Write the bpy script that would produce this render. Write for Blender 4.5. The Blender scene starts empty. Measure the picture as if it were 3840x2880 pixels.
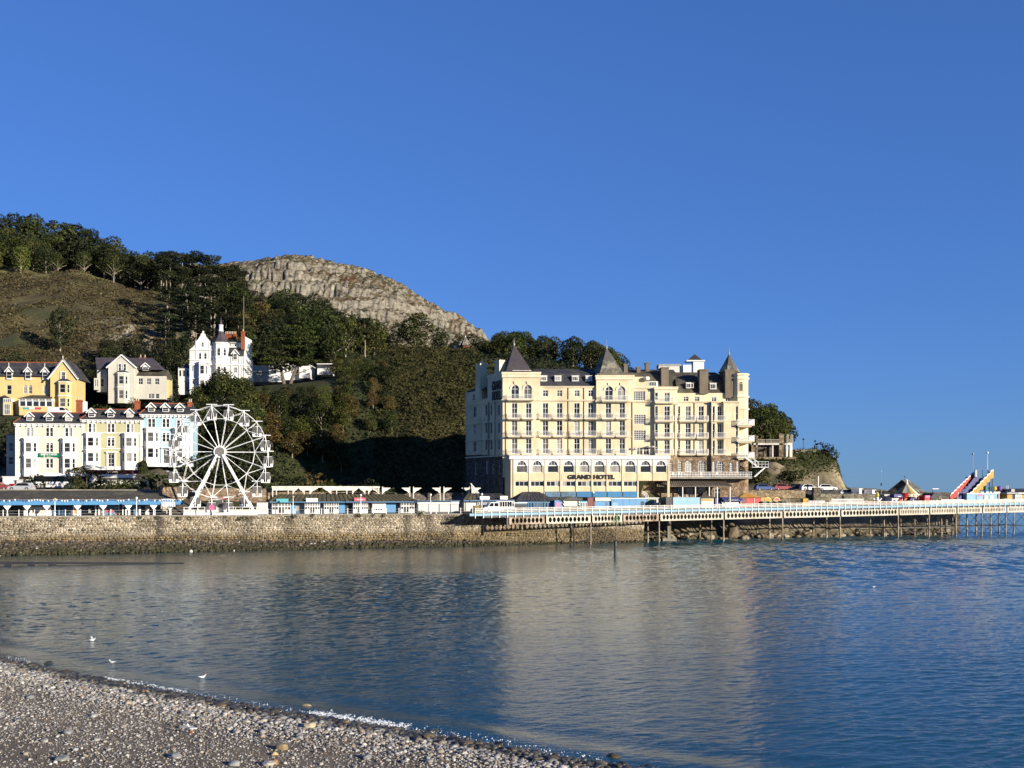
import bpy, math, random
import numpy as np
from mathutils import Matrix, Vector

R = math.radians
PI = math.pi
random.seed(7)
rng = np.random.default_rng(7)
sc = bpy.context.scene
col = sc.collection

# ------------------------------------------------------------------ camera, sky, sun, exposure
FPX = 4000.0      # focal length in photograph pixels (3840 wide)
CAMZ = 9.0        # eye height above the water
HOR = 1850.0      # row of the sea horizon
cam_d = bpy.data.cameras.new('camera')
cam = bpy.data.objects.new('camera', cam_d)
col.objects.link(cam)
cam.location = (0, 0, CAMZ)
cam.rotation_euler = (R(90), 0, 0)
cam_d.sensor_width = 36.0
cam_d.lens = 36.0 * FPX / 3840.0
cam_d.shift_y = (HOR - 1440.0) / 3840.0
cam_d.clip_start = 0.5
cam_d.clip_end = 40000.0
sc.camera = cam

SUN_AZ, SUN_EL = 51.0, 13.5     # degrees to the right of straight behind the camera; elevation
sdir = Vector((math.sin(R(SUN_AZ)) * math.cos(R(SUN_EL)), -math.cos(R(SUN_AZ)) * math.cos(R(SUN_EL)), math.sin(R(SUN_EL))))
world = bpy.data.worlds.new('World')
sc.world = world
world.use_nodes = True
wn = world.node_tree
for n in list(wn.nodes):
    wn.nodes.remove(n)
w_out = wn.nodes.new('ShaderNodeOutputWorld')
w_bg = wn.nodes.new('ShaderNodeBackground')
w_sky = wn.nodes.new('ShaderNodeTexSky')
w_sky.sky_type = 'NISHITA'
w_sky.sun_disc = False
w_sky.sun_elevation = R(SUN_EL)
w_sky.sun_rotation = math.atan2(sdir.x, sdir.y)
w_sky.altitude = 0
w_sky.air_density = 1.0
w_sky.dust_density = 0.0
w_sky.ozone_density = 3.0
w_gam = wn.nodes.new('ShaderNodeGamma')          # the camera's own tone curve and white balance, the same over the whole sky
w_gam.inputs['Gamma'].default_value = 0.61
w_mul = wn.nodes.new('ShaderNodeMix'); w_mul.data_type = 'RGBA'; w_mul.blend_type = 'MULTIPLY'
w_mul.inputs[0].default_value = 1.0
w_mul.inputs[7].default_value = (0.49, 0.935, 2.0, 1.0)
w_bg.inputs['Strength'].default_value = 0.068
wn.links.new(w_sky.outputs[0], w_gam.inputs['Color'])
wn.links.new(w_gam.outputs[0], w_mul.inputs[6])
wn.links.new(w_mul.outputs[2], w_bg.inputs[0])
wn.links.new(w_bg.outputs[0], w_out.inputs[0])

sun_d = bpy.data.lights.new('sun', 'SUN')
sun_d.energy = 5.0
sun_d.angle = R(0.5)
sun_d.color = (1.0, 0.91, 0.77)
sun = bpy.data.objects.new('sun', sun_d)
col.objects.link(sun)
sun.rotation_euler = (-sdir).to_track_quat('-Z', 'Y').to_euler()

sc.view_settings.view_transform = 'Standard'
sc.view_settings.look = 'None'
sc.view_settings.gamma = 1.0
sc.view_settings.use_curve_mapping = False
sc.view_settings.exposure = 0.95
sc.render.engine = 'CYCLES'
sc.cycles.max_bounces = 5
sc.cycles.diffuse_bounces = 2
sc.cycles.glossy_bounces = 3
sc.cycles.transparent_max_bounces = 8

# ------------------------------------------------------------------ helpers
def at(px, py, D):
    """World point seen at photograph pixel (px, py) when it stands D metres away."""
    return Vector(((px - 1920.0) * D / FPX, D, CAMZ + (HOR - py) * D / FPX))

def onz(px, py, z):
    D = (CAMZ - z) * FPX / (py - HOR)
    return at(px, py, D)

class MB:
    """Collects faces; build() links them as one mesh object."""
    def __init__(s):
        s.v = []; s.f = []; s.m = []; s.M = None
    def add(s, vs, fs, m=0):
        b = len(s.v)
        if s.M is not None:
            vs = [tuple(s.M @ Vector(p)) for p in vs]
        s.v += [tuple(p) for p in vs]
        s.f += [tuple(i + b for i in f) for f in fs]
        s.m += [m] * len(fs)
        return s
    def poly(s, pts, m=0):
        return s.add(pts, [tuple(range(len(pts)))], m)
    def box(s, x0, y0, z0, x1, y1, z1, m=0):
        return s.add([(x0,y0,z0),(x1,y0,z0),(x1,y1,z0),(x0,y1,z0),(x0,y0,z1),(x1,y0,z1),(x1,y1,z1),(x0,y1,z1)],
                     [(3,2,1,0),(4,5,6,7),(0,1,5,4),(1,2,6,5),(2,3,7,6),(3,0,4,7)], m)
    def prism_y(s, pts, y0, y1, m=0):
        """Polygon of (x, z) extruded along y."""
        n = len(pts)
        v = [(x, y0, z) for x, z in pts] + [(x, y1, z) for x, z in pts]
        f = [tuple(range(n)), tuple(range(2*n-1, n-1, -1))]
        f += [((i+1) % n, i, i+n, (i+1) % n + n) for i in range(n)]
        return s.add(v, f, m)
    def prism_z(s, pts, z0, z1, m=0, cap=True):
        n = len(pts)
        v = [(x, y, z0) for x, y in pts] + [(x, y, z1) for x, y in pts]
        f = [(i, (i+1) % n, (i+1) % n + n, i+n) for i in range(n)]
        if cap:
            f += [tuple(range(n-1, -1, -1)), tuple(range(n, 2*n))]
        return s.add(v, f, m)
    def prism_x(s, pts, x0, x1, m=0):
        """Polygon of (y, z) extruded along x."""
        n = len(pts)
        v = [(x0, y, z) for y, z in pts] + [(x1, y, z) for y, z in pts]
        f = [tuple(range(n-1, -1, -1)), tuple(range(n, 2*n))]
        f += [(i, (i+1) % n, (i+1) % n + n, i+n) for i in range(n)]
        return s.add(v, f, m)
    def tube(s, a, b, r, n=6, r1=None, m=0, cap=True):
        a = Vector(a); b = Vector(b); d = (b - a)
        if d.length < 1e-6:
            return s
        d.normalize()
        u = d.orthogonal().normalized(); w = d.cross(u)
        r1 = r if r1 is None else r1
        v = []
        for p, q in ((a, r), (b, r1)):
            for i in range(n):
                t = 2*PI*i/n
                v.append(tuple(p + (u*math.cos(t) + w*math.sin(t))*q))
        f = [(i, (i+1) % n, (i+1) % n + n, i+n) for i in range(n)]
        if cap:
            f += [tuple(range(n-1, -1, -1)), tuple(range(n, 2*n))]
        return s.add(v, f, m)
    def bar(s, a, b, w, h, m=0):
        """Rectangular bar from a to b (w across, h up)."""
        a = Vector(a); b = Vector(b); d = (b-a).normalized()
        up = Vector((0,0,1)) if abs(d.z) < 0.98 else Vector((0,1,0))
        x = d.cross(up).normalized(); z = x.cross(d)
        v = []
        for p in (a, b):
            for sx, sz in ((-1,-1),(1,-1),(1,1),(-1,1)):
                v.append(tuple(p + x*sx*w/2 + z*sz*h/2))
        return s.add(v, [(0,1,5,4),(1,2,6,5),(2,3,7,6),(3,0,4,7),(3,2,1,0),(4,5,6,7)], m)
    def lathe(s, cx, cy, prof, n=10, m=0, ph=0.0):
        v = []; f = []
        for r, z in prof:
            for i in range(n):
                t = 2*PI*i/n + ph
                v.append((cx + r*math.cos(t), cy + r*math.sin(t), z))
        for k in range(len(prof)-1):
            for i in range(n):
                j = (i+1) % n
                f.append((k*n+i, k*n+j, (k+1)*n+j, (k+1)*n+i))
        f.append(tuple(range(n-1, -1, -1)))
        f.append(tuple(range((len(prof)-1)*n, len(prof)*n)))
        return s.add(v, f, m)
    def cone(s, base, apex, m=0):
        """Pyramid over a polygon base of 3D points."""
        n = len(base)
        return s.add(list(base) + [apex], [(i, (i+1) % n, n) for i in range(n)] + [tuple(range(n-1, -1, -1))], m)
    def wall(s, x0, x1, z0, z1, holes=(), y=0.0, dep=0.22, m=0):
        """A wall face with real openings; a hole is (x0, x1, z0, z1[, arch])."""
        xs = sorted({x0, x1} | {min(max(v, x0), x1) for h in holes for v in h[:2]})
        zs = sorted({z0, z1} | {min(max(v, z0), z1) for h in holes for v in h[2:4]})
        for i in range(len(xs)-1):
            run = None
            for k in range(len(zs)-1):
                cx = (xs[i]+xs[i+1])/2; cz = (zs[k]+zs[k+1])/2
                inside = any(h[0] < cx < h[1] and h[2] < cz < h[3] for h in holes)
                if not inside:
                    run = [zs[k], zs[k+1]] if run is None else [run[0], zs[k+1]]
                if (inside or k == len(zs)-2) and run is not None:
                    s.poly([(xs[i], y, run[0]), (xs[i+1], y, run[0]), (xs[i+1], y, run[1]), (xs[i], y, run[1])], m)
                    run = None
        for h in holes:
            a, b, c, d = h[:4]
            top = d
            if len(h) > 4 and h[4]:
                r = (b-a)/2; cx = (a+b)/2; zc = d - r; top = zc
                N = 8
                arc = [(cx - r*math.cos(PI*i/N), zc + r*math.sin(PI*i/N)) for i in range(N+1)]
                for i in range(N):
                    p, q = arc[i], arc[i+1]
                    s.poly([(p[0], y, p[1]), (q[0], y, q[1]), (q[0], y, d), (p[0], y, d)], m)
                    s.poly([(p[0], y, p[1]), (p[0], y+dep, p[1]), (q[0], y+dep, q[1]), (q[0], y, q[1])], m)
            else:
                s.poly([(a, y, d), (a, y+dep, d), (b, y+dep, d), (b, y, d)], m)
            s.poly([(a, y, c), (b, y, c), (b, y+dep, c), (a, y+dep, c)], m)
            s.poly([(a, y, c), (a, y+dep, c), (a, y+dep, top), (a, y, top)], m)
            s.poly([(b, y, top), (b, y+dep, top), (b, y+dep, c), (b, y, c)], m)
        return s
    def mesh(s, name, mats, smooth=False):
        me = bpy.data.meshes.new(name)
        me.from_pydata(s.v, [], s.f)
        for mt in (mats if isinstance(mats, (list, tuple)) else [mats]):
            me.materials.append(MAT[mt] if isinstance(mt, str) else mt)
        if any(s.m):
            me.polygons.foreach_set('material_index', s.m)
        if smooth:
            me.polygons.foreach_set('use_smooth', [True]*len(me.polygons))
        me.update()
        return me
    def build(s, name, mats, parent=None, loc=(0,0,0), rz=0.0, smooth=False, **kw):
        return inst(name, s.mesh(name, mats, smooth), parent, loc, rz, **kw)

def inst(name, me, parent=None, loc=(0,0,0), rz=0.0, label=None, cat=None, group=None, kind=None, scale=None):
    o = bpy.data.objects.new(name, me)
    col.objects.link(o)
    o.location = loc
    o.rotation_euler = (0, 0, rz)
    if scale is not None:
        o.scale = scale if hasattr(scale, '__len__') else (scale,)*3
    if parent is not None:
        o.parent = parent
    return tag(o, label, cat, group, kind)

def tag(o, label=None, cat=None, group=None, kind=None):
    if label: o['label'] = label
    if cat: o['category'] = cat
    if group: o['group'] = group
    if kind: o['kind'] = kind
    return o

def thing(name, label, cat, loc=(0,0,0), rz=0.0, group=None):
    return inst(name, None, None, loc, rz, label, cat, group)

def copy_tree(o, parent=None):
    c = o.copy(); col.objects.link(c); c.parent = parent
    for ch in o.children:
        copy_tree(ch, c)
    return c

def np_mesh(name, V, F, mats, colors=None, smooth=False, attr='tone'):
    """Mesh from numpy vertices and triangles/quads (all faces alike), optional per-face-corner colour."""
    me = bpy.data.meshes.new(name)
    n = F.shape[1]
    me.vertices.add(len(V)); me.vertices.foreach_set('co', np.ascontiguousarray(V, np.float32).ravel())
    me.loops.add(F.size); me.loops.foreach_set('vertex_index', np.ascontiguousarray(F, np.int32).ravel())
    me.polygons.add(len(F))
    me.polygons.foreach_set('loop_start', np.arange(0, F.size, n, dtype=np.int32))
    me.polygons.foreach_set('loop_total', np.full(len(F), n, np.int32))
    if smooth:
        me.polygons.foreach_set('use_smooth', np.ones(len(F), bool))
    for mt in (mats if isinstance(mats, (list, tuple)) else [mats]):
        me.materials.append(MAT[mt] if isinstance(mt, str) else mt)
    if colors is not None:
        a = me.attributes.new(attr, 'FLOAT_COLOR', 'POINT')
        c = np.ones((len(V), 4), np.float32); c[:, :colors.shape[1]] = colors
        a.data.foreach_set('color', c.ravel())
    me.update(calc_edges=True)
    return me

# value noise on numpy arrays ------------------------------------------------
def _h(ix, iy, iz, seed):
    n = (ix.astype(np.int64)*374761393 + iy.astype(np.int64)*668265263 + iz.astype(np.int64)*2147483647 + seed*974711) & 0xFFFFFFFF
    n = ((n ^ (n >> 13)) * 1274126177) & 0xFFFFFFFF
    n = (n ^ (n >> 16)) & 0xFFFF
    return n / 32767.5 - 1.0
def vnoise(x, y, z=None, seed=0):
    x = np.asarray(x, float); y = np.asarray(y, float)
    z = np.zeros_like(x) if z is None else np.asarray(z, float)
    ix, iy, iz = np.floor(x), np.floor(y), np.floor(z)
    fx, fy, fz = x-ix, y-iy, z-iz
    u, v, w = fx*fx*(3-2*fx), fy*fy*(3-2*fy), fz*fz*(3-2*fz)
    r = 0
    for a in (0, 1):
        for b in (0, 1):
            for c in (0, 1):
                r = r + _h(ix+a, iy+b, iz+c, seed)*(u if a else 1-u)*(v if b else 1-v)*(w if c else 1-w)
    return r
def fbm(x, y, z=None, oct=4, seed=0):
    r = 0; a = 1.0; k = 1.0
    for i in range(oct):
        r = r + a*vnoise(x*k, y*k, None if z is None else z*k, seed+i)
        a *= 0.5; k *= 2.03
    return r

# ------------------------------------------------------------------ materials
MAT = {}
def nodes_of(name):
    m = bpy.data.materials.new(name); m.use_nodes = True
    MAT[name] = m
    t = m.node_tree
    b = next(n for n in t.nodes if n.type == 'BSDF_PRINCIPLED')
    return m, t, b
def N(t, kind, **kw):
    n = t.nodes.new(kind)
    for k, v in kw.items():
        setattr(n, k, v)
    return n
def rgba(c):
    return (c[0], c[1], c[2], 1.0)
def noise(t, coord, scale, detail=4, rough=0.6, dist=0.0):
    n = N(t, 'ShaderNodeTexNoise')
    n.inputs['Scale'].default_value = scale
    n.inputs['Detail'].default_value = detail
    n.inputs['Roughness'].default_value = rough
    n.inputs['Distortion'].default_value = dist
    t.links.new(coord, n.inputs['Vector'])
    return n
def mapping(t, scale, rot=(0,0,0), src='Position'):
    if src == 'Position':
        g = N(t, 'ShaderNodeNewGeometry'); o = g.outputs['Position']
    else:
        g = N(t, 'ShaderNodeTexCoord'); o = g.outputs[src]
    mp = N(t, 'ShaderNodeMapping')
    mp.inputs['Scale'].default_value = scale
    mp.inputs['Rotation'].default_value = rot
    t.links.new(o, mp.inputs['Vector'])
    return mp.outputs[0]
def ramp(t, fac, stops):
    r = N(t, 'ShaderNodeValToRGB')
    e = r.color_ramp.elements
    while len(e) < len(stops):
        e.new(0.5)
    for el, (p, c) in zip(e, stops):
        el.position = p; el.color = rgba(c)
    t.links.new(fac, r.inputs[0])
    return r.outputs[0]
def mix(t, fac, a, b, mode='MIX'):
    m = N(t, 'ShaderNodeMix', data_type='RGBA', blend_type=mode)
    if isinstance(fac, (int, float)): m.inputs[0].default_value = fac
    else: t.links.new(fac, m.inputs[0])
    for i, v in ((6, a), (7, b)):
        if isinstance(v, tuple): m.inputs[i].default_value = rgba(v)
        else: t.links.new(v, m.inputs[i])
    return m.outputs[2]
def bump(t, b, h, strength, dist=0.1):
    n = N(t, 'ShaderNodeBump')
    n.inputs['Strength'].default_value = strength
    n.inputs['Distance'].default_value = dist
    t.links.new(h, n.inputs['Height'])
    t.links.new(n.outputs[0], b.inputs['Normal'])

def paint(name, c, rough=0.6, stain=0.25, scale=0.8, streak=True, metal=0.0, bmp=0.0, spec=0.3):
    """Painted or rendered surface with weathering blotches and rain streaks."""
    m, t, b = nodes_of(name)
    v = mapping(t, (scale, scale, scale*(0.18 if streak else 1.0)))
    n1 = noise(t, v, 1.6, 5, 0.65)
    v2 = mapping(t, (scale*0.35,)*3)
    n2 = noise(t, v2, 1.0, 3)
    f = N(t, 'ShaderNodeMath', operation='MULTIPLY'); t.links.new(n1.outputs[0], f.inputs[0]); t.links.new(n2.outputs[0], f.inputs[1])
    dark = (c[0]*(1-stain*1.1), c[1]*(1-stain*1.2), c[2]*(1-stain*1.35))
    cc = ramp(t, f.outputs[0], [(0.1, dark), (0.32, c)])
    t.links.new(cc, b.inputs['Base Color'])
    b.inputs['Roughness'].default_value = rough
    b.inputs['Metallic'].default_value = metal
    b.inputs['Specular IOR Level'].default_value = spec
    if bmp:
        nb = noise(t, mapping(t, (6,6,6)), 1.0, 4)
        bump(t, b, nb.outputs[0], bmp, 0.03)
    return m

paint('cream', (0.63, 0.535, 0.35), stain=0.28, bmp=0.12)
paint('cream_trim', (0.65, 0.56, 0.385), stain=0.22)
paint('annex_cream', (0.61, 0.505, 0.31), stain=0.2)
paint('white', (0.651, 0.642, 0.607), stain=0.16)
paint('white_dirty', (0.59, 0.566, 0.5), stain=0.35)
paint('white_metal', (0.688, 0.688, 0.671), rough=0.35, stain=0.06, streak=False)
paint('pale_cream', (0.57, 0.51, 0.38), stain=0.10)
paint('buff', (0.385, 0.365, 0.215), stain=0.12)
paint('pale_blue', (0.3, 0.44, 0.49), stain=0.10)
paint('yellow_wall', (0.52, 0.39, 0.165), stain=0.14)
paint('grey_render', (0.44, 0.42, 0.35), stain=0.16)
paint('blue', (0.056, 0.186, 0.347), rough=0.5, stain=0.14)
paint('blue_faded', (0.119, 0.196, 0.28), rough=0.6, stain=0.5, streak=False)
paint('light_blue', (0.162, 0.3, 0.396), rough=0.5, stain=0.16)
paint('dark_blue', (0.035, 0.098, 0.182), rough=0.5, stain=0.2)
paint('navy', (0.04, 0.05, 0.15), rough=0.5, stain=0.2)
paint('teal', (0.06, 0.288, 0.312), rough=0.5, stain=0.1)
paint('pink_red', (0.422, 0.062, 0.087), rough=0.5, stain=0.15)
paint('pink', (0.496, 0.136, 0.26), rough=0.5, stain=0.1)
paint('red', (0.341, 0.019, 0.019), rough=0.5, stain=0.15)
paint('dark_red', (0.12, 0.015, 0.02), rough=0.5, stain=0.2)
paint('orange', (0.45, 0.18, 0.018), rough=0.6, stain=0.15)
paint('golden', (0.372, 0.228, 0.06), rough=0.7, stain=0.2)
paint('yellow', (0.446, 0.322, 0.05), rough=0.5, stain=0.15)
paint('green', (0.028, 0.154, 0.056), rough=0.5, stain=0.15)
paint('sign_green', (0.0, 0.144, 0.064), rough=0.4, stain=0.1)
paint('olive_panel', (0.14, 0.18, 0.1), rough=0.6, stain=0.2)
paint('purple', (0.154, 0.056, 0.21), rough=0.5, stain=0.1)
paint('black', (0.012, 0.012, 0.013), rough=0.5, stain=0.2)
paint('letter', (0.02, 0.02, 0.025), rough=0.5, stain=0.3)
paint('dark_metal', (0.025, 0.025, 0.028), rough=0.45, stain=0.3)
paint('grey_metal', (0.28, 0.28, 0.27), rough=0.45, stain=0.2)
paint('hub_grey', (0.12, 0.115, 0.105), rough=0.6, stain=0.15)
paint('rust_iron', (0.3, 0.25, 0.19), rough=0.8, stain=0.7, scale=1.6)
paint('girder', (0.488, 0.444, 0.355), rough=0.7, stain=0.35, scale=0.7)
paint('girder_rust', (0.36, 0.288, 0.223), rough=0.8, stain=0.75, scale=1.3)
paint('drain_pipe', (0.2, 0.16, 0.12), rough=0.6, stain=0.2)
paint('curtain', (0.496, 0.48, 0.44), rough=0.9, stain=0.2, scale=3)
paint('timber_red', (0.11, 0.035, 0.022), rough=0.8, stain=0.4, scale=3)
paint('deck_brown', (0.09, 0.04, 0.03), rough=0.8, stain=0.4, scale=2)
paint('timber_grey', (0.184, 0.16, 0.12), rough=0.9, stain=0.6, scale=1.5)
paint('terracotta', (0.255, 0.075, 0.034), rough=0.85, stain=0.4, scale=2)
paint('pot', (0.42, 0.35, 0.252), rough=0.8, stain=0.2)
paint('concrete', (0.252, 0.231, 0.189), rough=0.9, stain=0.45, bmp=0.2)
paint('render_brown', (0.16, 0.132, 0.096), rough=0.9, stain=0.35, bmp=0.2)
paint('tarmac', (0.055, 0.053, 0.05), rough=0.9, stain=0.25, streak=False)
paint('paving', (0.224, 0.2, 0.168), rough=0.9, stain=0.3, streak=False)
paint('canvas_white', (0.663, 0.654, 0.612), rough=0.9, stain=0.1)
paint('tyre', (0.02, 0.02, 0.02), rough=0.9, stain=0.2)
paint('car_silver', (0.35, 0.37, 0.38), rough=0.25, stain=0.05, spec=0.6)
paint('car_white', (0.637, 0.637, 0.62), rough=0.25, stain=0.05, spec=0.6)
paint('car_dark', (0.03, 0.032, 0.04), rough=0.25, stain=0.05, spec=0.6)
paint('car_blue', (0.06, 0.09, 0.22), rough=0.25, stain=0.05, spec=0.6)
paint('car_red', (0.25, 0.04, 0.04), rough=0.3, stain=0.05, spec=0.6)
paint('feather_white', (0.64, 0.64, 0.624), rough=0.9, stain=0.05, scale=20)
paint('feather_grey', (0.36, 0.38, 0.4), rough=0.9, stain=0.1, scale=20)
paint('beak', (0.5, 0.12, 0.03), rough=0.6, stain=0.1)
paint('lamp_globe', (0.64, 0.624, 0.56), rough=0.3, stain=0.1)
paint('brass', (0.385, 0.315, 0.175), rough=0.4, stain=0.2)

def glass(name, c, rough=0.08, spec=0.5):
    m, t, b = nodes_of(name)
    n = noise(t, mapping(t, (0.9, 0.9, 0.5)), 1.0, 3)
    cc = ramp(t, n.outputs[0], [(0.35, (c[0]*0.5, c[1]*0.5, c[2]*0.5)), (0.65, c)])
    t.links.new(cc, b.inputs['Base Color'])
    b.inputs['Roughness'].default_value = rough
    b.inputs['Specular IOR Level'].default_value = spec
    return m
glass('glass', (0.028, 0.03, 0.033))
glass('glass_mid', (0.12, 0.115, 0.105), 0.12, 0.4)
glass('glass_pale', (0.38, 0.36, 0.32), 0.2, 0.4)
glass('glass_dark', (0.010, 0.010, 0.012), 0.10, 0.3)

def slate(name, c, scale=2.2, lichen=(0.16, 0.14, 0.08), amt=0.3):
    m, t, b = nodes_of(name)
    v = mapping(t, (scale, scale, scale), src='Object')
    br = N(t, 'ShaderNodeTexBrick')
    br.inputs['Scale'].default_value = 1.0
    br.inputs['Color1'].default_value = rgba(c)
    br.inputs['Color2'].default_value = rgba(tuple(x*1.5 for x in c))
    br.inputs['Mortar'].default_value = rgba(tuple(x*0.45 for x in c))
    br.inputs['Mortar Size'].default_value = 0.02
    sw = N(t, 'ShaderNodeSeparateXYZ'); t.links.new(v, sw.inputs[0])
    cb = N(t, 'ShaderNodeCombineXYZ'); t.links.new(sw.outputs[0], cb.inputs[0]); t.links.new(sw.outputs[2], cb.inputs[1])
    t.links.new(cb.outputs[0], br.inputs['Vector'])
    n = noise(t, mapping(t, (0.5, 0.5, 0.5)), 1.0, 5, 0.7)
    f = ramp(t, n.outputs[0], [(0.5, (0,0,0)), (0.62, (1,1,1))])
    f2 = N(t, 'ShaderNodeMath', operation='MULTIPLY'); f2.inputs[1].default_value = amt
    t.links.new(f, f2.inputs[0])
    cc = mix(t, f2.outputs[0], br.outputs[0], lichen)
    t.links.new(cc, b.inputs['Base Color'])
    b.inputs['Roughness'].default_value = 0.75
    b.inputs['Specular IOR Level'].default_value = 0.2
    bump(t, b, br.outputs['Fac'], 0.3, 0.02)
slate('slate', (0.032, 0.032, 0.038))
slate('slate_purple', (0.050, 0.042, 0.048), amt=0.1)
slate('slate_lichen_or_lit', (0.085, 0.08, 0.065), lichen=(0.30, 0.27, 0.19), amt=0.8)
slate('slate_old', (0.055, 0.048, 0.036), lichen=(0.13, 0.12, 0.07), amt=0.6)
slate('moss_roof', (0.07, 0.06, 0.03), lichen=(0.13, 0.11, 0.045), amt=0.8)

def tone_mat(name, rough=0.9, mul=(1,1,1), spec=0.2, nscale=6.0, namt=0.5, bmp=0.4, wet=None, src='Position', rnd=0.0):
    """Base colour from the mesh's own tone attribute (each stone its own colour) with fine grain on top."""
    m, t, b = nodes_of(name)
    a = N(t, 'ShaderNodeAttribute', attribute_name='tone')
    n = noise(t, mapping(t, (nscale,)*3, src=src), 1.0, 5, 0.65)
    g = ramp(t, n.outputs[0], [(0.3, (1-namt,)*3), (0.7, (1+namt*0.4,)*3)])
    c = mix(t, 1.0, a.outputs['Color'], g, 'MULTIPLY')
    c = mix(t, 1.0, c, mul, 'MULTIPLY')
    if rnd:
        oi = N(t, 'ShaderNodeObjectInfo')
        rr = ramp(t, oi.outputs['Random'], [(0.0, (1-rnd,)*3), (1.0, (1+rnd,)*3)])
        c = mix(t, 1.0, c, rr, 'MULTIPLY')
    t.links.new(c, b.inputs['Base Color'])
    if wet:
        rl = N(t, 'ShaderNodeMapRange'); t.links.new(a.outputs['Alpha'], rl.inputs[0])
        rl.inputs[3].default_value = rough; rl.inputs[4].default_value = wet
        t.links.new(rl.outputs[0], b.inputs['Roughness'])
    else:
        b.inputs['Roughness'].default_value = rough
    b.inputs['Specular IOR Level'].default_value = spec
    if bmp:
        bump(t, b, n.outputs[0], bmp, 0.05)
    return m
tone_mat('wall_stone', mul=(0.86,0.855,0.84), nscale=3.0, namt=0.38, bmp=0.6, src='Position')
tone_mat('pebble', mul=(0.82,0.80,0.76), nscale=18.0, namt=0.25, bmp=0.2, spec=0.35, rough=0.8, wet=0.3)
tone_mat('rubble', nscale=5.0, namt=0.6, bmp=0.6)

def plain_stone(name, c1, c2, c3, scale=1.2, bmp=0.8):
    """Rough masonry seen from far: cells with recessed joints."""
    m, t, b = nodes_of(name)
    v = mapping(t, (scale, scale, scale*1.7))
    vo = N(t, 'ShaderNodeTexVoronoi'); vo.inputs['Scale'].default_value = 1.0
    t.links.new(v, vo.inputs['Vector'])
    ve = N(t, 'ShaderNodeTexVoronoi', feature='DISTANCE_TO_EDGE'); ve.inputs['Scale'].default_value = 1.0
    t.links.new(v, ve.inputs['Vector'])
    sx = N(t, 'ShaderNodeSeparateColor'); t.links.new(vo.outputs['Color'], sx.inputs[0])
    cc = ramp(t, sx.outputs[0], [(0.0, c1), (0.5, c2), (1.0, c3)])
    e = ramp(t, ve.outputs['Distance'], [(0.0, (0.35,)*3), (0.09, (1,1,1))])
    cc = mix(t, 1.0, cc, e, 'MULTIPLY')
    n = noise(t, mapping(t, (0.8,)*3), 1.0, 5)
    g = ramp(t, n.outputs[0], [(0.3, (0.6,)*3), (0.65, (1.1,)*3)])
    cc = mix(t, 1.0, cc, g, 'MULTIPLY')
    t.links.new(cc, b.inputs['Base Color'])
    b.inputs['Roughness'].default_value = 0.92
    b.inputs['Specular IOR Level'].default_value = 0.15
    bump(t, b, ve.outputs['Distance'], bmp, 0.15)
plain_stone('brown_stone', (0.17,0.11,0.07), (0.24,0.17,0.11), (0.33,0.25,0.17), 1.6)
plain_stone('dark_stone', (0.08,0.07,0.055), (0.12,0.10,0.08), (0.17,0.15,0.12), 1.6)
plain_stone('tan_stone', (0.16,0.12,0.07), (0.22,0.17,0.105), (0.29,0.225,0.14), 0.9)
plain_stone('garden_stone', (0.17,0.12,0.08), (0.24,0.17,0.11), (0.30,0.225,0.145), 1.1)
plain_stone('grey_stone', (0.12,0.105,0.08), (0.165,0.145,0.11), (0.225,0.20,0.15), 1.1)

def stripes(name, c1, c2, scale, rough=0.8):
    m, t, b = nodes_of(name)
    w = N(t, 'ShaderNodeTexWave', wave_type='BANDS', bands_direction='X')
    w.inputs['Scale'].default_value = scale
    t.links.new(mapping(t, (1,1,1), src='Object'), w.inputs['Vector'])
    cc = ramp(t, w.outputs['Fac'], [(0.48, c1), (0.52, c2)])
    t.links.new(cc, b.inputs['Base Color']); b.inputs['Roughness'].default_value = rough
stripes('awning_stripe', (0.75,0.75,0.72), (0.16,0.18,0.2), 1.1)
stripes('shutter', (0.42,0.41,0.39), (0.30,0.29,0.28), 3.0, 0.5)

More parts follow.
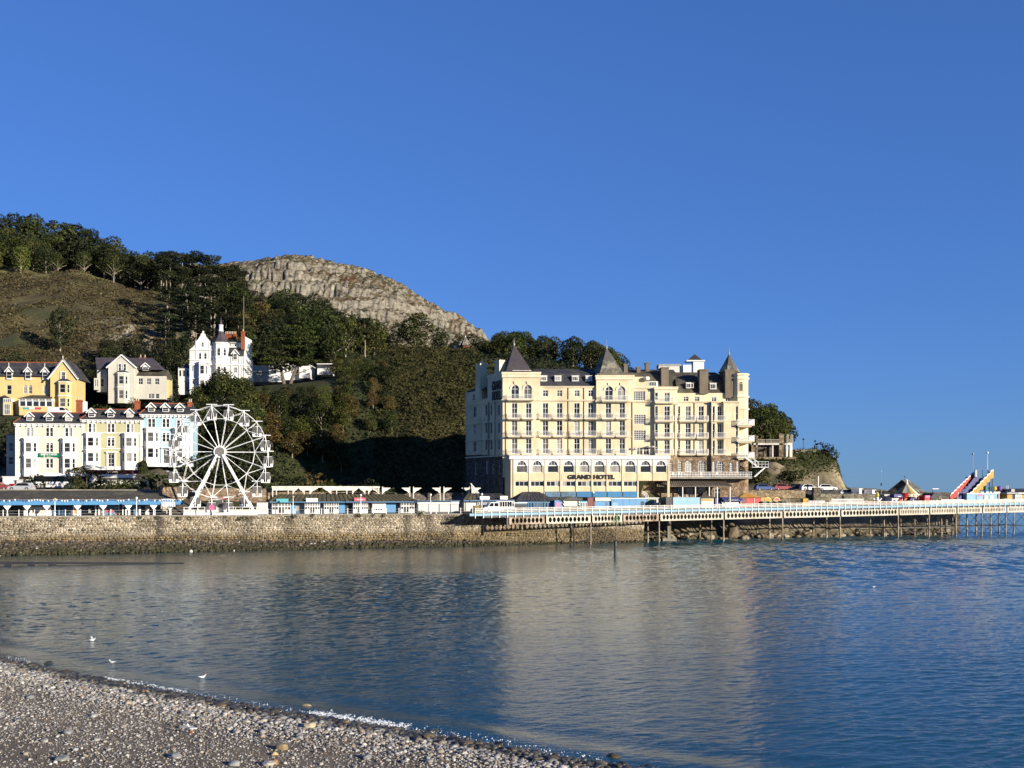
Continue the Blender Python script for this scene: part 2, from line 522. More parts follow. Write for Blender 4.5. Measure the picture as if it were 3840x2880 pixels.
# foliage: leaf cards tinted per leaf, per clump and per plant -----------------
def leafmat(name, c1, c2, c3, hue=0.02, val=0.35, trans=0.25):
    m, t, b = nodes_of(name)
    a = N(t, 'ShaderNodeAttribute', attribute_name='tone')
    sp = N(t, 'ShaderNodeSeparateColor'); t.links.new(a.outputs['Color'], sp.inputs[0])
    c = ramp(t, sp.outputs[0], [(0.0, c1), (0.55, c2), (1.0, c3)])
    oi = N(t, 'ShaderNodeObjectInfo')
    hs = N(t, 'ShaderNodeHueSaturation')
    mr = N(t, 'ShaderNodeMapRange'); mr.inputs[3].default_value = 0.5-hue; mr.inputs[4].default_value = 0.5+hue*0.6
    t.links.new(oi.outputs['Random'], mr.inputs[0]); t.links.new(mr.outputs[0], hs.inputs['Hue'])
    ml = N(t, 'ShaderNodeMath', operation='MULTIPLY'); ml.inputs[1].default_value = 7.31
    fr = N(t, 'ShaderNodeMath', operation='FRACT')
    t.links.new(oi.outputs['Random'], ml.inputs[0]); t.links.new(ml.outputs[0], fr.inputs[0])
    mv = N(t, 'ShaderNodeMapRange'); mv.inputs[3].default_value = 1-val; mv.inputs[4].default_value = 1+val
    t.links.new(fr.outputs[0], mv.inputs[0]); t.links.new(mv.outputs[0], hs.inputs['Value'])
    t.links.new(c, hs.inputs['Color'])
    t.links.new(hs.outputs[0], b.inputs['Base Color'])
    b.inputs['Roughness'].default_value = 0.75
    b.inputs['Specular IOR Level'].default_value = 0.12
    tr = N(t, 'ShaderNodeBsdfTranslucent'); t.links.new(hs.outputs[0], tr.inputs['Color'])
    mx = N(t, 'ShaderNodeMixShader'); mx.inputs[0].default_value = trans
    out = next(n for n in t.nodes if n.type == 'OUTPUT_MATERIAL')
    t.links.new(b.outputs[0], mx.inputs[1]); t.links.new(tr.outputs[0], mx.inputs[2])
    t.links.new(mx.outputs[0], out.inputs['Surface'])
leafmat('leaf', (0.014,0.020,0.006), (0.040,0.051,0.013), (0.082,0.090,0.024), hue=0.03, val=0.45)
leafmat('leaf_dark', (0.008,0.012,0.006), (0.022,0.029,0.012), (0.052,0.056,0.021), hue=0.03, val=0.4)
leafmat('leaf_warm', (0.028,0.024,0.009), (0.075,0.058,0.018), (0.13,0.085,0.028))
leafmat('leaf_bright', (0.028,0.040,0.010), (0.072,0.090,0.020), (0.125,0.125,0.030))
leafmat('bracken', (0.025,0.019,0.009), (0.078,0.064,0.025), (0.14,0.118,0.055), val=0.2)
leafmat('scrub', (0.016,0.020,0.007), (0.047,0.047,0.015), (0.092,0.080,0.027), val=0.25)
leafmat('red_leaf', (0.04,0.006,0.008), (0.13,0.02,0.02), (0.30,0.10,0.08))
paint('bark', (0.12, 0.095, 0.07), rough=0.95, stain=0.4, scale=3)
paint('bark_pale', (0.255, 0.217, 0.165), rough=0.95, stain=0.35, scale=3)
# ------------------------------------------------------------------ the setting: sea
SHORE = np.array([(-140,150),(-80,100),(-45,72),(-28.1,58.5),(-19.9,51.6),(-12.1,45.9),(-8.8,43.6),(-4.2,40.7),(-1.7,39.1),(1.1,36.8),(3.65,35.3),(10,31.5),(25,24),(60,8),(120,-20)], float)
def shore_y(x):
    return np.interp(x, SHORE[:,0], SHORE[:,1])
def shore_d(x, y):
    """Signed distance inland of the waterline (positive on the beach)."""
    return (shore_y(x) - y) * 0.80

m, t, b = nodes_of('sea_water')
b.inputs['Base Color'].default_value = (0.006, 0.046, 0.058, 1)
b.inputs['Roughness'].default_value = 0.04
b.inputs['IOR'].default_value = 1.33
v1 = mapping(t, (1.6, 3.4, 1.0), rot=(0, 0, R(14)))
n1 = noise(t, v1, 1.0, 4, 0.55, 0.4)
v2 = mapping(t, (4.5, 9.0, 1.0), rot=(0, 0, R(-9)))
n2 = noise(t, v2, 1.0, 3, 0.6, 0.3)
v3 = mapping(t, (0.035, 0.06, 1.0), rot=(0, 0, R(20)))
n3 = noise(t, v3, 1.0, 2)
gust = N(t, 'ShaderNodeMapRange'); t.links.new(n3.outputs[0], gust.inputs[0])
gust.inputs[1].default_value = 0.35; gust.inputs[2].default_value = 0.7; gust.inputs[3].default_value = 0.75; gust.inputs[4].default_value = 1.25
hsum = N(t, 'ShaderNodeMath', operation='MULTIPLY_ADD'); hsum.inputs[1].default_value = 0.32
t.links.new(n2.outputs[0], hsum.inputs[0]); t.links.new(n1.outputs[0], hsum.inputs[2])
hm = N(t, 'ShaderNodeMath', operation='MULTIPLY'); t.links.new(hsum.outputs[0], hm.inputs[0]); t.links.new(gust.outputs[0], hm.inputs[1])
bump(t, b, hm.outputs[0], 1.0, 0.03)

def grid_mesh(name, xs, ys, zfun, mats, smooth=True, colors=None, keep=None):
    X, Y = np.meshgrid(xs, ys)
    Z = zfun(X, Y)
    V = np.stack([X, Y, Z], -1).reshape(-1, 3)
    nx, ny = len(xs), len(ys)
    i = np.arange((nx)*(ny)).reshape(ny, nx)
    F = np.stack([i[:-1,:-1], i[:-1,1:], i[1:,1:], i[1:,:-1]], -1).reshape(-1, 4)
    if keep is not None:
        k = keep(X, Y, Z).reshape(-1)
        F = F[k[F].all(1)]
    c = None
    if colors is not None:
        c = colors(X, Y, Z).reshape(-1, 3)
    return np_mesh(name, V, F, mats, c, smooth)

# wavelets as real geometry: sheet rows and columns close together near the beach, wider apart far out
wrng = np.random.default_rng(5)
WAVES = []
for lam, sl, k in ((2.2, 0.19, 8), (3.0, 0.012, 3), (1.5, 0.03, 6), (0.9, 0.052, 9), (0.55, 0.068, 10), (0.4, 0.055, 10)):
    for _ in range(k):
        l_ = lam*wrng.uniform(0.8, 1.25); th = R(-62) + wrng.normal(0, 0.55)
        WAVES.append((lam == 2.2, math.cos(th)*2*PI/l_, math.sin(th)*2*PI/l_, sl*1.41/math.sqrt(k)*l_/(2*PI), wrng.uniform(0, 6.28)))
def sea_z(X, Y):
    d = -shore_d(X, Y); z = np.zeros_like(X)
    amp = (0.8 + 0.45*vnoise(X*0.03, Y*0.045, seed=14))*np.clip(0.25 + d/9, 0.25, 1)
    wx = X + 0.4*vnoise(X*0.5, Y*0.5, seed=15); wy = Y + 0.4*vnoise(X*0.5, Y*0.5, seed=16)
    far = np.clip((Y-75)/90, 0, 1)*np.clip((X+4)/40, 0.12, 1)      # the breeze freshens away from the beach and the sheltering wall
    for fa, kx, ky, a_, ph in WAVES:
        z += a_*np.sin(kx*wx + ky*wy + ph)*(far if fa else 1.0)
    near = np.clip(1 - np.abs(d-1.6)/3.4, 0, 1)
    return z*amp*np.clip(d/0.8, 0.1, 1) + near*0.05*np.sin(d*2*PI/3.6 + vnoise(X*0.12, Y*0.12, seed=4)*2.2)
rows_ = np.concatenate([np.arange(26, 60, 0.10), np.arange(60, 120, 0.22), np.arange(120, 246, 0.45)]); tan_ = np.concatenate([np.arange(-1.3, -0.53, 0.014), np.arange(-0.53, 0.53, 0.0024), np.arange(0.532, 1.3, 0.014)])
YY, TT = np.meshgrid(rows_, tan_, indexing='ij'); XX = YY*TT
V = np.stack([XX, YY, sea_z(XX, YY)], -1).reshape(-1, 3); i = np.arange(YY.size).reshape(YY.shape)
F = np.stack([i[:-1,:-1], i[:-1,1:], i[1:,1:], i[1:,:-1]], -1).reshape(-1, 4)
y0_, y1_, t_ = rows_[0], rows_[-1], tan_[-1]; e0, e1 = y0_*t_, y1_*t_      # the rest of the sheet, out to the horizon
ext = np.array([(-e0,y0_,0),(e0,y0_,0),(e1,y1_,0),(-e1,y1_,0),(-30000,y0_-60,0),(30000,y0_-60,0),(30000,40000,0),(-30000,40000,0)], float)
q = len(V); V = np.concatenate([V, ext]); F = np.concatenate([F, np.array([(4,5,1,0),(5,6,2,1),(6,7,3,2),(7,4,0,3)])+q])
inst('sea', np_mesh('sea', V, F, 'sea_water', smooth=True), label='calm blue sea rippling across the bay', kind='structure')

# ------------------------------------------------------------------ beach
m, t, b = nodes_of('beach_sand')
n1 = noise(t, mapping(t, (0.6,)*3), 1.0, 5, 0.65)
n2 = noise(t, mapping(t, (28,)*3), 1.0, 5, 0.7)
c = ramp(t, n1.outputs[0], [(0.35, (0.125,0.095,0.06)), (0.65, (0.20,0.155,0.10))])
g = ramp(t, n2.outputs[0], [(0.35, (0.35,)*3), (0.62, (1.25,)*3)])
t.links.new(mix(t, 1.0, c, g, 'MULTIPLY'), b.inputs['Base Color'])
b.inputs['Roughness'].default_value = 0.85
bump(t, b, n2.outputs[0], 1.0, 0.06)
def beach_z(X, Y):
    d = shore_d(X, Y)
    z = np.interp(d, [-40,-6,0,3,7,14,30,60], [-6,-0.9,-0.05,0.36,0.62,0.98,2.2,5.0])
    return z + 0.05*fbm(X*0.35, Y*0.35, seed=11) * np.clip(d, 0, 1)
xs = np.arange(-62, 22, 0.35); ys = np.arange(8, 84, 0.35)
inst('beach', grid_mesh('beach', xs, ys, beach_z, 'beach_sand', keep=lambda X, Y, Z: shore_d(X, Y) > -9), label='shingle beach sloping to the water', kind='structure')

# pebbles: one mass of separate stones, each with its own shape and colour
def ico():
    p = (1+5**0.5)/2
    v = np.array([(-1,p,0),(1,p,0),(-1,-p,0),(1,-p,0),(0,-1,p),(0,1,p),(0,-1,-p),(0,1,-p),(p,0,-1),(p,0,1),(-p,0,-1),(-p,0,1)], float)
    v /= np.linalg.norm(v[0])
    f = np.array([(0,11,5),(0,5,1),(0,1,7),(0,7,10),(0,10,11),(1,5,9),(5,11,4),(11,10,2),(10,7,6),(7,1,8),(3,9,4),(3,4,2),(3,2,6),(3,6,8),(3,8,9),(4,9,5),(2,4,11),(6,2,10),(8,6,7),(9,8,1)])
    return v, f
ICO_V, ICO_F = ico()
def rot_mats(n, tilt):
    a = rng.uniform(0, 2*PI, n); bx = rng.normal(0, tilt, n); by = rng.normal(0, tilt, n)
    ca, sa = np.cos(a), np.sin(a)
    Z0 = np.zeros(n); O = np.ones(n)
    Rz = np.stack([np.stack([ca,-sa,Z0],-1), np.stack([sa,ca,Z0],-1), np.stack([Z0,Z0,O],-1)], 1)
    Rx = np.stack([np.stack([O,Z0,Z0],-1), np.stack([Z0,np.cos(bx),-np.sin(bx)],-1), np.stack([Z0,np.sin(bx),np.cos(bx)],-1)], 1)
    Ry = np.stack([np.stack([np.cos(by),Z0,np.sin(by)],-1), np.stack([Z0,O,Z0],-1), np.stack([-np.sin(by),Z0,np.cos(by)],-1)], 1)
    return Rz @ Rx @ Ry
def stones_mesh(name, P, size, tone, mat, flat=0.6, tilt=0.25, jag=0.18, smooth=True):
    """P (n,3) centres, size (n,), tone (n,3 or 4)."""
    n = len(P)
    U = ICO_V[None] * (1 + rng.uniform(-jag, jag, (n, 12, 1)))
    S = np.stack([size*rng.uniform(0.8, 1.35, n), size*rng.uniform(0.65, 1.0, n), size*flat*rng.uniform(0.7, 1.2, n)], -1)
    V = (U * S[:, None, :]) @ np.transpose(rot_mats(n, tilt), (0, 2, 1)) + P[:, None, :]
    F = ICO_F[None] + (np.arange(n)*12)[:, None, None]
    C = np.repeat(tone, 12, 0)
    return np_mesh(name, V.reshape(-1, 3), F.reshape(-1, 3), mat, C, smooth)

PEB = np.array([(0.42,0.40,0.37),(0.34,0.34,0.34),(0.52,0.50,0.46),(0.24,0.24,0.25),(0.30,0.26,0.20),(0.36,0.32,0.26),(0.20,0.19,0.17),(0.56,0.54,0.50),(0.30,0.23,0.18),(0.14,0.14,0.15),(0.38,0.38,0.37),(0.26,0.26,0.26)])
def tones(n, wetness):
    c = PEB[rng.integers(0, len(PEB), n)] * rng.uniform(0.75, 1.15, (n, 1))
    w = wetness[:, None]
    wetc = c*0.22*np.array([1.0, 0.98, 0.85])
    c = c*(1-w) + wetc*w
    return np.concatenate([c, 1-w+0*w], 1) if False else np.concatenate([c, w], 1)
n = 200000
X = rng.uniform(-36, 9, n); Y = rng.uniform(20, 64, n)
d = shore_d(X, Y)
pxx = 1920 + X*FPX/Y
ok = (d > -1.1) & (d < 26) & (pxx > -120) & (pxx < 2600)
band = vnoise(X*0.10 + Y*0.05, d*0.42, seed=21) + 0.35*vnoise(X*0.6, d*0.9, seed=22)
dens = np.interp(d, [-1.1, 0, 1.0, 4.2, 5.4, 8, 26], [0.08, 0.5, 0.85, 0.78, 0.5, 0.58, 0.62]) + np.where(d > 4.5, 0.28*band, 0.1*band)
ok &= rng.uniform(0, 1, n) < np.clip(dens, 0.06, 1)
X, Y, d = X[ok], Y[ok], d[ok]
n = len(X)
size = np.exp(rng.normal(0, 0.42, n)) * np.interp(d, [-1, 0.5, 2.5, 4.5, 6, 26], [0.075, 0.075, 0.052, 0.038, 0.026, 0.030])
size = np.clip(size, 0.016, 0.17)
wet = np.clip(1 - (d + 0.5*vnoise(X*0.8, Y*0.8, seed=31) - 1.0)/1.3, 0, 1)
Z = beach_z(X, Y) + size*0.25
inst('shingle', stones_mesh('shingle', np.stack([X, Y, Z], -1), size, tones(n, wet), 'pebble'), label='grey and white shingle with wet dark stones at the waterline', kind='stuff')

def rock_mesh(name, seed, mat, tone, jag=0.16, sub=2, flat=0.75, cut=0.0):
    """A single boulder: subdivided ico pushed about by noise, flat-sided."""
    V, F = ICO_V.copy(), ICO_F.copy()
    for _ in range(sub):
        mid = {}; V = list(map(tuple, V)); G = []
        def md(a, b_):
            k = (min(a,b_), max(a,b_))
            if k not in mid:
                p = np.array(V[a]) + np.array(V[b_]); p /= np.linalg.norm(p)
                V.append(tuple(p)); mid[k] = len(V)-1
            return mid[k]
        for a, b_, c_ in F:
            x, y, z = md(a,b_), md(b_,c_), md(c_,a)
            G += [(a,x,z),(b_,y,x),(c_,z,y),(x,y,z)]
        V = np.array(V); F = np.array(G)
    r = 1 + jag*2.2*vnoise(V[:,0]*1.3+seed*7.1, V[:,1]*1.3, V[:,2]*1.3, seed) + jag*vnoise(V[:,0]*3.1, V[:,1]*3.1+seed, V[:,2]*3.1, seed+5)
    V = V*r[:,None]
    rs = np.random.default_rng(seed)
    for k in range(5):
        nn = rs.normal(size=3); nn /= np.linalg.norm(nn)
        dd = V@nn; lim = rs.uniform(0.62, 0.85)
        V = V - np.clip(dd-lim, 0, None)[:,None]*nn*0.85
    V[:,2] *= flat
    c = np.array(tone)[None]*(0.85+0.25*vnoise(V[:,0]*2, V[:,1]*2, V[:,2]*2, seed)[:,None])
    return np_mesh(name, V, F, mat, c, smooth=False)

# larger cobbles picked out one by one
tone_mat('cobble', nscale=14.0, namt=0.35, bmp=0.35, spec=0.4, rough=0.45, src='Position', rnd=0.35)
wet_meshes = [rock_mesh('wet_cobble', 40+i, 'cobble', tn) for i, tn in enumerate([(0.045,0.043,0.036),(0.07,0.06,0.04),(0.035,0.036,0.036),(0.12,0.085,0.045)])]
dry_meshes = [rock_mesh('dry_cobble', 50+i, 'pebble', tn) for i, tn in enumerate([(0.34,0.34,0.33),(0.48,0.45,0.40),(0.40,0.33,0.24),(0.27,0.28,0.29)])]
for i in range(150):
    x = random.uniform(-28, 6.5); dd = random.uniform(-0.6, 1.6); y = float(shore_y(np.array(x))) - dd/0.8
    s = random.uniform(0.09, 0.22)
    z = float(beach_z(np.array([x]), np.array([y]))[0])
    o = inst('wet_cobble', random.choice(wet_meshes), None, (x, y, z+s*0.3), random.uniform(0, 6.3), scale=(s*1.2, s, s*0.8),
             label="dark wet cobble lying along the water's edge", cat='cobble', group="wet cobbles along the water's edge")
for i in range(46):
    x = random.uniform(-26, 0); dd = random.uniform(1.5, 11); y = float(shore_y(np.array(x))) - dd/0.8
    s = random.uniform(0.10, 0.18)
    z = float(beach_z(np.array([x]), np.array([y]))[0])
    inst('dry_cobble', random.choice(dry_meshes), None, (x, y, z+s*0.3), random.uniform(0, 6.3), scale=(s*1.25, s, s*0.75),
         label='large dry cobble among the pale shingle', cat='cobble', group='large cobbles on the dry beach')
def big_rock(px, py, wpx, seed, mat, tone, label, name='beach_rock', asp=0.8):
    p = onz(px, py, 0.0)
    for _ in range(6):
        z = float(beach_z(np.array([p.x]), np.array([p.y]))[0]); p = onz(px, py, z)
    s = wpx*p.y/FPX/2
    return inst(name, rock_mesh(name, seed, mat, tone), None, (p.x, p.y, p.z+s*0.35), seed*1.3, scale=(s, s, s*asp), label=label, cat='rock')
big_rock(1150, 2668, 56, 61, 'cobble', (0.34,0.25,0.14), 'pale tan rock where the white splash breaks', asp=0.9)
big_rock(1160, 2730, 46, 62, 'pebble', (0.55,0.45,0.30), 'cream boulder just below the tan splash rock')
big_rock(1060, 2810, 50, 63, 'pebble', (0.36,0.27,0.15), 'lumpy golden rock on the dry shingle', asp=0.7)
big_rock(1030, 2832, 26, 64, 'pebble', (0.62,0.48,0.26), 'small yellow stone beside the golden rock')
big_rock(548, 2602, 34, 65, 'pebble', (0.36,0.25,0.15), 'rounded orange boulder at the edge of the wet stones')
big_rock(236, 2855, 52, 66, 'pebble', (0.33,0.34,0.31), 'broad grey-green boulder at the bottom left of the beach', asp=0.5)
big_rock(1030, 2865, 34, 67, 'pebble', (0.36,0.21,0.11), 'rusty orange stone at the bottom edge of the photo')
big_rock(2295, 2856, 66, 68, 'cobble', (0.10,0.075,0.03), 'seaweedy brown rock standing in the last foam', asp=0.7)
big_rock(1725, 2757, 26, 69, 'cobble', (0.20,0.14,0.07), 'small brown rock awash in the shallow foam')
big_rock(1945, 2770, 40, 70, 'cobble', (0.14,0.11,0.06), 'brown rock just clear of the wavelet')
big_rock(2125, 2806, 24, 71, 'cobble', (0.26,0.17,0.08), 'tawny stone in the water near the bottom edge')
big_rock(180, 2500, 40, 72, 'cobble', (0.045,0.042,0.03), 'black weedy boulder at the left of the waterline')
big_rock(320, 2525, 30, 73, 'cobble', (0.30,0.22,0.12), 'wet ochre stone at the waterline')

# foam where the wavelets break
m, t, b = nodes_of('foam')
b.inputs['Base Color'].default_value = (0.75, 0.77, 0.78, 1); b.inputs['Roughness'].default_value = 0.9
P = []; S = []
def foam_run(px0, px1, n, wid, hgt, s0):
    for i in range(n):
        px = random.uniform(px0, px1)
        xs_, ys_ = SHORE[:,0], SHORE[:,1]
        pp = 1920 + xs_*FPX/np.maximum(ys_, 5)
        k = np.interp(px, pp[:11], np.arange(11))
        x = np.interp(k, np.arange(11), xs_[:11]); y = np.interp(k, np.arange(11), ys_[:11])
        o = random.gauss(0.25, wid)
        clump = 0.5 + 0.5*math.sin(px*0.13) * math.sin(px*0.041+1)
        P.append((x+o*0.6, y+o*0.8, 0.03 + abs(random.gauss(0, hgt))*clump)); S.append(random.uniform(0.4, 1.3)*s0)
foam_run(1150, 1510, 900, 0.16, 0.09, 0.026)
foam_run(370, 690, 330, 0.12, 0.06, 0.022)
foam_run(1520, 2250, 190, 0.4, 0.006, 0.026)
foam_run(690, 1130, 90, 0.2, 0.02, 0.02)
foam_run(0, 120, 50, 0.25, 0.015, 0.022)
P = np.array(P); S = np.array(S)
inst('foam', stones_mesh('foam', P, S, np.full((len(P), 4), 0.8), 'foam', flat=0.5), label='white foam breaking along the shingle', kind='stuff')

# ------------------------------------------------------------------ hill terrain from surveyed section lines
COLS = {
 -500: [(150,4.5),(180,4.5),(184,9.3),(196,9.7),(200,12.2),(217,12.6),(232,21),(243,26.6),(268,27.2),(300,46),(340,68),(400,91),(440,106),(480,121),(560,130),(900,120)],
 0:    [(150,4.5),(180,4.5),(184,9.3),(196,9.7),(200,12.2),(217,12.6),(232,21),(243,26.6),(268,27.2),(300,46),(340,68),(400,91),(440,104),(480,119),(560,126),(900,110)],
 300:  [(150,4.5),(181,4.5),(185,9.3),(196,9.7),(200,12.2),(217,12.6),(232,21),(243,26.6),(268,27.2),(300,44),(340,66),(400,91.5),(440,101),(480,113),(560,116),(900,100)],
 450:  [(150,4.5),(182,4.5),(186,9.3),(196,9.7),(200,12.2),(219,13),(232,21),(243,25.8),(270,27.2),(300,42),(340,63),(400,88),(440,96),(480,104),(560,108),(900,90)],
 600:  [(150,4.5),(183,4.5),(187,8.0),(197,10.5),(203,13.8),(221,14.5),(234,20),(246,25.5),(270,27.5),(300,40),(340,60),(380,78),(440,93),(500,100),(560,100),(900,80)],
 760:  [(150,4.5),(185,4.5),(189,7.0),(198,9.0),(206,12.0),(222,16),(240,23.5),(262,29),(272,35.5),(293,36.2),(310,44),(350,63),(400,82),(440,90),(500,92),(900,70)],
 900:  [(150,4.5),(188,4.5),(192,7.0),(200,9.0),(208,12.0),(222,17),(240,24),(262,32),(272,35.8),(294,36.6),(312,45),(350,62),(400,79),(440,85),(500,84),(900,60)],
 1000: [(150,4.5),(192,4.5),(196,7.5),(204,9.5),(238,10.5),(250,21),(262,32),(272,36.5),(302,38.6),(320,46),(360,63),(400,75),(450,78),(900,55)],
 1200: [(150,4.5),(196,4.5),(200,8.0),(206,8.8),(243,9.6),(251,21),(258,30),(270,37.5),(302,41),(330,54),(360,62),(400,68),(450,68),(900,50)],
 1400: [(150,4.5),(199,4.5),(203,7.5),(209,8.5),(242,9.2),(250,20),(258,29),(270,36.5),(300,44.5),(330,51.5),(360,53.5),(420,52),(900,45)],
 1550: [(150,4.5),(201,4.5),(205,7.0),(211,8.5),(240,9),(249,20),(258,29),(270,35.5),(300,45),(328,52.2),(345,53.2),(420,50),(900,45)],
 1740: [(150,4.5),(204,4.5),(222,6),(242,8.5),(250,19),(258,28),(270,34.5),(300,45),(328,52.4),(345,53.0),(420,50),(900,45)],
 1850: [(150,4.5),(230,4.5),(240,12),(255,22),(275,34),(300,43),(330,51),(350,52),(420,50),(900,45)],
 2100: [(150,4.5),(234,4.5),(244,12),(260,24),(280,35),(305,44),(330,49.5),(350,50),(420,47),(900,45)],
 2350: [(150,4.5),(234,4.5),(246,12),(262,22),(285,33),(310,41),(335,45.5),(350,45.5),(420,42),(900,40)],
 2420: [(150,-3),(205,-2),(208,0.3),(210.5,1.5),(212,4.5),(236,4.5),(246,12),(262,21),(285,31),(310,39),(335,44),(420,40),(900,40)],
 2600: [(150,-3),(206,-2),(209,0.3),(211.5,1.5),(213,4.5),(236,4.6),(246,11),(262,18),(285,28),(310,36),(335,42),(420,38),(900,38)],
 2780: [(150,-3),(209,-2),(212,0.3),(215,2.5),(217,4.6),(226,5.0),(236,8.5),(246,10),(250,16),(256,18),(266,23.5),(300,25),(335,27),(420,25),(900,20)],
 2850: [(150,-3),(211,-2),(214,0.3),(217,2.8),(219,5.2),(226,6.5),(234,9.3),(246,9.8),(249.5,16.3),(252,17.5),(262,22),(290,23),(335,23),(420,20),(900,15)],
 2960: [(150,-3),(213.5,-2),(216.5,0.3),(219.5,3.0),(221.5,5.4),(227,6.8),(234,9.4),(247,9.9),(250,16.2),(252.5,17.5),(257,18.2),(270,19),(335,19),(420,17),(900,12)],
 3080: [(150,-3),(218,-2),(221,0.3),(224,3.0),(226,5.4),(231,7),(236,9.3),(249,9.9),(252.5,14),(256,18.5),(272,19),(320,18.5),(420,16),(900,10)],
 3135: [(150,-3),(220,-2),(223,0.3),(226,3.0),(228,5.4),(232,7),(237,9.2),(250,9.8),(252,12),(255.5,16.2),(272,17),(300,16),(420,10),(900,10)],
 3172: [(150,-3),(221.5,-2),(224.5,0.3),(227.5,3.0),(229.5,5.4),(233,6.6),(238,8.0),(251,8.6),(258,9.2),(300,10.2),(420,10),(900,10)],
 3360: [(150,-3),(228,-2),(231,0.3),(233.5,3.0),(236,5.8),(240,7.0),(252,7.3),(300,9.4),(420,9),(900,10)],
 3540: [(150,-3),(233,-2),(236,0.3),(238,3.0),(240,5.8),(244,6.6),(280,7.0),(320,6),(420,-4),(900,-6)],
 3580: [(150,-4),(234,-3.5),(237,-2),(240,0.8),(243,3.0),(255,3.0),(262,-1.5),(300,-5),(900,-6)],
 3640: [(150,-6),(900,-6)],
 4300: [(150,-6),(900,-6)],
}
DG = np.arange(150, 901, 1.0)
PXG = np.array(sorted(COLS))
TAB = np.array([np.interp(DG, *zip(*COLS[p])) for p in PXG])
def hill_base(X, Y):
    X = np.asarray(X, float); Y = np.asarray(Y, float)
    px = np.clip(1920 + X*FPX/Y, PXG[0], PXG[-1]-1e-3)
    k = np.clip(np.searchsorted(PXG, px, side='right')-1, 0, len(PXG)-2)
    f = (px - PXG[k])/(PXG[k+1]-PXG[k])
    dd = np.clip(Y - 150, 0, len(DG)-2); i = dd.astype(int); g = dd - i
    a = TAB[k, i]*(1-g) + TAB[k, i+1]*g
    b2 = TAB[k+1, i]*(1-g) + TAB[k+1, i+1]*g
    return a*(1-f) + b2*f, px
def hill_z(X, Y):
    z, px = hill_base(X, Y)
    rough = np.clip((z-13)/16, 0, 1)*np.where((px > 2800) & (px < 3600), 0.4, 1.0)
    flat = ((px > -600) & (px < 730) & (Y > 240) & (Y < 272)) | ((px > 690) & (px < 1250) & (Y > 266) & (Y < 304))
    rough = np.where(flat, 0.08, rough)
    z = z + rough*(1.6*fbm(X*0.05, Y*0.05, seed=51) + 0.5*fbm(X*0.25, Y*0.25, seed=57, oct=3))
    crag = np.clip(np.exp(-((px-530)/130)**2 - ((Y-322)/18)**2) + np.exp(-((px-800)/60)**2 - ((Y-318)/14)**2), 0, 1)
    z = z + crag*3.0*np.abs(fbm(X*0.16, Y*0.16, seed=59, oct=4))
    shore = (px > 2415) & (px < 3640) & (z > -1.5) & (z < 7.5)
    z = z + np.where(shore, 0.9*fbm(X*0.35, Y*0.35, seed=61) + 0.5*np.abs(vnoise(X*0.9, Y*0.9, seed=62)), 0)
    cliff = (px > 2820) & (px < 3175) & (Y > 246) & (z > 9.5)
    z = z + np.where(cliff, 0.7*fbm(X*0.4, Y*0.4, seed=63), 0)
    return z
def hz1(x, y):
    return float(hill_z(np.array([x]), np.array([y]))[0])
def hill_col(X, Y, Z):
    px = 1920 + X*FPX/Y
    g = np.array([0.035, 0.038, 0.013]); bra = np.array([0.076, 0.062, 0.026]); rock = np.array([0.27, 0.235, 0.17]); grass = np.array([0.13, 0.12, 0.045])
    n1 = fbm(X*0.07, Y*0.07, seed=71); n2 = fbm(X*0.3, Y*0.3, seed=72)
    def w(v): return np.clip(v, 0, 1)[..., None]
    c = g[None, None]*(1+0.3*n2[..., None])
    field = np.clip((660-px)/80, 0, 1)*np.clip((Y-290)/25, 0, 1)*np.clip((425-Y)/25, 0, 1)
    c = c*(1-w(field)) + bra*(1+0.35*n2[..., None])*w(field)
    c = c*(1-w(field*(n1*1.3+0.1))) + np.array([0.05, 0.05, 0.018])*w(field*(n1*1.3+0.1))
    top = np.clip((Y-392)/10, 0, 1)*np.clip((425-Y)/10, 0, 1)*np.clip((460-px)/100, 0, 1)
    c = c*(1-w(top)) + grass*w(top)
    lawn = np.clip((px-1440)/40, 0, 1)*np.clip((1860-px)/40, 0, 1)*np.clip((Y-318)/6, 0, 1)
    c = c*(1-w(lawn)) + np.array([0.12, 0.10, 0.035])*w(lawn)
    slope = np.clip((px-1440)/40, 0, 1)*np.clip((1780-px)/40, 0, 1)*np.clip((330-Y)/6, 0, 1)
    c = c*(1-w(slope*0.6)) + np.array([0.075, 0.06, 0.022])*(1+0.4*n2[..., None])*w(slope*0.6)
    crag = np.exp(-((px-530)/130)**2 - ((Y-322)/18)**2)*(n2 > -0.15) + np.exp(-((px-800)/60)**2 - ((Y-318)/14)**2)*(n2 > -0.1)
    c = c*(1-w(crag*1.3)) + rock*(1+0.3*n2[..., None])*w(crag*1.3)
    sh = ((px > 2415) & (px < 3640) & (Z < 8)).astype(float)
    srock = np.array([0.20, 0.165, 0.105])*(1+0.45*n2[..., None])*np.clip(0.35+Z/4, 0.3, 1)[..., None]
    c = c*(1-w(sh)) + srock*w(sh)
    cl = ((px > 2830) & (px < 3176) & (Y > 246) & (Y < 258)).astype(float)*np.clip((16.8-Z)/2 + n1, 0, 1)*np.clip((px-2880)/150, 0.25, 1)
    c = c*(1-w(cl)) + np.array([0.21, 0.17, 0.105])*(1+0.55*n2[..., None])*w(cl)
    rd = ((px > 2780) & (px < 3560) & (Z < 10.1) & (Z > 9.0) & (Y > 234) & (Y < 250)).astype(float)
    c = c*(1-w(rd)) + np.array([0.09, 0.085, 0.075])*w(rd)
    lo = ((Y < 240) & (px < 760)).astype(float)*np.clip((16-Z)/4, 0, 1)
    c = c*(1-w(lo)) + np.array([0.10, 0.085, 0.06])*w(lo)
    return np.clip(c, 0.004, 1)
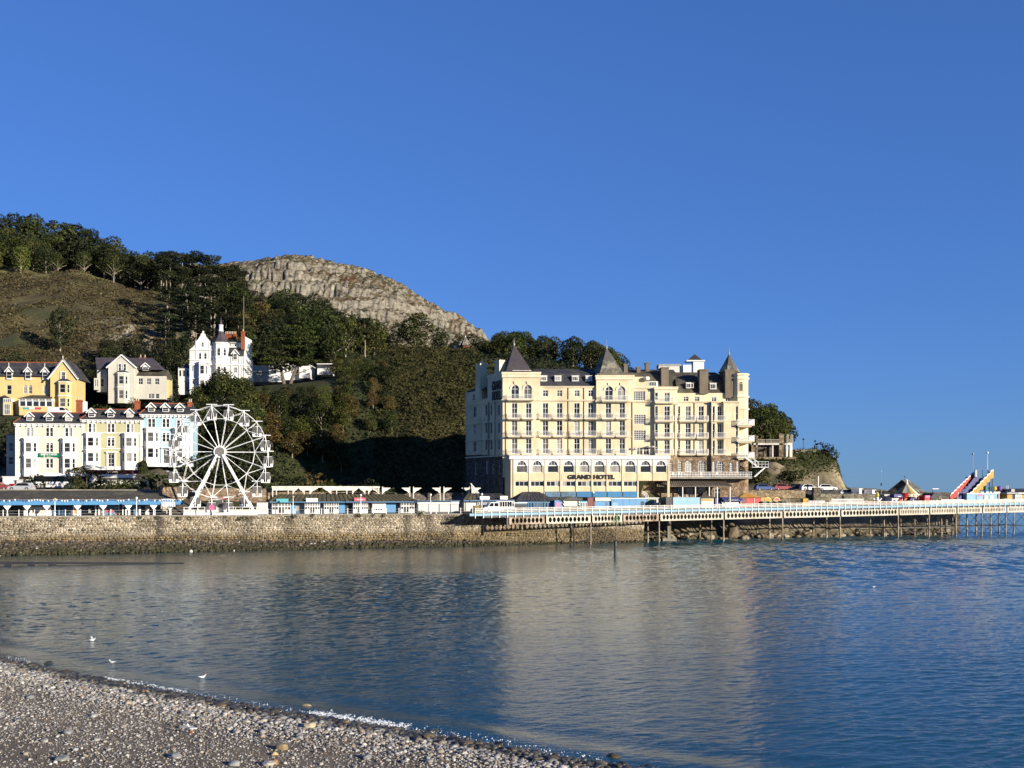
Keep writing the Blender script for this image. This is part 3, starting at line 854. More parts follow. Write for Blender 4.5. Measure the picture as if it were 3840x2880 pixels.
tone_mat('hill_ground', nscale=1.4, namt=0.6, bmp=0.9)
xs = np.arange(-330, 175, 1.6); ys = np.concatenate([np.arange(170, 350, 1.3), np.arange(350, 640, 3.5)])
WO_ = (-77.8, 162.0); WA_ = math.atan(0.342)
def hkeep(X, Y, Z):
    px = 1920 + X*FPX/Y
    inl = (X-WO_[0])*-math.sin(WA_) + (Y-WO_[1])*math.cos(WA_)
    return (px > -620) & (px < 3700) & ((inl > 1.2) | (X > 26))
inst('hillside', grid_mesh('hillside', xs, ys, hill_z, 'hill_ground', True, hill_col, hkeep), label='bracken and scrub covered hillside above the seafront', kind='structure')

# ------------------------------------------------------------------ limestone headland behind the wood
m, t, b = nodes_of('limestone')
v = mapping(t, (0.30, 0.30, 0.22)); n1 = noise(t, v, 1.0, 6, 0.7, 0.8)
v = mapping(t, (0.10, 0.10, 0.55)); n2 = noise(t, v, 1.0, 5, 0.65, 0.3)
c = ramp(t, n1.outputs[0], [(0.34, (0.045,0.042,0.036)), (0.46, (0.185,0.164,0.124)), (0.68, (0.305,0.275,0.213))])
c2 = ramp(t, n2.outputs[0], [(0.35, (0.62,)*3), (0.6, (1.05,)*3)])
c = mix(t, 1.0, c, c2, 'MULTIPLY')
geo = N(t, 'ShaderNodeNewGeometry'); sx = N(t, 'ShaderNodeSeparateXYZ'); t.links.new(geo.outputs['True Normal'], sx.inputs[0])
n3 = noise(t, mapping(t, (0.06,)*3), 1.0, 4)
ad = N(t, 'ShaderNodeMath', operation='MULTIPLY_ADD'); ad.inputs[1].default_value = 0.5
t.links.new(n3.outputs[0], ad.inputs[0]); t.links.new(sx.outputs[2], ad.inputs[2])
gf = ramp(t, ad.outputs[0], [(0.84, (0,0,0)), (0.97, (1,1,1))])
turf = ramp(t, n3.outputs[0], [(0.40, (0.035,0.036,0.015)), (0.5, (0.10,0.08,0.038)), (0.62, (0.075,0.042,0.024))])
t.links.new(mix(t, gf, c, turf), b.inputs['Base Color'])
b.inputs['Roughness'].default_value = 0.95; b.inputs['Specular IOR Level'].default_value = 0.1
bump(t, b, n1.outputs[0], 1.0, 1.6)
SIL = [(560,1010),(700,1000),(860,985),(950,978),(1050,968),(1130,965),(1200,971),(1280,990),(1400,1020),(1470,1046),(1520,1076),(1600,1130),(1680,1175),(1740,1196),(1775,1218),(1810,1250),(1850,1295),(1900,1350),(1990,1460)]
us = np.arange(560, 1990, 3.4); vs = np.concatenate([np.linspace(0, 1.0, 230), np.linspace(1.02, 1.3, 10)])
U, W = np.meshgrid(us, vs)
zc = 9 + (HOR-np.interp(U, *zip(*SIL)))*715/FPX; zb = 40.0
Xh = (U-1920)*715/FPX
Zs = np.where(W <= 1, zb + (zc-zb)*(1-(1-np.minimum(W, 1))**1.55), zc-(W-1)*60)
Dc = 560 + 155*W
q1 = Zs + 5*vnoise(Xh*0.016, Dc*0.016, seed=81) + 1.6*fbm(Xh*0.08, Dc*0.05, seed=82)      # bedding dips and wanders
st = (fbm(Xh*0.02, q1*0.09, seed=88, oct=2)*0.9+0.55).clip(0, 1)
lam = 10.5; fr = q1/lam - np.floor(q1/lam); cut = np.where(fr < 0.38, fr*0.22/0.38, np.where(fr < 0.62, 0.22+(fr-0.38)*0.66/0.24, 0.88+(fr-0.62)*0.12/0.38))
Zh = Zs + np.clip(st*1.3, 0, 1)*(cut-fr)*lam*np.clip((1-W)*9, 0, 1)
lam2 = 3.1; f2 = q1/lam2 - np.floor(q1/lam2); Zh += 0.75*(np.where(f2 < 0.6, f2*0.3/0.6, 0.3+(f2-0.6)*0.7/0.4)-f2)*lam2*(0.4+0.6*st)
rib = np.abs(fbm(Xh*0.30, Zh*0.07, seed=83, oct=3))
Dc = Dc + 1.9*rib*(0.35+0.8*st) + 4*vnoise(Xh*0.035, Zh*0.05, seed=85)
Zh = Zh + 1.2*fbm(Xh*0.3, Dc*0.25, Zh*0.2, seed=86, oct=3) + 1.2*np.maximum(0, vnoise(Xh*0.45, Dc*0.3, Zh*0.3, seed=87))
V = np.stack([Xh, Dc, Zh], -1).reshape(-1, 3)
nx, ny = len(us), len(vs); i = np.arange(nx*ny).reshape(ny, nx)
F = np.stack([i[:-1,:-1], i[:-1,1:], i[1:,1:], i[1:,:-1]], -1).reshape(-1, 4)
inst('headland', np_mesh('headland', V, F, 'limestone', smooth=False), label='pale limestone headland with cliff bands', kind='structure')

# distant low land running out to the right
m = MB()
pts = [(3165, 1827), (3200, 1829), (3240, 1830), (3290, 1833), (3330, 1840), (3400, 1842), (3560, 1847), (3600, 1851)]
vt = []; fc = []
for px, py in pts:
    a = at(px, py, 318); vt += [(a.x, 318, -1), (a.x, 318, a.z), (a.x+2, 345, a.z-0.3), (a.x+2, 345, -1)]
for k in range(len(pts)-1):
    q = 4*k
    fc += [(q, q+4, q+5, q+1), (q+1, q+5, q+6, q+2), (q+2, q+6, q+7, q+3)]
m.add(vt, fc)
m.build('embankment', 'dark_stone', label='low dark embankment beyond the cliff', kind='structure')

# ------------------------------------------------------------------ seafront line
WO = Vector((-77.8, 162.0)); WSL = 0.342
WA = math.atan(WSL); WU = Vector((math.cos(WA), math.sin(WA))); WN = Vector((-math.sin(WA), math.cos(WA)))   # WN points inland
def wpt(px, inland=0.0):
    """Point on the line parallel to the sea wall, `inland` metres behind it, seen at column px."""
    o = WO + WN*inland; k = (px-1920.0)/FPX
    # o.x + u*cx = k*(o.y + u*cy)
    u = (k*o.y - o.x)/(WU.x - k*WU.y)
    return o + WU*u
PZ = 5.45      # promenade level
def zpx(py, D):
    return CAMZ + (HOR - py)*D/FPX

# promenade paving: one sheet behind the wall
m = MB()
a = wpt(-500, 0.3); b_ = wpt(2417, 0.3)
m.prism_z([(a.x, a.y), (b_.x, b_.y), (29.5, 211), (46, 217), (60, 224), (58, 246), (-8, 244), (-40, 205), (-70, 190), (-120, 176)], PZ-0.5, PZ)
m.build('promenade', 'paving', label='paved promenade behind the sea wall', kind='structure')

# ------------------------------------------------------------------ sea wall
W0 = wpt(-420); W1 = wpt(2417)
WL = (W1-W0).length
sw = thing('sea_wall', 'long stone sea wall carrying the promenade above the rubble bank', 'sea wall', (W0.x, W0.y, 0), WA)
m = MB(); m.box(0, 0.06, -1.2, WL, 1.4, PZ-0.12)
m.box(WL-1.2, 0.05, -1.2, WL, 16, PZ-0.12)
m.build('mortar_core', 'dark_stone', sw)
m = MB()
x = 0.0
while x < WL-0.2:
    l = random.uniform(1.6, 2.4); m.box(x, -0.10, PZ-0.14, min(x+l-0.03, WL), 0.75, PZ+random.uniform(0.03, 0.07)); x += l
m.build('coping', 'concrete', sw)
courses = []
z = -0.7
while z < PZ-0.25:
    h = random.uniform(0.16, 0.34)
    if z + h > PZ-0.16: h = PZ-0.155-z
    x = -random.uniform(0, 0.5)
    while x < WL:
        l = random.uniform(0.2, 0.72)
        courses.append((max(x, 0), min(x+l, WL), z, z+h)); x += l
    z += h
arr = np.array(courses)
arr = arr[(arr[:,1]-arr[:,0] > 0.12)]
n = len(arr)
cx = (arr[:,0]+arr[:,1])/2; cz = (arr[:,2]+arr[:,3])/2
def stone_tone(cx, cz, n):
    up = np.array([(0.40,0.335,0.235),(0.47,0.40,0.29),(0.34,0.285,0.20),(0.44,0.39,0.30),(0.30,0.245,0.17),(0.52,0.455,0.345)])
    lowc = np.array([(0.25,0.185,0.095),(0.20,0.15,0.08),(0.29,0.225,0.13),(0.165,0.125,0.07),(0.23,0.19,0.12)])
    a_ = up[rng.integers(0, len(up), n)]; l_ = lowc[rng.integers(0, len(lowc), n)]
    w = np.clip((cz + 0.35*vnoise(cx*0.12, cz*0, seed=91) - 2.0)/0.7, 0, 1)[:, None]
    c = l_*(1-w) + a_*w
    st = np.clip(vnoise(cx*0.5, cz*0.15, seed=92)*2.0-0.7, 0, 1)[:, None]*0.7
    c = c*(1-st)
    rust = np.exp(-((cx-(WL-27))/3.0)**2)[:, None]*np.clip((cz-1.8)/2, 0, 1)[:, None]*(rng.uniform(0, 1, (n, 1)))
    c = c*(1-0.8*rust) + np.array([0.30, 0.12, 0.05])*0.8*rust
    return c*rng.uniform(0.74, 1.1, (n, 1))*np.clip(0.95+0.3*fbm(cx*0.22, cz*0.5, seed=93), 0.6, 1.2)[:, None]
tone = stone_tone(cx, cz, n)
area = (arr[:,1]-arr[:,0])*(arr[:,3]-arr[:,2])
vis = (1920 + (W0.x + WU.x*cx)*FPX/(W0.y + WU.y*cx))
show = np.where((vis > 5) & (cz > 0.6), area/(W0.y+WU.y*cx)**2, 0)
big = set(np.argsort(-show)[:300].tolist())
def block(l, h, dp):
    a_ = 0.025
    v = np.array([(0,0.1,0),(l,0.1,0),(l,0.1,h),(0,0.1,h),(a_,-dp,a_),(l-a_,-dp,a_),(l-a_,-dp,h-a_),(a_,-dp,h-a_)], float)
    v[4:] += rng.uniform(-0.02, 0.02, (4, 3)); return v
BF = np.array([(4,5,6,7),(0,1,5,4),(1,2,6,5),(2,3,7,6),(3,0,4,7)])
VV = []; CC = []
for k in range(n):
    if k in big: continue
    x0, x1, z0, z1 = arr[k]
    v = block(x1-x0-0.025, z1-z0-0.025, rng.uniform(-0.02, 0.10)) + np.array([x0+0.012, 0, z0+0.012])
    VV.append(v); CC.append(np.repeat(tone[k][None], 8, 0))
nb_ = len(VV)
F = (BF[None] + (np.arange(nb_)*8)[:, None, None]).reshape(-1, 4)
inst('stone_courses', np_mesh('stone_courses', np.concatenate(VV), F, 'wall_stone', np.concatenate(CC)), sw, kind='stuff')
proto = {}
for k in sorted(big):
    x0, x1, z0, z1 = arr[k]
    key = (int(min(cz[k], 5)//0.8), int(rng.integers(0, 5)))
    if key not in proto:
        v = block(1.0, 1.0, 0.09); v[4:, 0] = np.clip(v[4:, 0], 0.02, 0.98)
        proto[key] = np_mesh('stone', v, BF, 'wall_stone', np.repeat(tone[k][None], 8, 0))
    inst('stone', proto[key], sw, (x0+0.012, 0, z0+0.012), scale=(x1-x0-0.025, 1, z1-z0-0.025))

# rubble bank at the foot of the wall, weed-covered
n = 26000
u = rng.uniform(0, WL, n); off = rng.uniform(0, 11, n)
bw = np.interp(u, [0, WL*0.22, WL*0.5, WL*0.72, WL*0.86, WL], [10.5, 8.5, 5.5, 3.2, 1.0, 0.6])
ok = off < bw
u, off, bw = u[ok], off[ok], bw[ok]; n = len(u)
bz = np.interp(u, [0, WL*0.22, WL*0.5, WL*0.72, WL*0.86, WL], [1.75, 1.45, 1.05, 0.65, 0.22, 0.12])
zz = bz*(1-off/bw)**0.8 + 0.10*vnoise(u*0.7, off*0.7, seed=95)
size = np.clip(np.exp(rng.normal(0, 0.35, n))*0.20, 0.08, 0.5)
P = np.stack([W0.x + WU.x*u - WN.x*off, W0.y + WU.y*u - WN.y*off, zz], -1)
weed = np.clip((off/bw)*1.6 - 0.25 + 0.5*vnoise(u*0.25, off*0.5, seed=96), 0, 1)[:, None]
base = np.array([(0.085,0.065,0.045),(0.13,0.10,0.065),(0.06,0.05,0.04),(0.17,0.14,0.10),(0.045,0.04,0.035)])[rng.integers(0, 5, n)]
wc = np.array([(0.036,0.040,0.012),(0.05,0.048,0.018),(0.028,0.025,0.012)])[rng.integers(0, 3, n)]
tn = base*(1-0.8*weed) + wc*0.8*weed
tn[rng.uniform(0, 1, n) < 0.006] = (0.5, 0.48, 0.42)
inst('rubble_bank', stones_mesh('rubble_bank', P, size, tn, 'rubble', flat=0.7, tilt=0.5, jag=0.25, smooth=False), label='weedy rubble bank at the foot of the sea wall', kind='stuff')
m = MB()
L = 40
vt = []; fc = []
for k in range(L+1):
    uu = WL*k/L
    w_ = float(np.interp(uu, [0, WL*0.22, WL*0.5, WL*0.72, WL*0.86, WL], [10.5, 8.5, 5.5, 3.2, 1.0, 0.6])); h_ = float(np.interp(uu, [0, WL*0.22, WL*0.5, WL*0.72, WL*0.86, WL], [1.75, 1.45, 1.05, 0.65, 0.22, 0.12]))
    for o_, zz_ in ((0, h_-0.12), (w_*0.5, h_*0.5-0.08), (w_, -0.12), (w_+2, -0.8)):
        p = W0 + WU*uu - WN*o_
        vt.append((p.x, p.y, zz_))
for k in range(L):
    for j in range(3):
        fc.append((4*k+j, 4*k+j+1, 4*k+j+5, 4*k+j+4))
m.add(vt, fc)
m.build('bank_base', 'dark_stone', smooth=True, label='dark shingle under the rubble bank', kind='structure')
# ------------------------------------------------------------------ pier
PO = Vector((0.0, 183.2)); PA = math.atan(0.43); PU = Vector((math.cos(PA), math.sin(PA))); PN = Vector((-math.sin(PA), math.cos(PA)))
def ppx(px, off=0.0):
    """Distance along the pier's seaward edge where column px sees it."""
    o = PO + PN*off; k = (px-1920.0)/FPX
    return (k*o.y - o.x)/(PU.x - k*PU.y)
PS = 0.0118*math.cos(PA)          # the deck climbs gently away from the shore
def pdz(u):
    return 5.20 + PS*u            # underside of the deck edge
U0, U1 = ppx(1782), ppx(3990)
pier = thing('pier', 'long white iron pier on thin columns with lattice railings', 'pier', (PO.x, PO.y, 0), PA)
PW = 8.5
def pz_box(m, u0, u1, y0, y1, dz0, dz1, mm=0):
    a, b2 = pdz(u0), pdz(u1)
    m.add([(u0,y0,a+dz0),(u1,y0,b2+dz0),(u1,y1,b2+dz0),(u0,y1,a+dz0),(u0,y0,a+dz1),(u1,y0,b2+dz1),(u1,y1,b2+dz1),(u0,y1,a+dz1)],
          [(3,2,1,0),(4,5,6,7),(0,1,5,4),(1,2,6,5),(2,3,7,6),(3,0,4,7)], mm)
m = MB(); pz_box(m, U0, U1, 0.1, PW, 0.0, 0.42); m.build('deck', 'timber_grey', pier)
m = MB(); pz_box(m, U0-1.0, U1, 0.0, 0.097, 0.03, 0.46); m.build('fascia', 'light_blue', pier)
m = MB(); pz_box(m, U0+1.5, U1, 0.14, 0.34, -0.30, -0.003); pz_box(m, U0+1.5, U1, PW-0.3, PW-0.1, -0.30, -0.003); m.build('shadow_strip', 'dark_metal', pier)  # dark strips standing in for the shadow line below the fascia

# girder panels with pointed lattice openings
def girder(u0, u1, ncell, mat, y=0.2, hgt=1.22, gapw=0.12, margin=0.35, hole=0.80):
    L = u1-u0; z0 = -0.30-hgt
    m = MB()
    cw = (L-2*margin)/ncell; th = 0.10
    def P(x, z, yy):
        return (x, yy, z)
    H = hgt
    def front(polys):
        for pl in polys:
            m.poly([P(x, z, 0) for x, z in pl]); m.poly([P(x, z, th) for x, z in reversed(pl)])
    front([[(0,0),(margin,0),(margin,H),(0,H)], [(L-margin,0),(L,0),(L,H),(L-margin,H)]])
    for i in range(ncell):
        x0 = margin + i*cw; xm = x0+cw/2; x1 = x0+cw; hw = cw*hole/2
        zb, zt, zm = 0.13, H-0.13, H/2
        b_ = [(xm, zb), (xm+hw*0.62, zb+(zm-zb)*0.30), (xm+hw, zm), (xm+hw*0.62, zt-(zt-zm)*0.30), (xm, zt), (xm-hw*0.62, zt-(zt-zm)*0.30), (xm-hw, zm), (xm-hw*0.62, zb+(zm-zb)*0.30)]
        front([[(x0,0),(xm,0),b_[0],b_[7],b_[6],(x0,zm)], [(xm,0),(x1,0),(x1,zm),b_[2],b_[1],b_[0]],
               [(x1,zm),(x1,H),(xm,H),b_[4],b_[3],b_[2]], [(xm,H),(x0,H),(x0,zm),b_[6],b_[5],b_[4]]])
        for k in range(8):
            p, q = b_[k], b_[(k+1) % 8]
            m.poly([P(p[0], p[1], 0), P(q[0], q[1], 0), P(q[0], q[1], th), P(p[0], p[1], th)])
    m.box(0, -0.05, -0.06, L, th+0.08, 0.05); m.box(0, -0.05, H-0.05, L, th+0.08, H+0.0)
    o = m.build('girder_panel', mat, pier, (u0, y, pdz(u0)+z0))
    o.rotation_euler = (0, -math.atan(PS), 0)
    return o
GP = [(1910,2043,8,'girder_rust'),(2049,2215,10,'girder'),(2222,2333,8,'girder'),(2338,2470,9,'girder_rust'),(2477,2713,17,'girder'),(2719,2934,15,'girder'),(2940,3150,15,'girder'),
      (3156,3369,17,'girder'),(3374,3484,16,'girder'),(3489,3586,14,'girder'),(3591,3682,14,'girder'),(3687,3773,13,'girder'),(3778,3862,13,'girder')]
for a, b2, nc, mt in GP:
    girder(ppx(a, 0.2), ppx(b2, 0.2), nc, mt, hole=0.84 if a < 3370 else 0.60)
ub = ppx(1910, 0.2)
m = MB(); m.box(0, 0, -1.5, ppx(3862)-ub, 0.10, -0.32)
bg = m.build('far_girder', 'girder', pier, (ub, PW-0.4, pdz(ub))); bg.rotation_euler = (0, -math.atan(PS), 0)

# trestles
def column(u, y, zt, r=0.14):
    m = MB(); m.tube((0,0,-1.5), (0,0,zt), r, 8); m.tube((0,0,1.9), (0,0,2.15), r*1.6, 8); m.tube((0,0,-1.5), (0,0,1.2), r*1.25, 8)
    return m.build('column', 'rust_iron', pier, (u, y, 0))
def trestle(u, full=True):
    top = pdz(u)-1.55
    for y in (0.25, PW/2, PW-0.25):
        column(u, y, top+(0.0 if y < 1 else 1.2))
    m = MB()
    m.bar((u, 0.25, 2.0), (u, PW-0.25, 2.0), 0.12, 0.16)
    for y0, y1 in ((0.25, PW/2), (PW/2, PW-0.25)):
        m.tube((u, y0, 2.0), (u, y1, top+0.6), 0.045, 5); m.tube((u, y1, 2.0), (u, y0, top+0.6), 0.045, 5)
        m.tube((u, y0, 2.0), (u, (y0+y1)/2, 0.3), 0.05, 5); m.tube((u, y1, 2.0), (u, (y0+y1)/2, 0.3), 0.05, 5)
    m.build('cross_brace', 'dark_metal', pier)
TP = [2474, 2716, 2937, 3153, 3371, 3487, 3588, 3685, 3775, 3862]
for px in TP:
    trestle(ppx(px))
for a, b2 in zip(TP[4:-1], TP[5:]):                  # bracing along the far spans
    u0, u1 = ppx(a), ppx(b2)
    m = MB()
    for y in (0.25, PW-0.25):
        m.bar((u0, y, 2.0), (u1, y, 2.0), 0.1, 0.13)
    y = PW-0.25; top = pdz(u0)-1.4
    m.tube((u0, y, 2.0), (u1, y, top), 0.04, 5); m.tube((u1, y, 2.0), (u0, y, top), 0.04, 5)
    m.tube((u0, y, 0.2), (u1, y, 1.9), 0.04, 5); m.tube((u1, y, 0.2), (u0, y, 1.9), 0.04, 5)
    m.build('span_brace', 'dark_metal', pier)
# old supports against the sea wall
m = MB(); u = ppx(2217); m.tube((u, 0.25, -1.5), (u, 0.25, pdz(u)-1.5), 0.17, 8); m.build('column', 'rust_iron', pier, label='rust-brown column standing against the sea wall')
m = MB(); u2 = ppx(2165); m.tube((u2, 1.0, -1.5), (u2-0.4, 1.0, 3.6), 0.13, 6); m.build('column', 'dark_metal', pier, label='black leaning strut against the sea wall')
m = MB(); m.tube((u2+0.6, 0.7, 0.5), (u-0.1, 0.4, 0.7), 0.08, 6); m.tube((u2+0.6, 0.7, 0.6), (u-0.3, 0.5, 3.2), 0.05, 5); m.tube((u2, 0.9, 2.6), (u2+1.5, 0.7, 0.4), 0.04, 5); m.build('cross_brace', 'dark_metal', pier)
m = MB(); u = ppx(1905); m.box(u-0.15, 0.2, 3.0, u+0.15, 0.5, pdz(u)-0.3); m.build('bracket', 'dark_metal', pier)

# railing: posts and pierced panels
RH = 0.42
npost = 94
posts = [U0 + (U1-U0)*i/npost for i in range(npost+1)]
bayL = posts[1]-posts[0]
mp = MB(); mp.box(-0.05, -0.05, -0.35, 0.05, 0.05, 1.28); mp.box(-0.07, -0.07, 1.28, 0.07, 0.07, 1.33)
post_me = mp.mesh('railing_post', 'white_metal')
mp = MB()
nh = 7; cw = (bayL-0.12)/nh; r = 0.072
for row in range(2):
    zc = 0.70 + row*0.30 + 0.1
    for i in range(nh):
        x0 = 0.06+i*cw; xm = x0+cw/2
        hx, hz = 0.092, 0.112
        z0, z1 = zc-0.15, zc+0.15
        oct_ = [(xm+hx*math.cos(PI*k/4+PI/8), zc+hz*math.sin(PI*k/4+PI/8)) for k in range(8)]
        # ring of quads between the cell and its round opening
        cell = [(x0+cw, zc+0.075), (xm+cw*0.25, z1), (xm-cw*0.25, z1), (x0, zc+0.075), (x0, zc-0.075), (xm-cw*0.25, z0), (xm+cw*0.25, z0), (x0+cw, zc-0.075)]
        for k in range(8):
            a, b2 = cell[k], cell[(k+1) % 8]; c_, d_ = oct_[(k+1) % 8], oct_[k]
            mp.poly([(a[0], 0, a[1]), (b2[0], 0, b2[1]), (c_[0], 0, c_[1]), (d_[0], 0, d_[1])])
        for (ax, az), (bx, bz), (cx_, cz_) in (((x0, z0), (xm-cw*0.25, z0), (x0, zc-0.075)), ((x0+cw, z0), (x0+cw, zc-0.075), (xm+cw*0.25, z0)), ((x0+cw, z1), (xm+cw*0.25, z1), (x0+cw, zc+0.075)), ((x0, z1), (x0, zc+0.075), (xm-cw*0.25, z1))):
            mp.poly([(ax, 0, az), (bx, 0, bz), (cx_, 0, cz_)])
mp.box(0.05, -0.03, 1.25, bayL-0.05, 0.05, 1.30); mp.box(0.05, -0.03, 0.62, bayL-0.05, 0.03, 0.66)
panel_me = mp.mesh('railing_panel', 'white_dirty')
for side, y in (('front', -0.06), ('back', PW)):
    for i, u in enumerate(posts):
        if side == 'back' and u < ppx(3350, PW): continue
        inst('railing_post', post_me, pier, (u, y, pdz(u)))
        if i < npost:
            o = inst('railing_panel', panel_me, pier, (u, y, pdz(u))); o.rotation_euler = (0, -math.atan(PS), 0)

# white slatted parapet seat along the outer deck
mp = MB()
pz_box(mp, ppx(3395), U1, 0.25, 0.6, 0.46, 1.15)
mp.build('bench_back', 'white_dirty', pier)

# ------------------------------------------------------------------ lamp posts
def lamp(px, ytop, ybase, D, globe, mat, lab, zb=None, gr=0.2, r=0.06):
    p = at(px, ybase, D)
    z0 = p.z if zb is None else zb
    h = zpx(ytop, D) - z0
    o = thing('street_lamp', lab, 'street lamp', (p.x, p.y, z0))
    m = MB(); m.lathe(0, 0, [(r*2.2, 0), (r*2.2, 0.5), (r*1.4, 0.6), (r, h*0.6), (r*0.8, h-2*gr)], 8); m.build('post', mat, o)
    m = MB(); m.lathe(0, 0, [(gr*0.35, h-2*gr), (gr*0.9, h-1.6*gr), (gr, h-gr), (gr*0.8, h-0.4*gr), (gr*0.2, h)], 10); m.build('lamp_globe', globe, o, smooth=True)
    return o
def lampw(px, ytop, inland, globe, mat, lab, gr=0.2):
    q = wpt(px, inland); return lamp(px, ytop, 1900, q.y, globe, mat, lab, zb=PZ, gr=gr)
lampw(206, 1867, 0.9, 'brass', 'white_metal', 'white lamp post with brass globe in front of the blue canopy, left one', 0.20)
lampw(512, 1863, 0.9, 'lamp_globe', 'white_metal', 'white lamp post with pale globe in front of the blue canopy, right one', 0.20)
lampw(1099, 1858, 1.2, 'brass', 'white_metal', 'white lamp post beside the teal shop sign')
lampw(1353, 1852, 1.2, 'lamp_globe', 'white_metal', 'white lamp post in front of the red shop sign')
lampw(1615, 1851, 1.2, 'lamp_globe', 'white_metal', 'white lamp post before the closed shutters')
lampw(1807, 1849, 3.0, 'lamp_globe', 'white_metal', 'white lamp post before the mossy kiosk roof')
def lampp(px, ytop, lab, mat='dark_metal', globe='lamp_globe', gr=0.2, off=0.35):
    u = ppx(px, off); q = PO + PU*u + PN*off
    return lamp(px, ytop, 1900, q.y, globe, mat, lab, zb=pdz(u)+0.42, gr=gr)
lampp(2040, 1845, 'dark lamp post on the pier rail before the black tent', globe='grey_metal')
lampp(2225, 1842, 'dark lamp post on the pier rail before the blue stalls', globe='lamp_globe')
lampp(2513, 1862, 'thin black post on the pier by the blue hoarding', globe='dark_metal', gr=0.09)
lampp(2961, 1856, 'slender lamp post on the pier by the golden tent', mat='grey_metal', gr=0.1)
lampp(3383, 1870, 'short white post where the pier girder changes', mat='white_metal', gr=0.12)
lampp(3592, 1846, 'white lamp post at the foot of the slide', mat='white_metal', gr=0.16)
lampp(3786, 1844, 'white lamp post near the far end of the pier', mat='white_metal', gr=0.15)

# promenade railing on the sea wall
rail = thing('promenade_railing', 'low white-posted railing along the top of the sea wall', 'railing', (W0.x, W0.y, PZ+0.02), WA)
mp = MB(); mp.box(-0.045, -0.045, 0, 0.045, 0.045, 0.95); mp.box(-0.06, -0.06, 0.95, 0.06, 0.06, 1.02)
pm = mp.mesh('railing_post', 'white_metal')
uend = (wpt(1775)-W0).length
npst = int(uend/2.15)
for i in range(npst+1):
    inst('railing_post', pm, rail, (uend*i/npst, 0.35, 0))
for zz in (0.42, 0.84):
    m = MB(); m.tube((0, 0.35, zz), (uend, 0.35, zz), 0.022, 5); m.build('rail', 'grey_metal', rail)

# pillar where the railing of the pier begins
m = MB(); m.box(-0.6, -0.3, 0, 0.6, 0.5, 1.25); m.box(-0.7, -0.4, 1.25, 0.7, 0.6, 1.4)
q = wpt(1790, 0.6); m.build('stone_pillar', 'tan_stone', None, (q.x, q.y, PZ), WA, label='squat stone pillar where the pier railing begins', cat='pillar')

# ------------------------------------------------------------------ marker post in the water, groyne
p = onz(2308, 2083, 0)
o = thing('marker_post', 'dark tide marker post with green lattice topmark in the water', 'marker post', (p.x, p.y, 0))
s_ = p.y/FPX
m = MB(); m.tube((0,0,-2), (0,0,57*s_), 0.22, 8); m.build('pile', 'dark_metal', o)
m = MB(); m.box(-0.32,-0.32,30*s_,0.32,0.32,33*s_); m.box(-0.30,-0.3,54*s_,0.30,0.3,59*s_); m.build('band', 'dark_metal', o)
m = MB(); m.tube((0.15,0,50*s_), (0.15,0,135*s_), 0.075, 6); m.build('pole', 'timber_grey', o)
m = MB()
zt, zb = 158*s_, 128*s_
for k in range(6):
    a = 2*PI*k/6; m.tube((0.15+0.5*math.cos(a), 0.5*math.sin(a), zb), (0.15, 0, zt), 0.035, 4)
for q_ in (0, 0.33, 0.66):
    rr = 0.5*(1-q_); zz = zb+(zt-zb)*q_
    for k in range(6):
        a, b2 = 2*PI*k/6, 2*PI*(k+1)/6
        m.tube((0.15+rr*math.cos(a), rr*math.sin(a), zz), (0.15+rr*math.cos(b2), rr*math.sin(b2), zz), 0.03, 4)
m.build('topmark', 'green', o)

a = onz(-220, 2124, 0); b2 = onz(690, 2112, 0.0)
ang = math.atan2(b2.y-a.y, b2.x-a.x); Lg = math.hypot(b2.x-a.x, b2.y-a.y)
g = thing('timber_groyne', 'dark low timber groyne sinking into the calm water', 'groyne', (a.x, a.y, 0), ang)
m = MB()
m.add([(0,-0.25,0.28),(Lg,-0.25,-0.10),(Lg,0.25,-0.10),(0,0.25,0.28),(0,-0.25,0.62),(Lg,-0.25,0.10),(Lg,0.25,0.10),(0,0.25,0.62)], [(3,2,1,0),(4,5,6,7),(0,1,5,4),(1,2,6,5),(2,3,7,6),(3,0,4,7)])
m.build('beam', 'dark_metal', g)
for px in (-60, 27, 110, 185):
    m = MB(); m.box(-0.35,-0.3,-1,0.35,0.3,0.3)
    u = (onz(px, 2121, 0)-a).length; m.build('leg', 'dark_metal', g, (u, 0, 0))
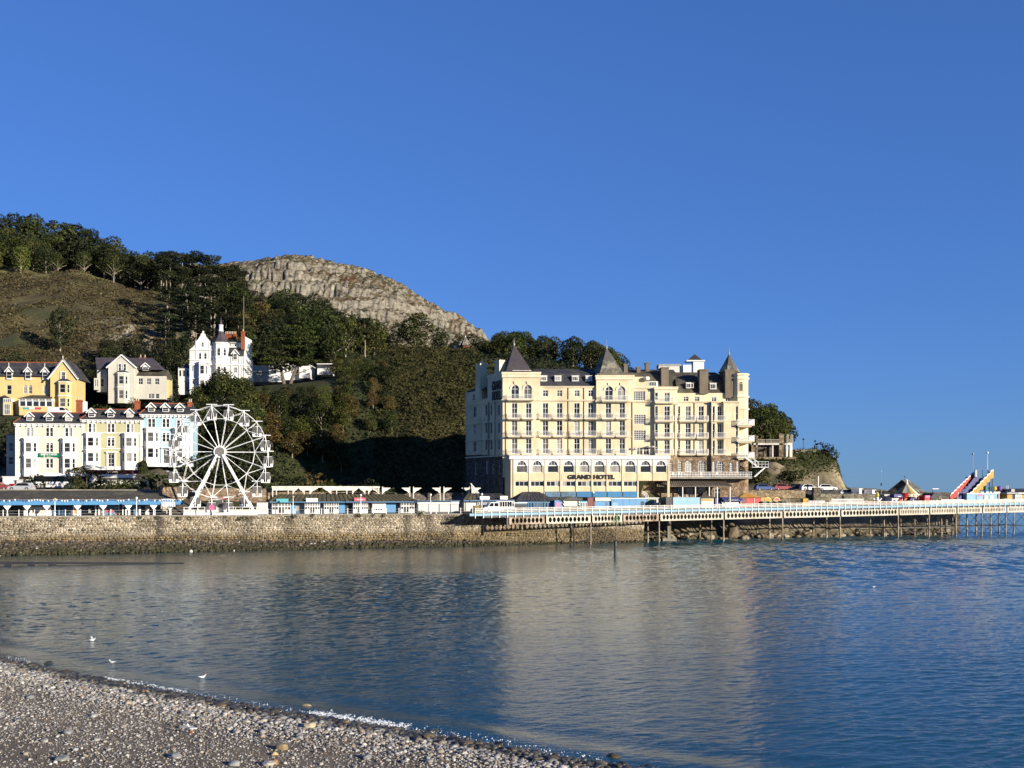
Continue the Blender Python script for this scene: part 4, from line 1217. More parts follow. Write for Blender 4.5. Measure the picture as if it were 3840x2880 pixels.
# ------------------------------------------------------------------ windows, balconies, lettering
_wc = {}
PANES = ['glass', 'glass', 'glass', 'glass_mid', 'glass_mid', 'glass_pale', 'glass_dark']
def win(par, x, z0, w, h, nx=1, nz=2, y=0.12, arch=False, mat='white', pane=None, rz=0.0, name='window', fr=0.07, tr=0.5, split=False, loc=None):
    """A window at the foot (x, z0) of its opening: frame with bars, glass behind as its own piece."""
    w = round(w, 2); h = round(h, 2)
    key = (w, h, nx, nz, arch, mat, fr, tr)
    if key not in _wc:
        m = MB(); d = 0.08; zt = h - (w/2 if arch else 0)
        m.box(-w/2, 0, 0, -w/2+fr, d, zt); m.box(w/2-fr, 0, 0, w/2, d, zt); m.box(-w/2+fr, 0.002, 0, w/2-fr, d-0.002, fr)
        if arch:
            NN = 8; r0, r1 = w/2, w/2-fr
            for i in range(NN):
                a, b2 = PI*i/NN, PI*(i+1)/NN
                m.prism_y([(r1*math.cos(a), zt+r1*math.sin(a)), (r0*math.cos(a), zt+r0*math.sin(a)), (r0*math.cos(b2), zt+r0*math.sin(b2)), (r1*math.cos(b2), zt+r1*math.sin(b2))], 0, d)
            m.box(-w/2+fr, 0.004, zt-0.03, w/2-fr, d-0.004, zt+0.04)
        else:
            m.box(-w/2+fr, 0.002, h-fr, w/2-fr, d-0.002, h)
        bw = fr*0.75
        for i in range(1, nx):
            xx = -w/2 + w*i/nx; m.box(xx-bw/2, 0.006, fr, xx+bw/2, d-0.006, (h-fr if not arch else h-fr*0.7))
        zs = [zt*tr] if nz == 2 else [zt*k/nz for k in range(1, nz)]
        for zz in zs:
            m.box(-w/2+fr, 0.01, zz-bw/2, w/2-fr, d-0.01, zz+bw/2)
        g = MB()
        if arch:
            g.poly([(-w/2+0.02, 0.06, 0.02), (w/2-0.02, 0.06, 0.02)] + [((w/2-0.02)*math.cos(PI*i/8), 0.06, zt+(w/2-0.02)*math.sin(PI*i/8)) for i in range(9)])
        elif split:
            pw = w/nx; g.poly([(-pw/2+0.01, 0.06, 0.02), (pw/2-0.01, 0.06, 0.02), (pw/2-0.01, 0.06, h-0.02), (-pw/2+0.01, 0.06, h-0.02)])
        else:
            g.poly([(-w/2+0.02, 0.06, 0.02), (w/2-0.02, 0.06, 0.02), (w/2-0.02, 0.06, h-0.02), (-w/2+0.02, 0.06, h-0.02)])
        _wc[key] = (m.mesh(name, mat), g, {})
    fm, g, gm = _wc[key]
    o = inst(name, fm, par, loc if loc is not None else (x, y, z0), rz)
    for k in range(nx if split else 1):
        pm = pane or random.choice(PANES)
        if pm not in gm: gm[pm] = g.mesh('pane', pm)
        inst('pane', gm[pm], o, ((-w/2 + w*(k+0.5)/nx) if split else 0, 0, 0))
    return o

_bc = {}
def balcony(par, x, z, w, dep=1.0, rh=1.0, y=0.0, slab='cream_trim', rail='white_metal', rz=0.0, loc=None, bars=None):
    w = round(w, 2); key = (w, dep, rh, slab, rail)
    if key not in _bc:
        m = MB(); m.box(-w/2, -dep, -0.16, w/2, 0, 0); m.box(-w/2+0.15, -dep*0.72, -0.30, w/2-0.15, 0, -0.163)
        r_ = MB(); t_ = 0.035
        for zz in (rh-0.04, rh*0.12):
            r_.box(-w/2, -dep, zz, w/2, -dep+t_, zz+0.045); r_.box(-w/2, -dep+t_, zz, -w/2+t_, 0, zz+0.045); r_.box(w/2-t_, -dep+t_, zz, w/2, 0, zz+0.045)
        nb = max(6, int(w/0.22))
        for i in range(nb+1):
            xx = -w/2 + (w-t_)*i/nb; r_.box(xx, -dep+0.004, 0, xx+t_, -dep+t_-0.004, rh-0.042)
        for s2 in (-1, 1):
            for i in range(1, 5):
                yy = -dep + dep*i/5; xx = s2*(w/2-t_/2); r_.box(xx-t_/2+0.003, yy, 0, xx+t_/2-0.003, yy+t_, rh-0.042)
        _bc[key] = (m.mesh('balcony', slab), r_.mesh('railing', rail))
    a, b2 = _bc[key]
    o = inst('balcony', a, par, loc if loc is not None else (x, y, z), rz)
    inst('railing', b2, o)
    return o

def lettering(txt, size, mat, par=None, loc=(0,0,0), rz=0.0, depth=0.05, bold=0.02, name='lettering', width=None, space=1.0, **kw):
    cu = bpy.data.curves.new('txt', 'FONT'); cu.body = txt; cu.size = size; cu.extrude = depth; cu.offset = bold
    cu.align_x = 'CENTER'; cu.space_character = space; cu.resolution_u = 3
    ob = bpy.data.objects.new('txt', cu); col.objects.link(ob)
    me = bpy.data.meshes.new_from_object(ob.evaluated_get(bpy.context.evaluated_depsgraph_get()))
    bpy.data.objects.remove(ob)
    V = np.empty(len(me.vertices)*3); me.vertices.foreach_get('co', V); V = V.reshape(-1, 3)
    V = np.stack([V[:,0], -V[:,2], V[:,1]], -1)
    if width:
        ww = V[:,0].max()-V[:,0].min(); V[:,0] *= width/ww
    me.vertices.foreach_set('co', V.ravel()); me.materials.clear(); me.materials.append(MAT[mat]); me.name = name; me.update()
    return inst(name, me, par, loc, rz, **kw)

# ------------------------------------------------------------------ the grand hotel
HD = 209.0
hroot = at(1885, 1850, HD)
hotel = thing('hotel', 'huge cream seafront hotel with spired towers and rows of balconies', 'hotel', (hroot.x, HD, PZ))
def hx(px, yo=0.0): return (px-1920.0)*(HD+yo)/FPX - hroot.x
def hv(py, yo=0.0): return zpx(py, HD+yo) - PZ
HS = HD/FPX
def section(pxl, pxr, yo, ytop, ybot, wins, mat='cream', back=8.0, name='wall'):
    """wins: (px, ytop, ybottom, width_px, kind)"""
    m = MB(); holes = []; s_ = (HD+yo)/FPX
    x0, x1, z0, z1 = hx(pxl, yo), hx(pxr, yo), hv(ybot, yo), hv(ytop, yo)
    todo = []
    for px, a, b2, w, kind in wins:
        cx = hx(px, yo); hw = w*s_/2; zb = hv(b2, yo); zt = hv(a, yo)
        holes.append((cx-hw, cx+hw, zb, zt, kind == 'arch' or kind == 'archgrid')); todo.append((cx, zb, 2*hw, zt-zb, kind))
    m.wall(x0, x1, z0, z1, holes, y=yo, dep=0.2, m=0)
    m.poly([(x0, yo, z0), (x0, yo, z1), (x0, yo+back, z1), (x0, yo+back, z0)]); m.poly([(x1, yo, z1), (x1, yo, z0), (x1, yo+back, z0), (x1, yo+back, z1)])
    m.poly([(x0, yo, z1), (x1, yo, z1), (x1, yo+back, z1), (x0, yo+back, z1)])
    m.build(name, mat, hotel)
    for cx, zb, w, h, kind in todo:
        yy = yo+0.11
        if kind == 'french': win(hotel, cx, zb, w, h, 2, 2, yy, tr=0.66, fr=0.09)
        elif kind == 'casement': win(hotel, cx, zb, w, h, 2, 2, yy, tr=0.6, fr=0.09)
        elif kind == 'arch': win(hotel, cx, zb, w, h, 2, 1, yy, arch=True, fr=0.1)
        elif kind == 'archgrid': win(hotel, cx, zb, w, h, 3, 4, yy, arch=True, fr=0.09)
        elif kind == 'grid': win(hotel, cx, zb, w, h, 5, 5, yy, fr=0.08, pane='glass_mid')
        elif kind == 'sash': win(hotel, cx, zb, w, h, 1, 2, yy, fr=0.08)
def course(pxl, pxr, yo, yt, yb, proud=0.16, mat='cream_trim', name='string_course'):
    m = MB(); x0, x1 = hx(pxl, yo), hx(pxr, yo); za, zb = hv(yb, yo), hv(yt, yo)
    m.box(x0-proud*0.6, yo-proud, za, x1+proud*0.6, yo-0.003, zb); m.box(x0-proud*0.6-0.08, yo-proud-0.10, zb-(zb-za)*0.35, x1+proud*0.6+0.08, yo-proud-0.002, zb+0.03)
    m.build(name, mat, hotel)
def rows(pxs, w, spec):
    return [(px, a, b2, w, 'french') for px in pxs for a, b2 in spec]
AR = [(1511, 1569), (1577, 1635), (1644, 1702)]
A_w = rows([1929, 1982], 21, AR) + [(1931, 1444, 1496, 30, 'arch'), (1979, 1444, 1496, 30, 'arch')]
section(1885, 2025, -0.6, 1402, 1790, A_w, back=9)
B_w = rows([2045, 2098, 2163, 2215], 21, AR) + [(px, 1463, 1487, 20, 'casement') for px in (2045, 2098, 2163, 2215)]
section(2025, 2236, 0.0, 1452, 1790, B_w)
C_w = rows([2281, 2333], 21, AR) + [(2283, 1449, 1501, 30, 'arch'), (2329, 1449, 1501, 30, 'arch')]
section(2236, 2375, -0.6, 1405, 1790, C_w, back=9)
section(2375, 2455, -0.25, 1450, 1790, [(2397, 1467, 1502, 44, 'grid'), (2399, 1555, 1590, 44, 'grid'), (2399, 1614, 1651, 44, 'grid'), (2398, 1678, 1706, 22, 'french'), (2423, 1678, 1706, 20, 'french')])
ER = [(1523, 1578), (1588, 1641), (1651, 1703)]
section(2455, 2540, -0.9, 1452, 1708, rows([2501], 21, ER) + [(2461, a, b2, 11, 'sash') for a, b2 in ER] + [(2501, 1472, 1508, 21, 'french'), (2461, 1472, 1500, 11, 'sash')], back=10)
section(2540, 2668, -0.3, 1505, 1708, rows([2580, 2629], 20, ER) + [(2546, a, b2, 10, 'sash') for a, b2 in ER], back=10)
section(2668, 2688, -0.95, 1505, 1708, [(2676, a, b2, 9, 'sash') for a, b2 in ER], back=10)
section(2688, 2714, -0.2, 1505, 1708, [(2698, a, b2, 18, 'french') for a, b2 in ER], back=10)
section(2714, 2772, -0.9, 1505, 1708, [(2763, a, b2, 9, 'sash') for a, b2 in ER], back=10)
section(2540, 2772, 1.6, 1474, 1506, [(2572, 1487, 1505, 20, 'casement'), (2614, 1487, 1505, 18, 'casement'), (2677, 1489, 1506, 19, 'casement'), (2729, 1489, 1506, 19, 'casement'), (2762, 1492, 1506, 9, 'sash')], back=9)
# rusticated stone ground floors of the right wing
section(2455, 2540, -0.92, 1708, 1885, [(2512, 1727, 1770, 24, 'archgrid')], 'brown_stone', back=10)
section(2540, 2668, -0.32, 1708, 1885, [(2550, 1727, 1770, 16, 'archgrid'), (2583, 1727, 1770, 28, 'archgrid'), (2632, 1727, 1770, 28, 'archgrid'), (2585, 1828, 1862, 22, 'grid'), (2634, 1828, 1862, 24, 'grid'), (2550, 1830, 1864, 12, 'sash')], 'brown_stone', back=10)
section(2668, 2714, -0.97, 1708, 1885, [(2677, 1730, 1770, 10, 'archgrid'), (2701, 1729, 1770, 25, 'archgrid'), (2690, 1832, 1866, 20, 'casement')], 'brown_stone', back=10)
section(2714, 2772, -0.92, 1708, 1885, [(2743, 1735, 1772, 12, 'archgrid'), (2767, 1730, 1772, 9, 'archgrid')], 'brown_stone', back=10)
# corner turret at the seaward end
m = MB(); cx, cy = hx(2769, 3.0), 2.2; r_ = 1.75
m.prism_z([(cx+r_*math.cos(PI/8+PI*k/4), cy+r_*math.sin(PI/8+PI*k/4)) for k in range(8)], hv(1708, 2), hv(1402, 2)); m.build('turret', 'cream', hotel)
m = MB(); m.prism_z([(cx+(r_+0.02)*math.cos(PI/8+PI*k/4), cy+(r_+0.02)*math.sin(PI/8+PI*k/4)) for k in range(8)], hv(1885, 2), hv(1708, 2)); m.build('turret_base', 'brown_stone', hotel)
for ya in (1403, 1418, 1486, 1532):
    m = MB(); rr = r_+0.22; m.prism_z([(cx+rr*math.cos(PI/8+PI*k/4), cy+rr*math.sin(PI/8+PI*k/4)) for k in range(8)], hv(ya+6, 2), hv(ya, 2)); m.build('turret_band', 'cream_trim', hotel)
for k in (-2, -1, 0):      # blind arched niches of the turret
    a = -PI/2 + (k+2)*PI/4 + 0.0
    rr = r_*math.cos(PI/8)
    px_, py_ = cx+rr*math.cos(a), cy+rr*math.sin(a)
    win(hotel, 0, 0, 0.75, 1.9, 1, 1, arch=True, mat='cream_trim', pane='glass_mid', loc=(px_+0.01*math.cos(a), py_+0.01*math.sin(a)-0.06, hv(1470, 2)), rz=a+PI/2)
# pavilion tower above the right wing
m = MB(); cx, cy = hx(2734, 5.0), 5.0; r_ = 1.95
m.prism_z([(cx+r_*math.cos(PI/8+PI*k/4), cy+r_*math.sin(PI/8+PI*k/4)) for k in range(8)], hv(1480, 5), hv(1398, 5)); m.build('turret', 'slate_old', hotel)
def spire(base, apex, mat, fin):
    m = MB(); b0 = [Vector(p) for p in base]; ap = Vector(apex)
    mid = [p.lerp(ap, 0.14) - Vector((0,0,(ap.z-p.z)*0.05)) for p in b0]
    n_ = len(b0)
    m.add(b0+mid, [(i, (i+1) % n_, (i+1) % n_+n_, i+n_) for i in range(n_)])
    m.cone(mid, ap)
    o = m.build('spire', mat, hotel)
    m = MB(); m.lathe(ap.x, ap.y, [(0.16, ap.z-0.3), (0.2, ap.z+0.05), (0.08, ap.z+0.35), (0.05, ap.z+0.6), (0.02, fin)], 6); m.build('finial', 'grey_metal', o)
z_ = hv(1395, 0); spire([(hx(1896), -0.45, z_), (hx(2000), -0.45, z_), (hx(1992), 6.5, z_), (hx(1877), 5.0, z_)], (hx(1928, 2.5), 2.6, hv(1291, 2.5)), 'slate_purple', hv(1266, 2.5))
z_ = hv(1403, 0); spire([(hx(2247), -0.45, z_), (hx(2345), -0.45, z_), (hx(2336), 6.5, z_), (hx(2215), 5.0, z_)], (hx(2275, 2.5), 2.6, hv(1303, 2.5)), 'slate_lichen_or_lit', hv(1272, 2.5))
z_ = hv(1398, 5); spire([(cx+2.3*math.cos(PI/8+PI*k/4), cy+2.3*math.sin(PI/8+PI*k/4), z_) for k in range(8)], (cx, cy, hv(1326, 5)), 'slate_lichen_or_lit', hv(1300, 5))
# cornices and string courses
course(1885, 2025, -0.6, 1396, 1416, 0.22, name='cornice'); course(2236, 2375, -0.6, 1408, 1424, 0.22, name='cornice')
m = MB(); x0, x1 = hx(2238), hx(2373); m.box(x0, -0.75, hv(1408)+0.03, x1, 4, hv(1402)); m.build('parapet', 'render_brown', hotel)
m = MB(); x0, x1 = hx(1922), hx(1992); m.box(x0, -0.80, hv(1398)+0.3, x1, -0.5, hv(1390)); m.build('parapet', 'white_dirty', hotel)
course(2025, 2236, 0, 1449, 1454, 0.18, name='cornice'); course(2375, 2455, -0.25, 1449, 1457, 0.18, name='cornice'); course(2455, 2540, -0.9, 1451, 1461, 0.22, name='cornice')
for a, b2, yo, y_ in ((1885, 2025, -0.6, 1498), (2025, 2236, 0, 1499), (2236, 2375, -0.6, 1503), (2375, 2455, -0.25, 1504), (2455, 2540, -0.9, 1512), (2540, 2668, -0.3, 1505), (2668, 2688, -0.95, 1505), (2688, 2714, -0.2, 1505), (2714, 2772, -0.9, 1505)):
    course(a, b2, yo, y_, y_+5, 0.22)
for a, b2, yo, dy in ((1885, 2025, -0.6, 0), (2025, 2236, 0, 0), (2236, 2375, -0.6, 0), (2455, 2540, -0.9, 7), (2540, 2668, -0.3, 7), (2668, 2688, -0.95, 7), (2688, 2714, -0.2, 7), (2714, 2772, -0.9, 7)):
    for y_ in (1570, 1636):
        course(a, b2, yo, y_+dy, y_+dy+3, 0.07)
# arched hood moulds over the top windows of the towers
for px, yt in ((1931, 1444), (1979, 1444), (2283, 1449), (2329, 1449)):
    m = MB(); c_ = hx(px, -0.6); r0 = 15*HS; zc = hv(yt+15, -0.6)
    for i in range(8):
        a, b2 = PI*i/8, PI*(i+1)/8
        m.prism_y([(c_+q*math.cos(t_), zc+q*math.sin(t_)) for q, t_ in ((r0+0.05, a), (r0+0.28, a), (r0+0.28, b2), (r0+0.05, b2))], -0.72, -0.603)
    m.prism_y([(c_-0.14, zc+r0+0.1), (c_+0.14, zc+r0+0.1), (c_+0.22, zc+r0+0.75), (c_-0.22, zc+r0+0.75)], -0.78, -0.725)
    m.build('hood_mould', 'cream_trim', hotel)
# drainpipes
for px, yo, a, b2 in ((1897, -0.6, 1500, 1705), (2131, 0, 1452, 1705), (2190, 0, 1452, 1705), (2237, 0, 1505, 1705), (2371, -0.6, 1505, 1705), (2530, -0.9, 1512, 1708), (2604, -0.3, 1505, 1708), (2660, -0.3, 1520, 1708)):
    m = MB(); m.tube((hx(px, yo), yo-0.1, hv(b2, yo)), (hx(px, yo), yo-0.1, hv(a, yo)), 0.07, 6); m.build('drainpipe', 'drain_pipe', hotel)
# balconies
for px, yo in ((1929, -0.6), (1982, -0.6), (2045, 0), (2098, 0), (2163, 0), (2215, 0), (2281, -0.6), (2333, -0.6)):
    for y_ in (1570, 1636, 1703):
        balcony(hotel, hx(px-2, yo), hv(y_, yo), 46*HS, 1.05, 1.0, yo)
for px, y_ in ((1952, 1499), (2306, 1504)):
    balcony(hotel, hx(px, -0.6), hv(y_, -0.6), 100*HS, 1.0, 1.0, -0.6)
for px, w, yo in ((2490, 70, -0.9), (2575, 60, -0.3), (2632, 44, -0.3), (2698, 46, -0.2)):
    for y_ in (1579, 1642, 1704):
        balcony(hotel, hx(px, yo), hv(y_, yo), w*HS, 0.95, 1.0, yo)
balcony(hotel, hx(2490, -0.9), hv(1509, -0.9), 70*HS, 0.8, 1.0, -0.9)
for y_ in (1594, 1654, 1716):      # end balconies wrapped round the seaward corner
    m = MB(); x0, x1 = hx(2757), hx(2812, 2.5); z_ = hv(y_, 0)
    m.box(x0, -1.7, z_-0.2, x1, 3.4, z_); m.box(x0+0.3, -1.4, z_-0.45, x1-0.5, 3.2, z_-0.203); o = m.build('balcony', 'cream_trim', hotel)
    m = MB()
    for zz in (0.1, 0.98):
        m.box(x0, -1.7, z_+zz, x1, -1.65, z_+zz+0.05); m.box(x1-0.05, -1.65, z_+zz, x1, 3.4, z_+zz+0.05)
    k = x0
    while k < x1:
        m.box(k, -1.697, z_, k+0.04, -1.653, z_+0.98); k += 0.16
    for i in range(30):
        yy = -1.6+i*0.166; m.box(x1-0.047, yy, z_, x1-0.003, yy+0.04, z_+0.98)
    m.build('railing', 'white_metal', o)
# long first-floor terrace over the canopy
z_ = hv(1790, -0.9); x0, x1 = hx(2508, -3), hx(2812, -1)
m = MB(); m.box(x0, -3.0, z_-0.3, x1, -0.925, z_); m.box(x1-2.6, -0.923, z_-0.3, x1, 3.0, z_); o = m.build('terrace_deck', 'concrete', hotel)
m = MB()
for zz in (0.1, 0.5, 0.98):
    m.box(x0, -3.0, z_+zz, x1, -2.95, z_+zz+0.05); m.box(x1-0.05, -2.95, z_+zz, x1, 3, z_+zz+0.05)
k = x0
while k < x1:
    m.box(k, -2.997, z_, k+0.06, -2.953, z_+0.98); k += 0.30
m.build('railing', 'white_metal', o)
random.seed(31)
for i in range(9):       # white garden chairs on the terrace
    xx = random.uniform(x0+1, x1-2)
    m = MB(); m.box(-0.25,-0.25,0.38,0.25,0.25,0.43); m.box(-0.25,0.2,0.43,0.25,0.26,0.9)
    for sx_ in (-0.22, 0.22):
        for sy_ in (-0.22, 0.22): m.box(sx_-0.025, sy_-0.025, 0, sx_+0.025, sy_+0.025, 0.379)
    m.build('terrace_chair', 'white', None, (hroot.x+xx, HD-2.0, PZ+z_+0.002), random.uniform(0, 6), label='white plastic chair on the hotel terrace over the canopy', cat='chair', group='white chairs on the hotel terrace')
# ribbed canopy over the garden entrance
x0, x1 = hx(2462, -3.5), hx(2742, -3.5); za, zb = hv(1797, -1), hv(1823, -4)
m = MB(); m.add([(x0+0.5, -0.98, za), (x1-1.5, -0.98, za), (x1, -4.2, zb), (x0, -4.2, zb), (x0+0.5, -0.98, za-0.12), (x1-1.5, -0.98, za-0.12), (x1, -4.2, zb-0.12), (x0, -4.2, zb-0.12)],
               [(0,3,2,1), (4,5,6,7), (3,7,6,2), (1,2,6,5), (0,4,7,3)])
o = m.build('canopy', 'timber_grey', hotel)
nrib = 34
for i in range(nrib+1):
    f_ = i/nrib; m = MB(); a = (x0+0.5+(x1-1.5-x0-0.5)*f_, -0.98, za+0.04); b2 = (x0+(x1-x0)*f_, -4.2, zb+0.04)
    m.bar(a, b2, 0.09, 0.10); m.build('rib', 'render_brown', o)
for px in (2508, 2560, 2608, 2660, 2690, 2738):
    m = MB(); x_ = hx(px, -4); m.box(x_-0.09, -4.1, -0.0, x_+0.09, -3.95, zb-0.1); m.build('canopy_post', 'white', hotel)
# chimneys
def chim(px0, px1, yt, yb, yo, mat, pots=0, dep=1.6, cap=True):
    m = MB(); x0, x1 = hx(px0, yo), hx(px1, yo); m.box(x0, yo, hv(yb, yo), x1, yo+dep, hv(yt, yo))
    if cap: m.box(x0-0.1, yo-0.1, hv(yt, yo)-0.25, x1+0.1, yo+dep+0.1, hv(yt, yo)-0.02)
    return m.build('chimney', mat, hotel)
chim(2480, 2508, 1376, 1452, 3.0, 'render_brown', dep=3.0); chim(2624, 2656, 1384, 1476, 1.0, 'render_brown', dep=2.6); chim(2720, 2756, 1386, 1492, 1.2, 'render_brown', dep=2.4)
chim(2340, 2354, 1364, 1410, 5.0, 'render_brown'); chim(2388, 2402, 1375, 1410, 5.0, 'render_brown'); chim(2421, 2436, 1359, 1410, 6.5, 'render_brown')
# lift house and dormers on the roof
m = MB(); m.box(hx(2375), 1.0, hv(1452), hx(2428), 6, hv(1411)); m.build('lift_house', 'cream', hotel)
m = MB(); m.box(hx(2430), 1.0, hv(1452), hx(2470), 4, hv(1428)); m.build('dormer', 'white', hotel)
win(hotel, hx(2450), hv(1446), 1.5, 0.85, 3, 1, 0.93, pane='glass_mid')
m = MB(); m.tube((hx(2415, 0.5), 0.6, hv(1421)), (hx(2415, 0.5), 0.7, hv(1416)), 0.08, 6); m.lathe(hx(2425, 0.4), 0.5, [(0.05, hv(1428)), (0.55, hv(1424)), (0.62, hv(1416)), (0.5, hv(1412)), (0.05, hv(1411))], 10); m.build('satellite_dish', 'white_dirty', hotel)
m = MB()
for px in (2372, 2381, 2431, 2445):
    yy = 1685 if px < 2400 else 1678
    m.lathe(hx(px, -0.5), -0.7, [(0.1, hv(yy+3)), (0.5, hv(yy)), (0.5, hv(yy-4)), (0.1, hv(yy-6))], 8)
m.build('satellite_dish', 'grey_metal', hotel)
# roofs
def mansard(pxl, pxr, yo, yb, ym, yt, mat, d1=1.6, d2=5.0, back=12, hipl=0.0, hipr=0.0):
    x0, x1 = hx(pxl, yo), hx(pxr, yo); z0, z1, z2 = hv(yb, yo), hv(ym, yo+d1), hv(yt, yo+d2)
    v = [(x0, yo, z0), (x1, yo, z0), (x0+hipl*d1, yo+d1, z1), (x1-hipr*d1, yo+d1, z1), (x0+hipl*d2, yo+d2, z2), (x1-hipr*d2, yo+d2, z2), (x0+hipl*d2, yo+back, z2), (x1-hipr*d2, yo+back, z2), (x0, yo+back, z0), (x1, yo+back, z0)]
    m = MB(); m.add(v, [(0,1,3,2), (2,3,5,4), (4,5,7,6), (6,7,9,8), (0,2,4,6,8), (1,9,7,5,3)])
    m.add([(x0-0.0, yo+d1-0.06, z1-0.05), (x1, yo+d1-0.06, z1-0.05), (x1, yo+d1+0.2, z1+0.12), (x0, yo+d1+0.2, z1+0.12)], [(0,1,2,3)])
    m.build('roof', mat, hotel)
mansard(2000, 2240, 0.25, 1449, 1402, 1384, 'slate')
mansard(2345, 2540, 3.0, 1450, 1400, 1386, 'slate_old')
mansard(2538, 2770, 1.75, 1474, 1428, 1396, 'slate_old', d1=1.3, d2=5, hipr=0.75)
def dormer(px, py, w, h, yo, mat='white', nx=3):
    m = MB(); c_ = hx(px, yo); ww = w*HS/2; z0, z1 = hv(py+h/2, yo), hv(py-h/2, yo)
    m.box(c_-ww, yo-0.1, z0, c_+ww, yo+1.6, z1); m.box(c_-ww-0.08, yo-0.2, z1, c_+ww+0.08, yo+1.7, z1+0.1); m.build('dormer', mat, hotel)
    win(hotel, c_, z0+0.1, 2*ww-0.2, z1-z0-0.2, nx, 1, yo-0.16, pane='glass_mid', fr=0.07)
for px in (2039, 2092, 2157, 2208): dormer(px, 1420, 25, 20, 0.75)
dormer(2582, 1446, 18, 20, 1.9, nx=2); dormer(2595, 1446, 14, 20, 1.92, 'render_brown', 1); dormer(2674, 1449, 24, 22, 1.9); dormer(2748, 1451, 10, 20, 2.0, nx=1)
# --- left flank, splayed back from the front and in its own shade
FL0 = (hx(1746, 12.6), 12.6); FL1 = (0.0, -0.6)
fl_len = math.hypot(FL1[0]-FL0[0], FL1[1]-FL0[1]); fl_a = math.atan2(FL1[1]-FL0[1], FL1[0]-FL0[0])
def flu(px):
    """distance along the flank where column px meets it"""
    k = (px-1920.0)/FPX; ox, oy = FL0[0]+hroot.x, FL0[1]+HD; dx, dy = math.cos(fl_a), math.sin(fl_a)
    return (k*oy-ox)/(dx-k*dy)
def flz(py, u): return zpx(py, HD + FL0[1] + u*math.sin(fl_a)) - PZ
def flank(pxl, pxr, ytop, ybot, wins, mat, yoff=0.0, back=6):
    ua, ub = flu(pxl), flu(pxr); um = (ua+ub)/2
    m = MB(); m.M = Matrix.Translation((FL0[0], FL0[1], 0)) @ Matrix.Rotation(fl_a, 4, 'Z')
    holes = []; todo = []
    for px, a, b2, w in wins:
        u = flu(px); holes.append((u-w/2, u+w/2, flz(b2, u), flz(a, u))); todo.append((u, flz(b2, u), w, flz(a, u)-flz(b2, u)))
    z0, z1 = flz(ybot, um), flz(ytop, um)
    m.wall(ua, ub, z0, z1, holes, y=yoff, dep=0.2)
    m.poly([(ua, yoff, z0), (ua, yoff, z1), (ua, yoff+back, z1), (ua, yoff+back, z0)]); m.poly([(ua, yoff, z1), (ub, yoff, z1), (ub, yoff+back, z1), (ua, yoff+back, z1)])
    m.build('wall', mat, hotel)
    R_ = Matrix.Translation((FL0[0], FL0[1], 0)) @ Matrix.Rotation(fl_a, 4, 'Z')
    for u, z, w, h in todo:
        p = R_ @ Vector((u, yoff+0.1, z)); win(hotel, 0, 0, w, h, 2 if w > 1 else 1, 2, loc=tuple(p), rz=fl_a, fr=0.08)
    return ua, ub, z0, z1
SR = [(1518, 1558), (1585, 1625), (1650, 1688)]
flank(1828, 1885, 1400, 1706, [(px, a, b2, 0.8) for px in (1842, 1870) for a, b2 in SR], 'cream')
flank(1806, 1828, 1495, 1706, [(1822, a, b2, 0.8) for a, b2 in SR], 'cream', 0.05)
flank(1746, 1806, 1468, 1706, [(1780, a+6, b2+6, 1.3) for a, b2 in SR] + [(1776, 1478, 1502, 0.9)], 'cream', 0.02)
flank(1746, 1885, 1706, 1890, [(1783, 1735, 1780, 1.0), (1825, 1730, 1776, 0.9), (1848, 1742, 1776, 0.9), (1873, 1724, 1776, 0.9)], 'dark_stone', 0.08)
for ya in (1499, 1574, 1640, 1706):
    m = MB(); m.M = Matrix.Translation((FL0[0], FL0[1], 0)) @ Matrix.Rotation(fl_a, 4, 'Z')
    u0, u1 = flu(1746), flu(1884); za, zb = flz(ya+18, 0), flz(ya, u1)
    m.box(u0, -0.14, zb-0.25, u1-0.1, -0.003, zb); m.build('string_course', 'cream_trim', hotel)
for px in (1832, 1836, 1858):
    m = MB(); m.M = Matrix.Translation((FL0[0], FL0[1], 0)) @ Matrix.Rotation(fl_a, 4, 'Z')
    u = flu(px); m.tube((u, -0.12, flz(1880, u)), (u, -0.12, flz(1505, u)), 0.07, 6); m.build('drainpipe', 'drain_pipe', hotel)
for txt, yb, hh, wpx in (('GRAND', 1461, 33, (1846, 1881)), ('HOTEL', 1499, 32, (1847, 1880))):
    u0, u1 = flu(wpx[0]), flu(wpx[1]); uc = (u0+u1)/2
    p = Matrix.Translation((FL0[0], FL0[1], 0)) @ Matrix.Rotation(fl_a, 4, 'Z') @ Vector((uc, -0.08, flz(yb, uc)))
    lettering(txt, hh*HS/0.70, 'letter', hotel, tuple(p), fl_a, 0.06, 0.06, width=u1-u0)
m = MB(); u0, u1 = flu(1748), flu(1800)
R_ = Matrix.Translation((FL0[0], FL0[1], 0)) @ Matrix.Rotation(fl_a, 4, 'Z'); m.M = R_
z0, z1 = flz(1468, 3), flz(1418, 6)
m.add([(u0, 0, z0), (u1+6, 0, z0), (u1+6, 4, z1), (u0+3.5, 4, z1), (u0, 9, z0), (u1+6, 9, z0)], [(0,1,2,3), (0,3,4), (3,2,5,4), (1,5,2)]); m.build('roof', 'slate', hotel)
def fchim(px0, px1, yt, yb, yoff, dep, mat='cream'):
    m = MB(); m.M = R_; u0, u1 = flu(px0), flu(px1); m.box(u0, yoff, flz(yb, u0), u1, yoff+dep, flz(yt, u0)); m.box(u0-0.1, yoff-0.1, flz(yt, u0)-0.4, u1+0.1, yoff+dep+0.1, flz(yt, u0)-0.15); m.build('chimney', mat, hotel)
fchim(1785, 1803, 1366, 1500, -0.12, 1.5); fchim(1849, 1866, 1352, 1402, 0.4, 1.6)
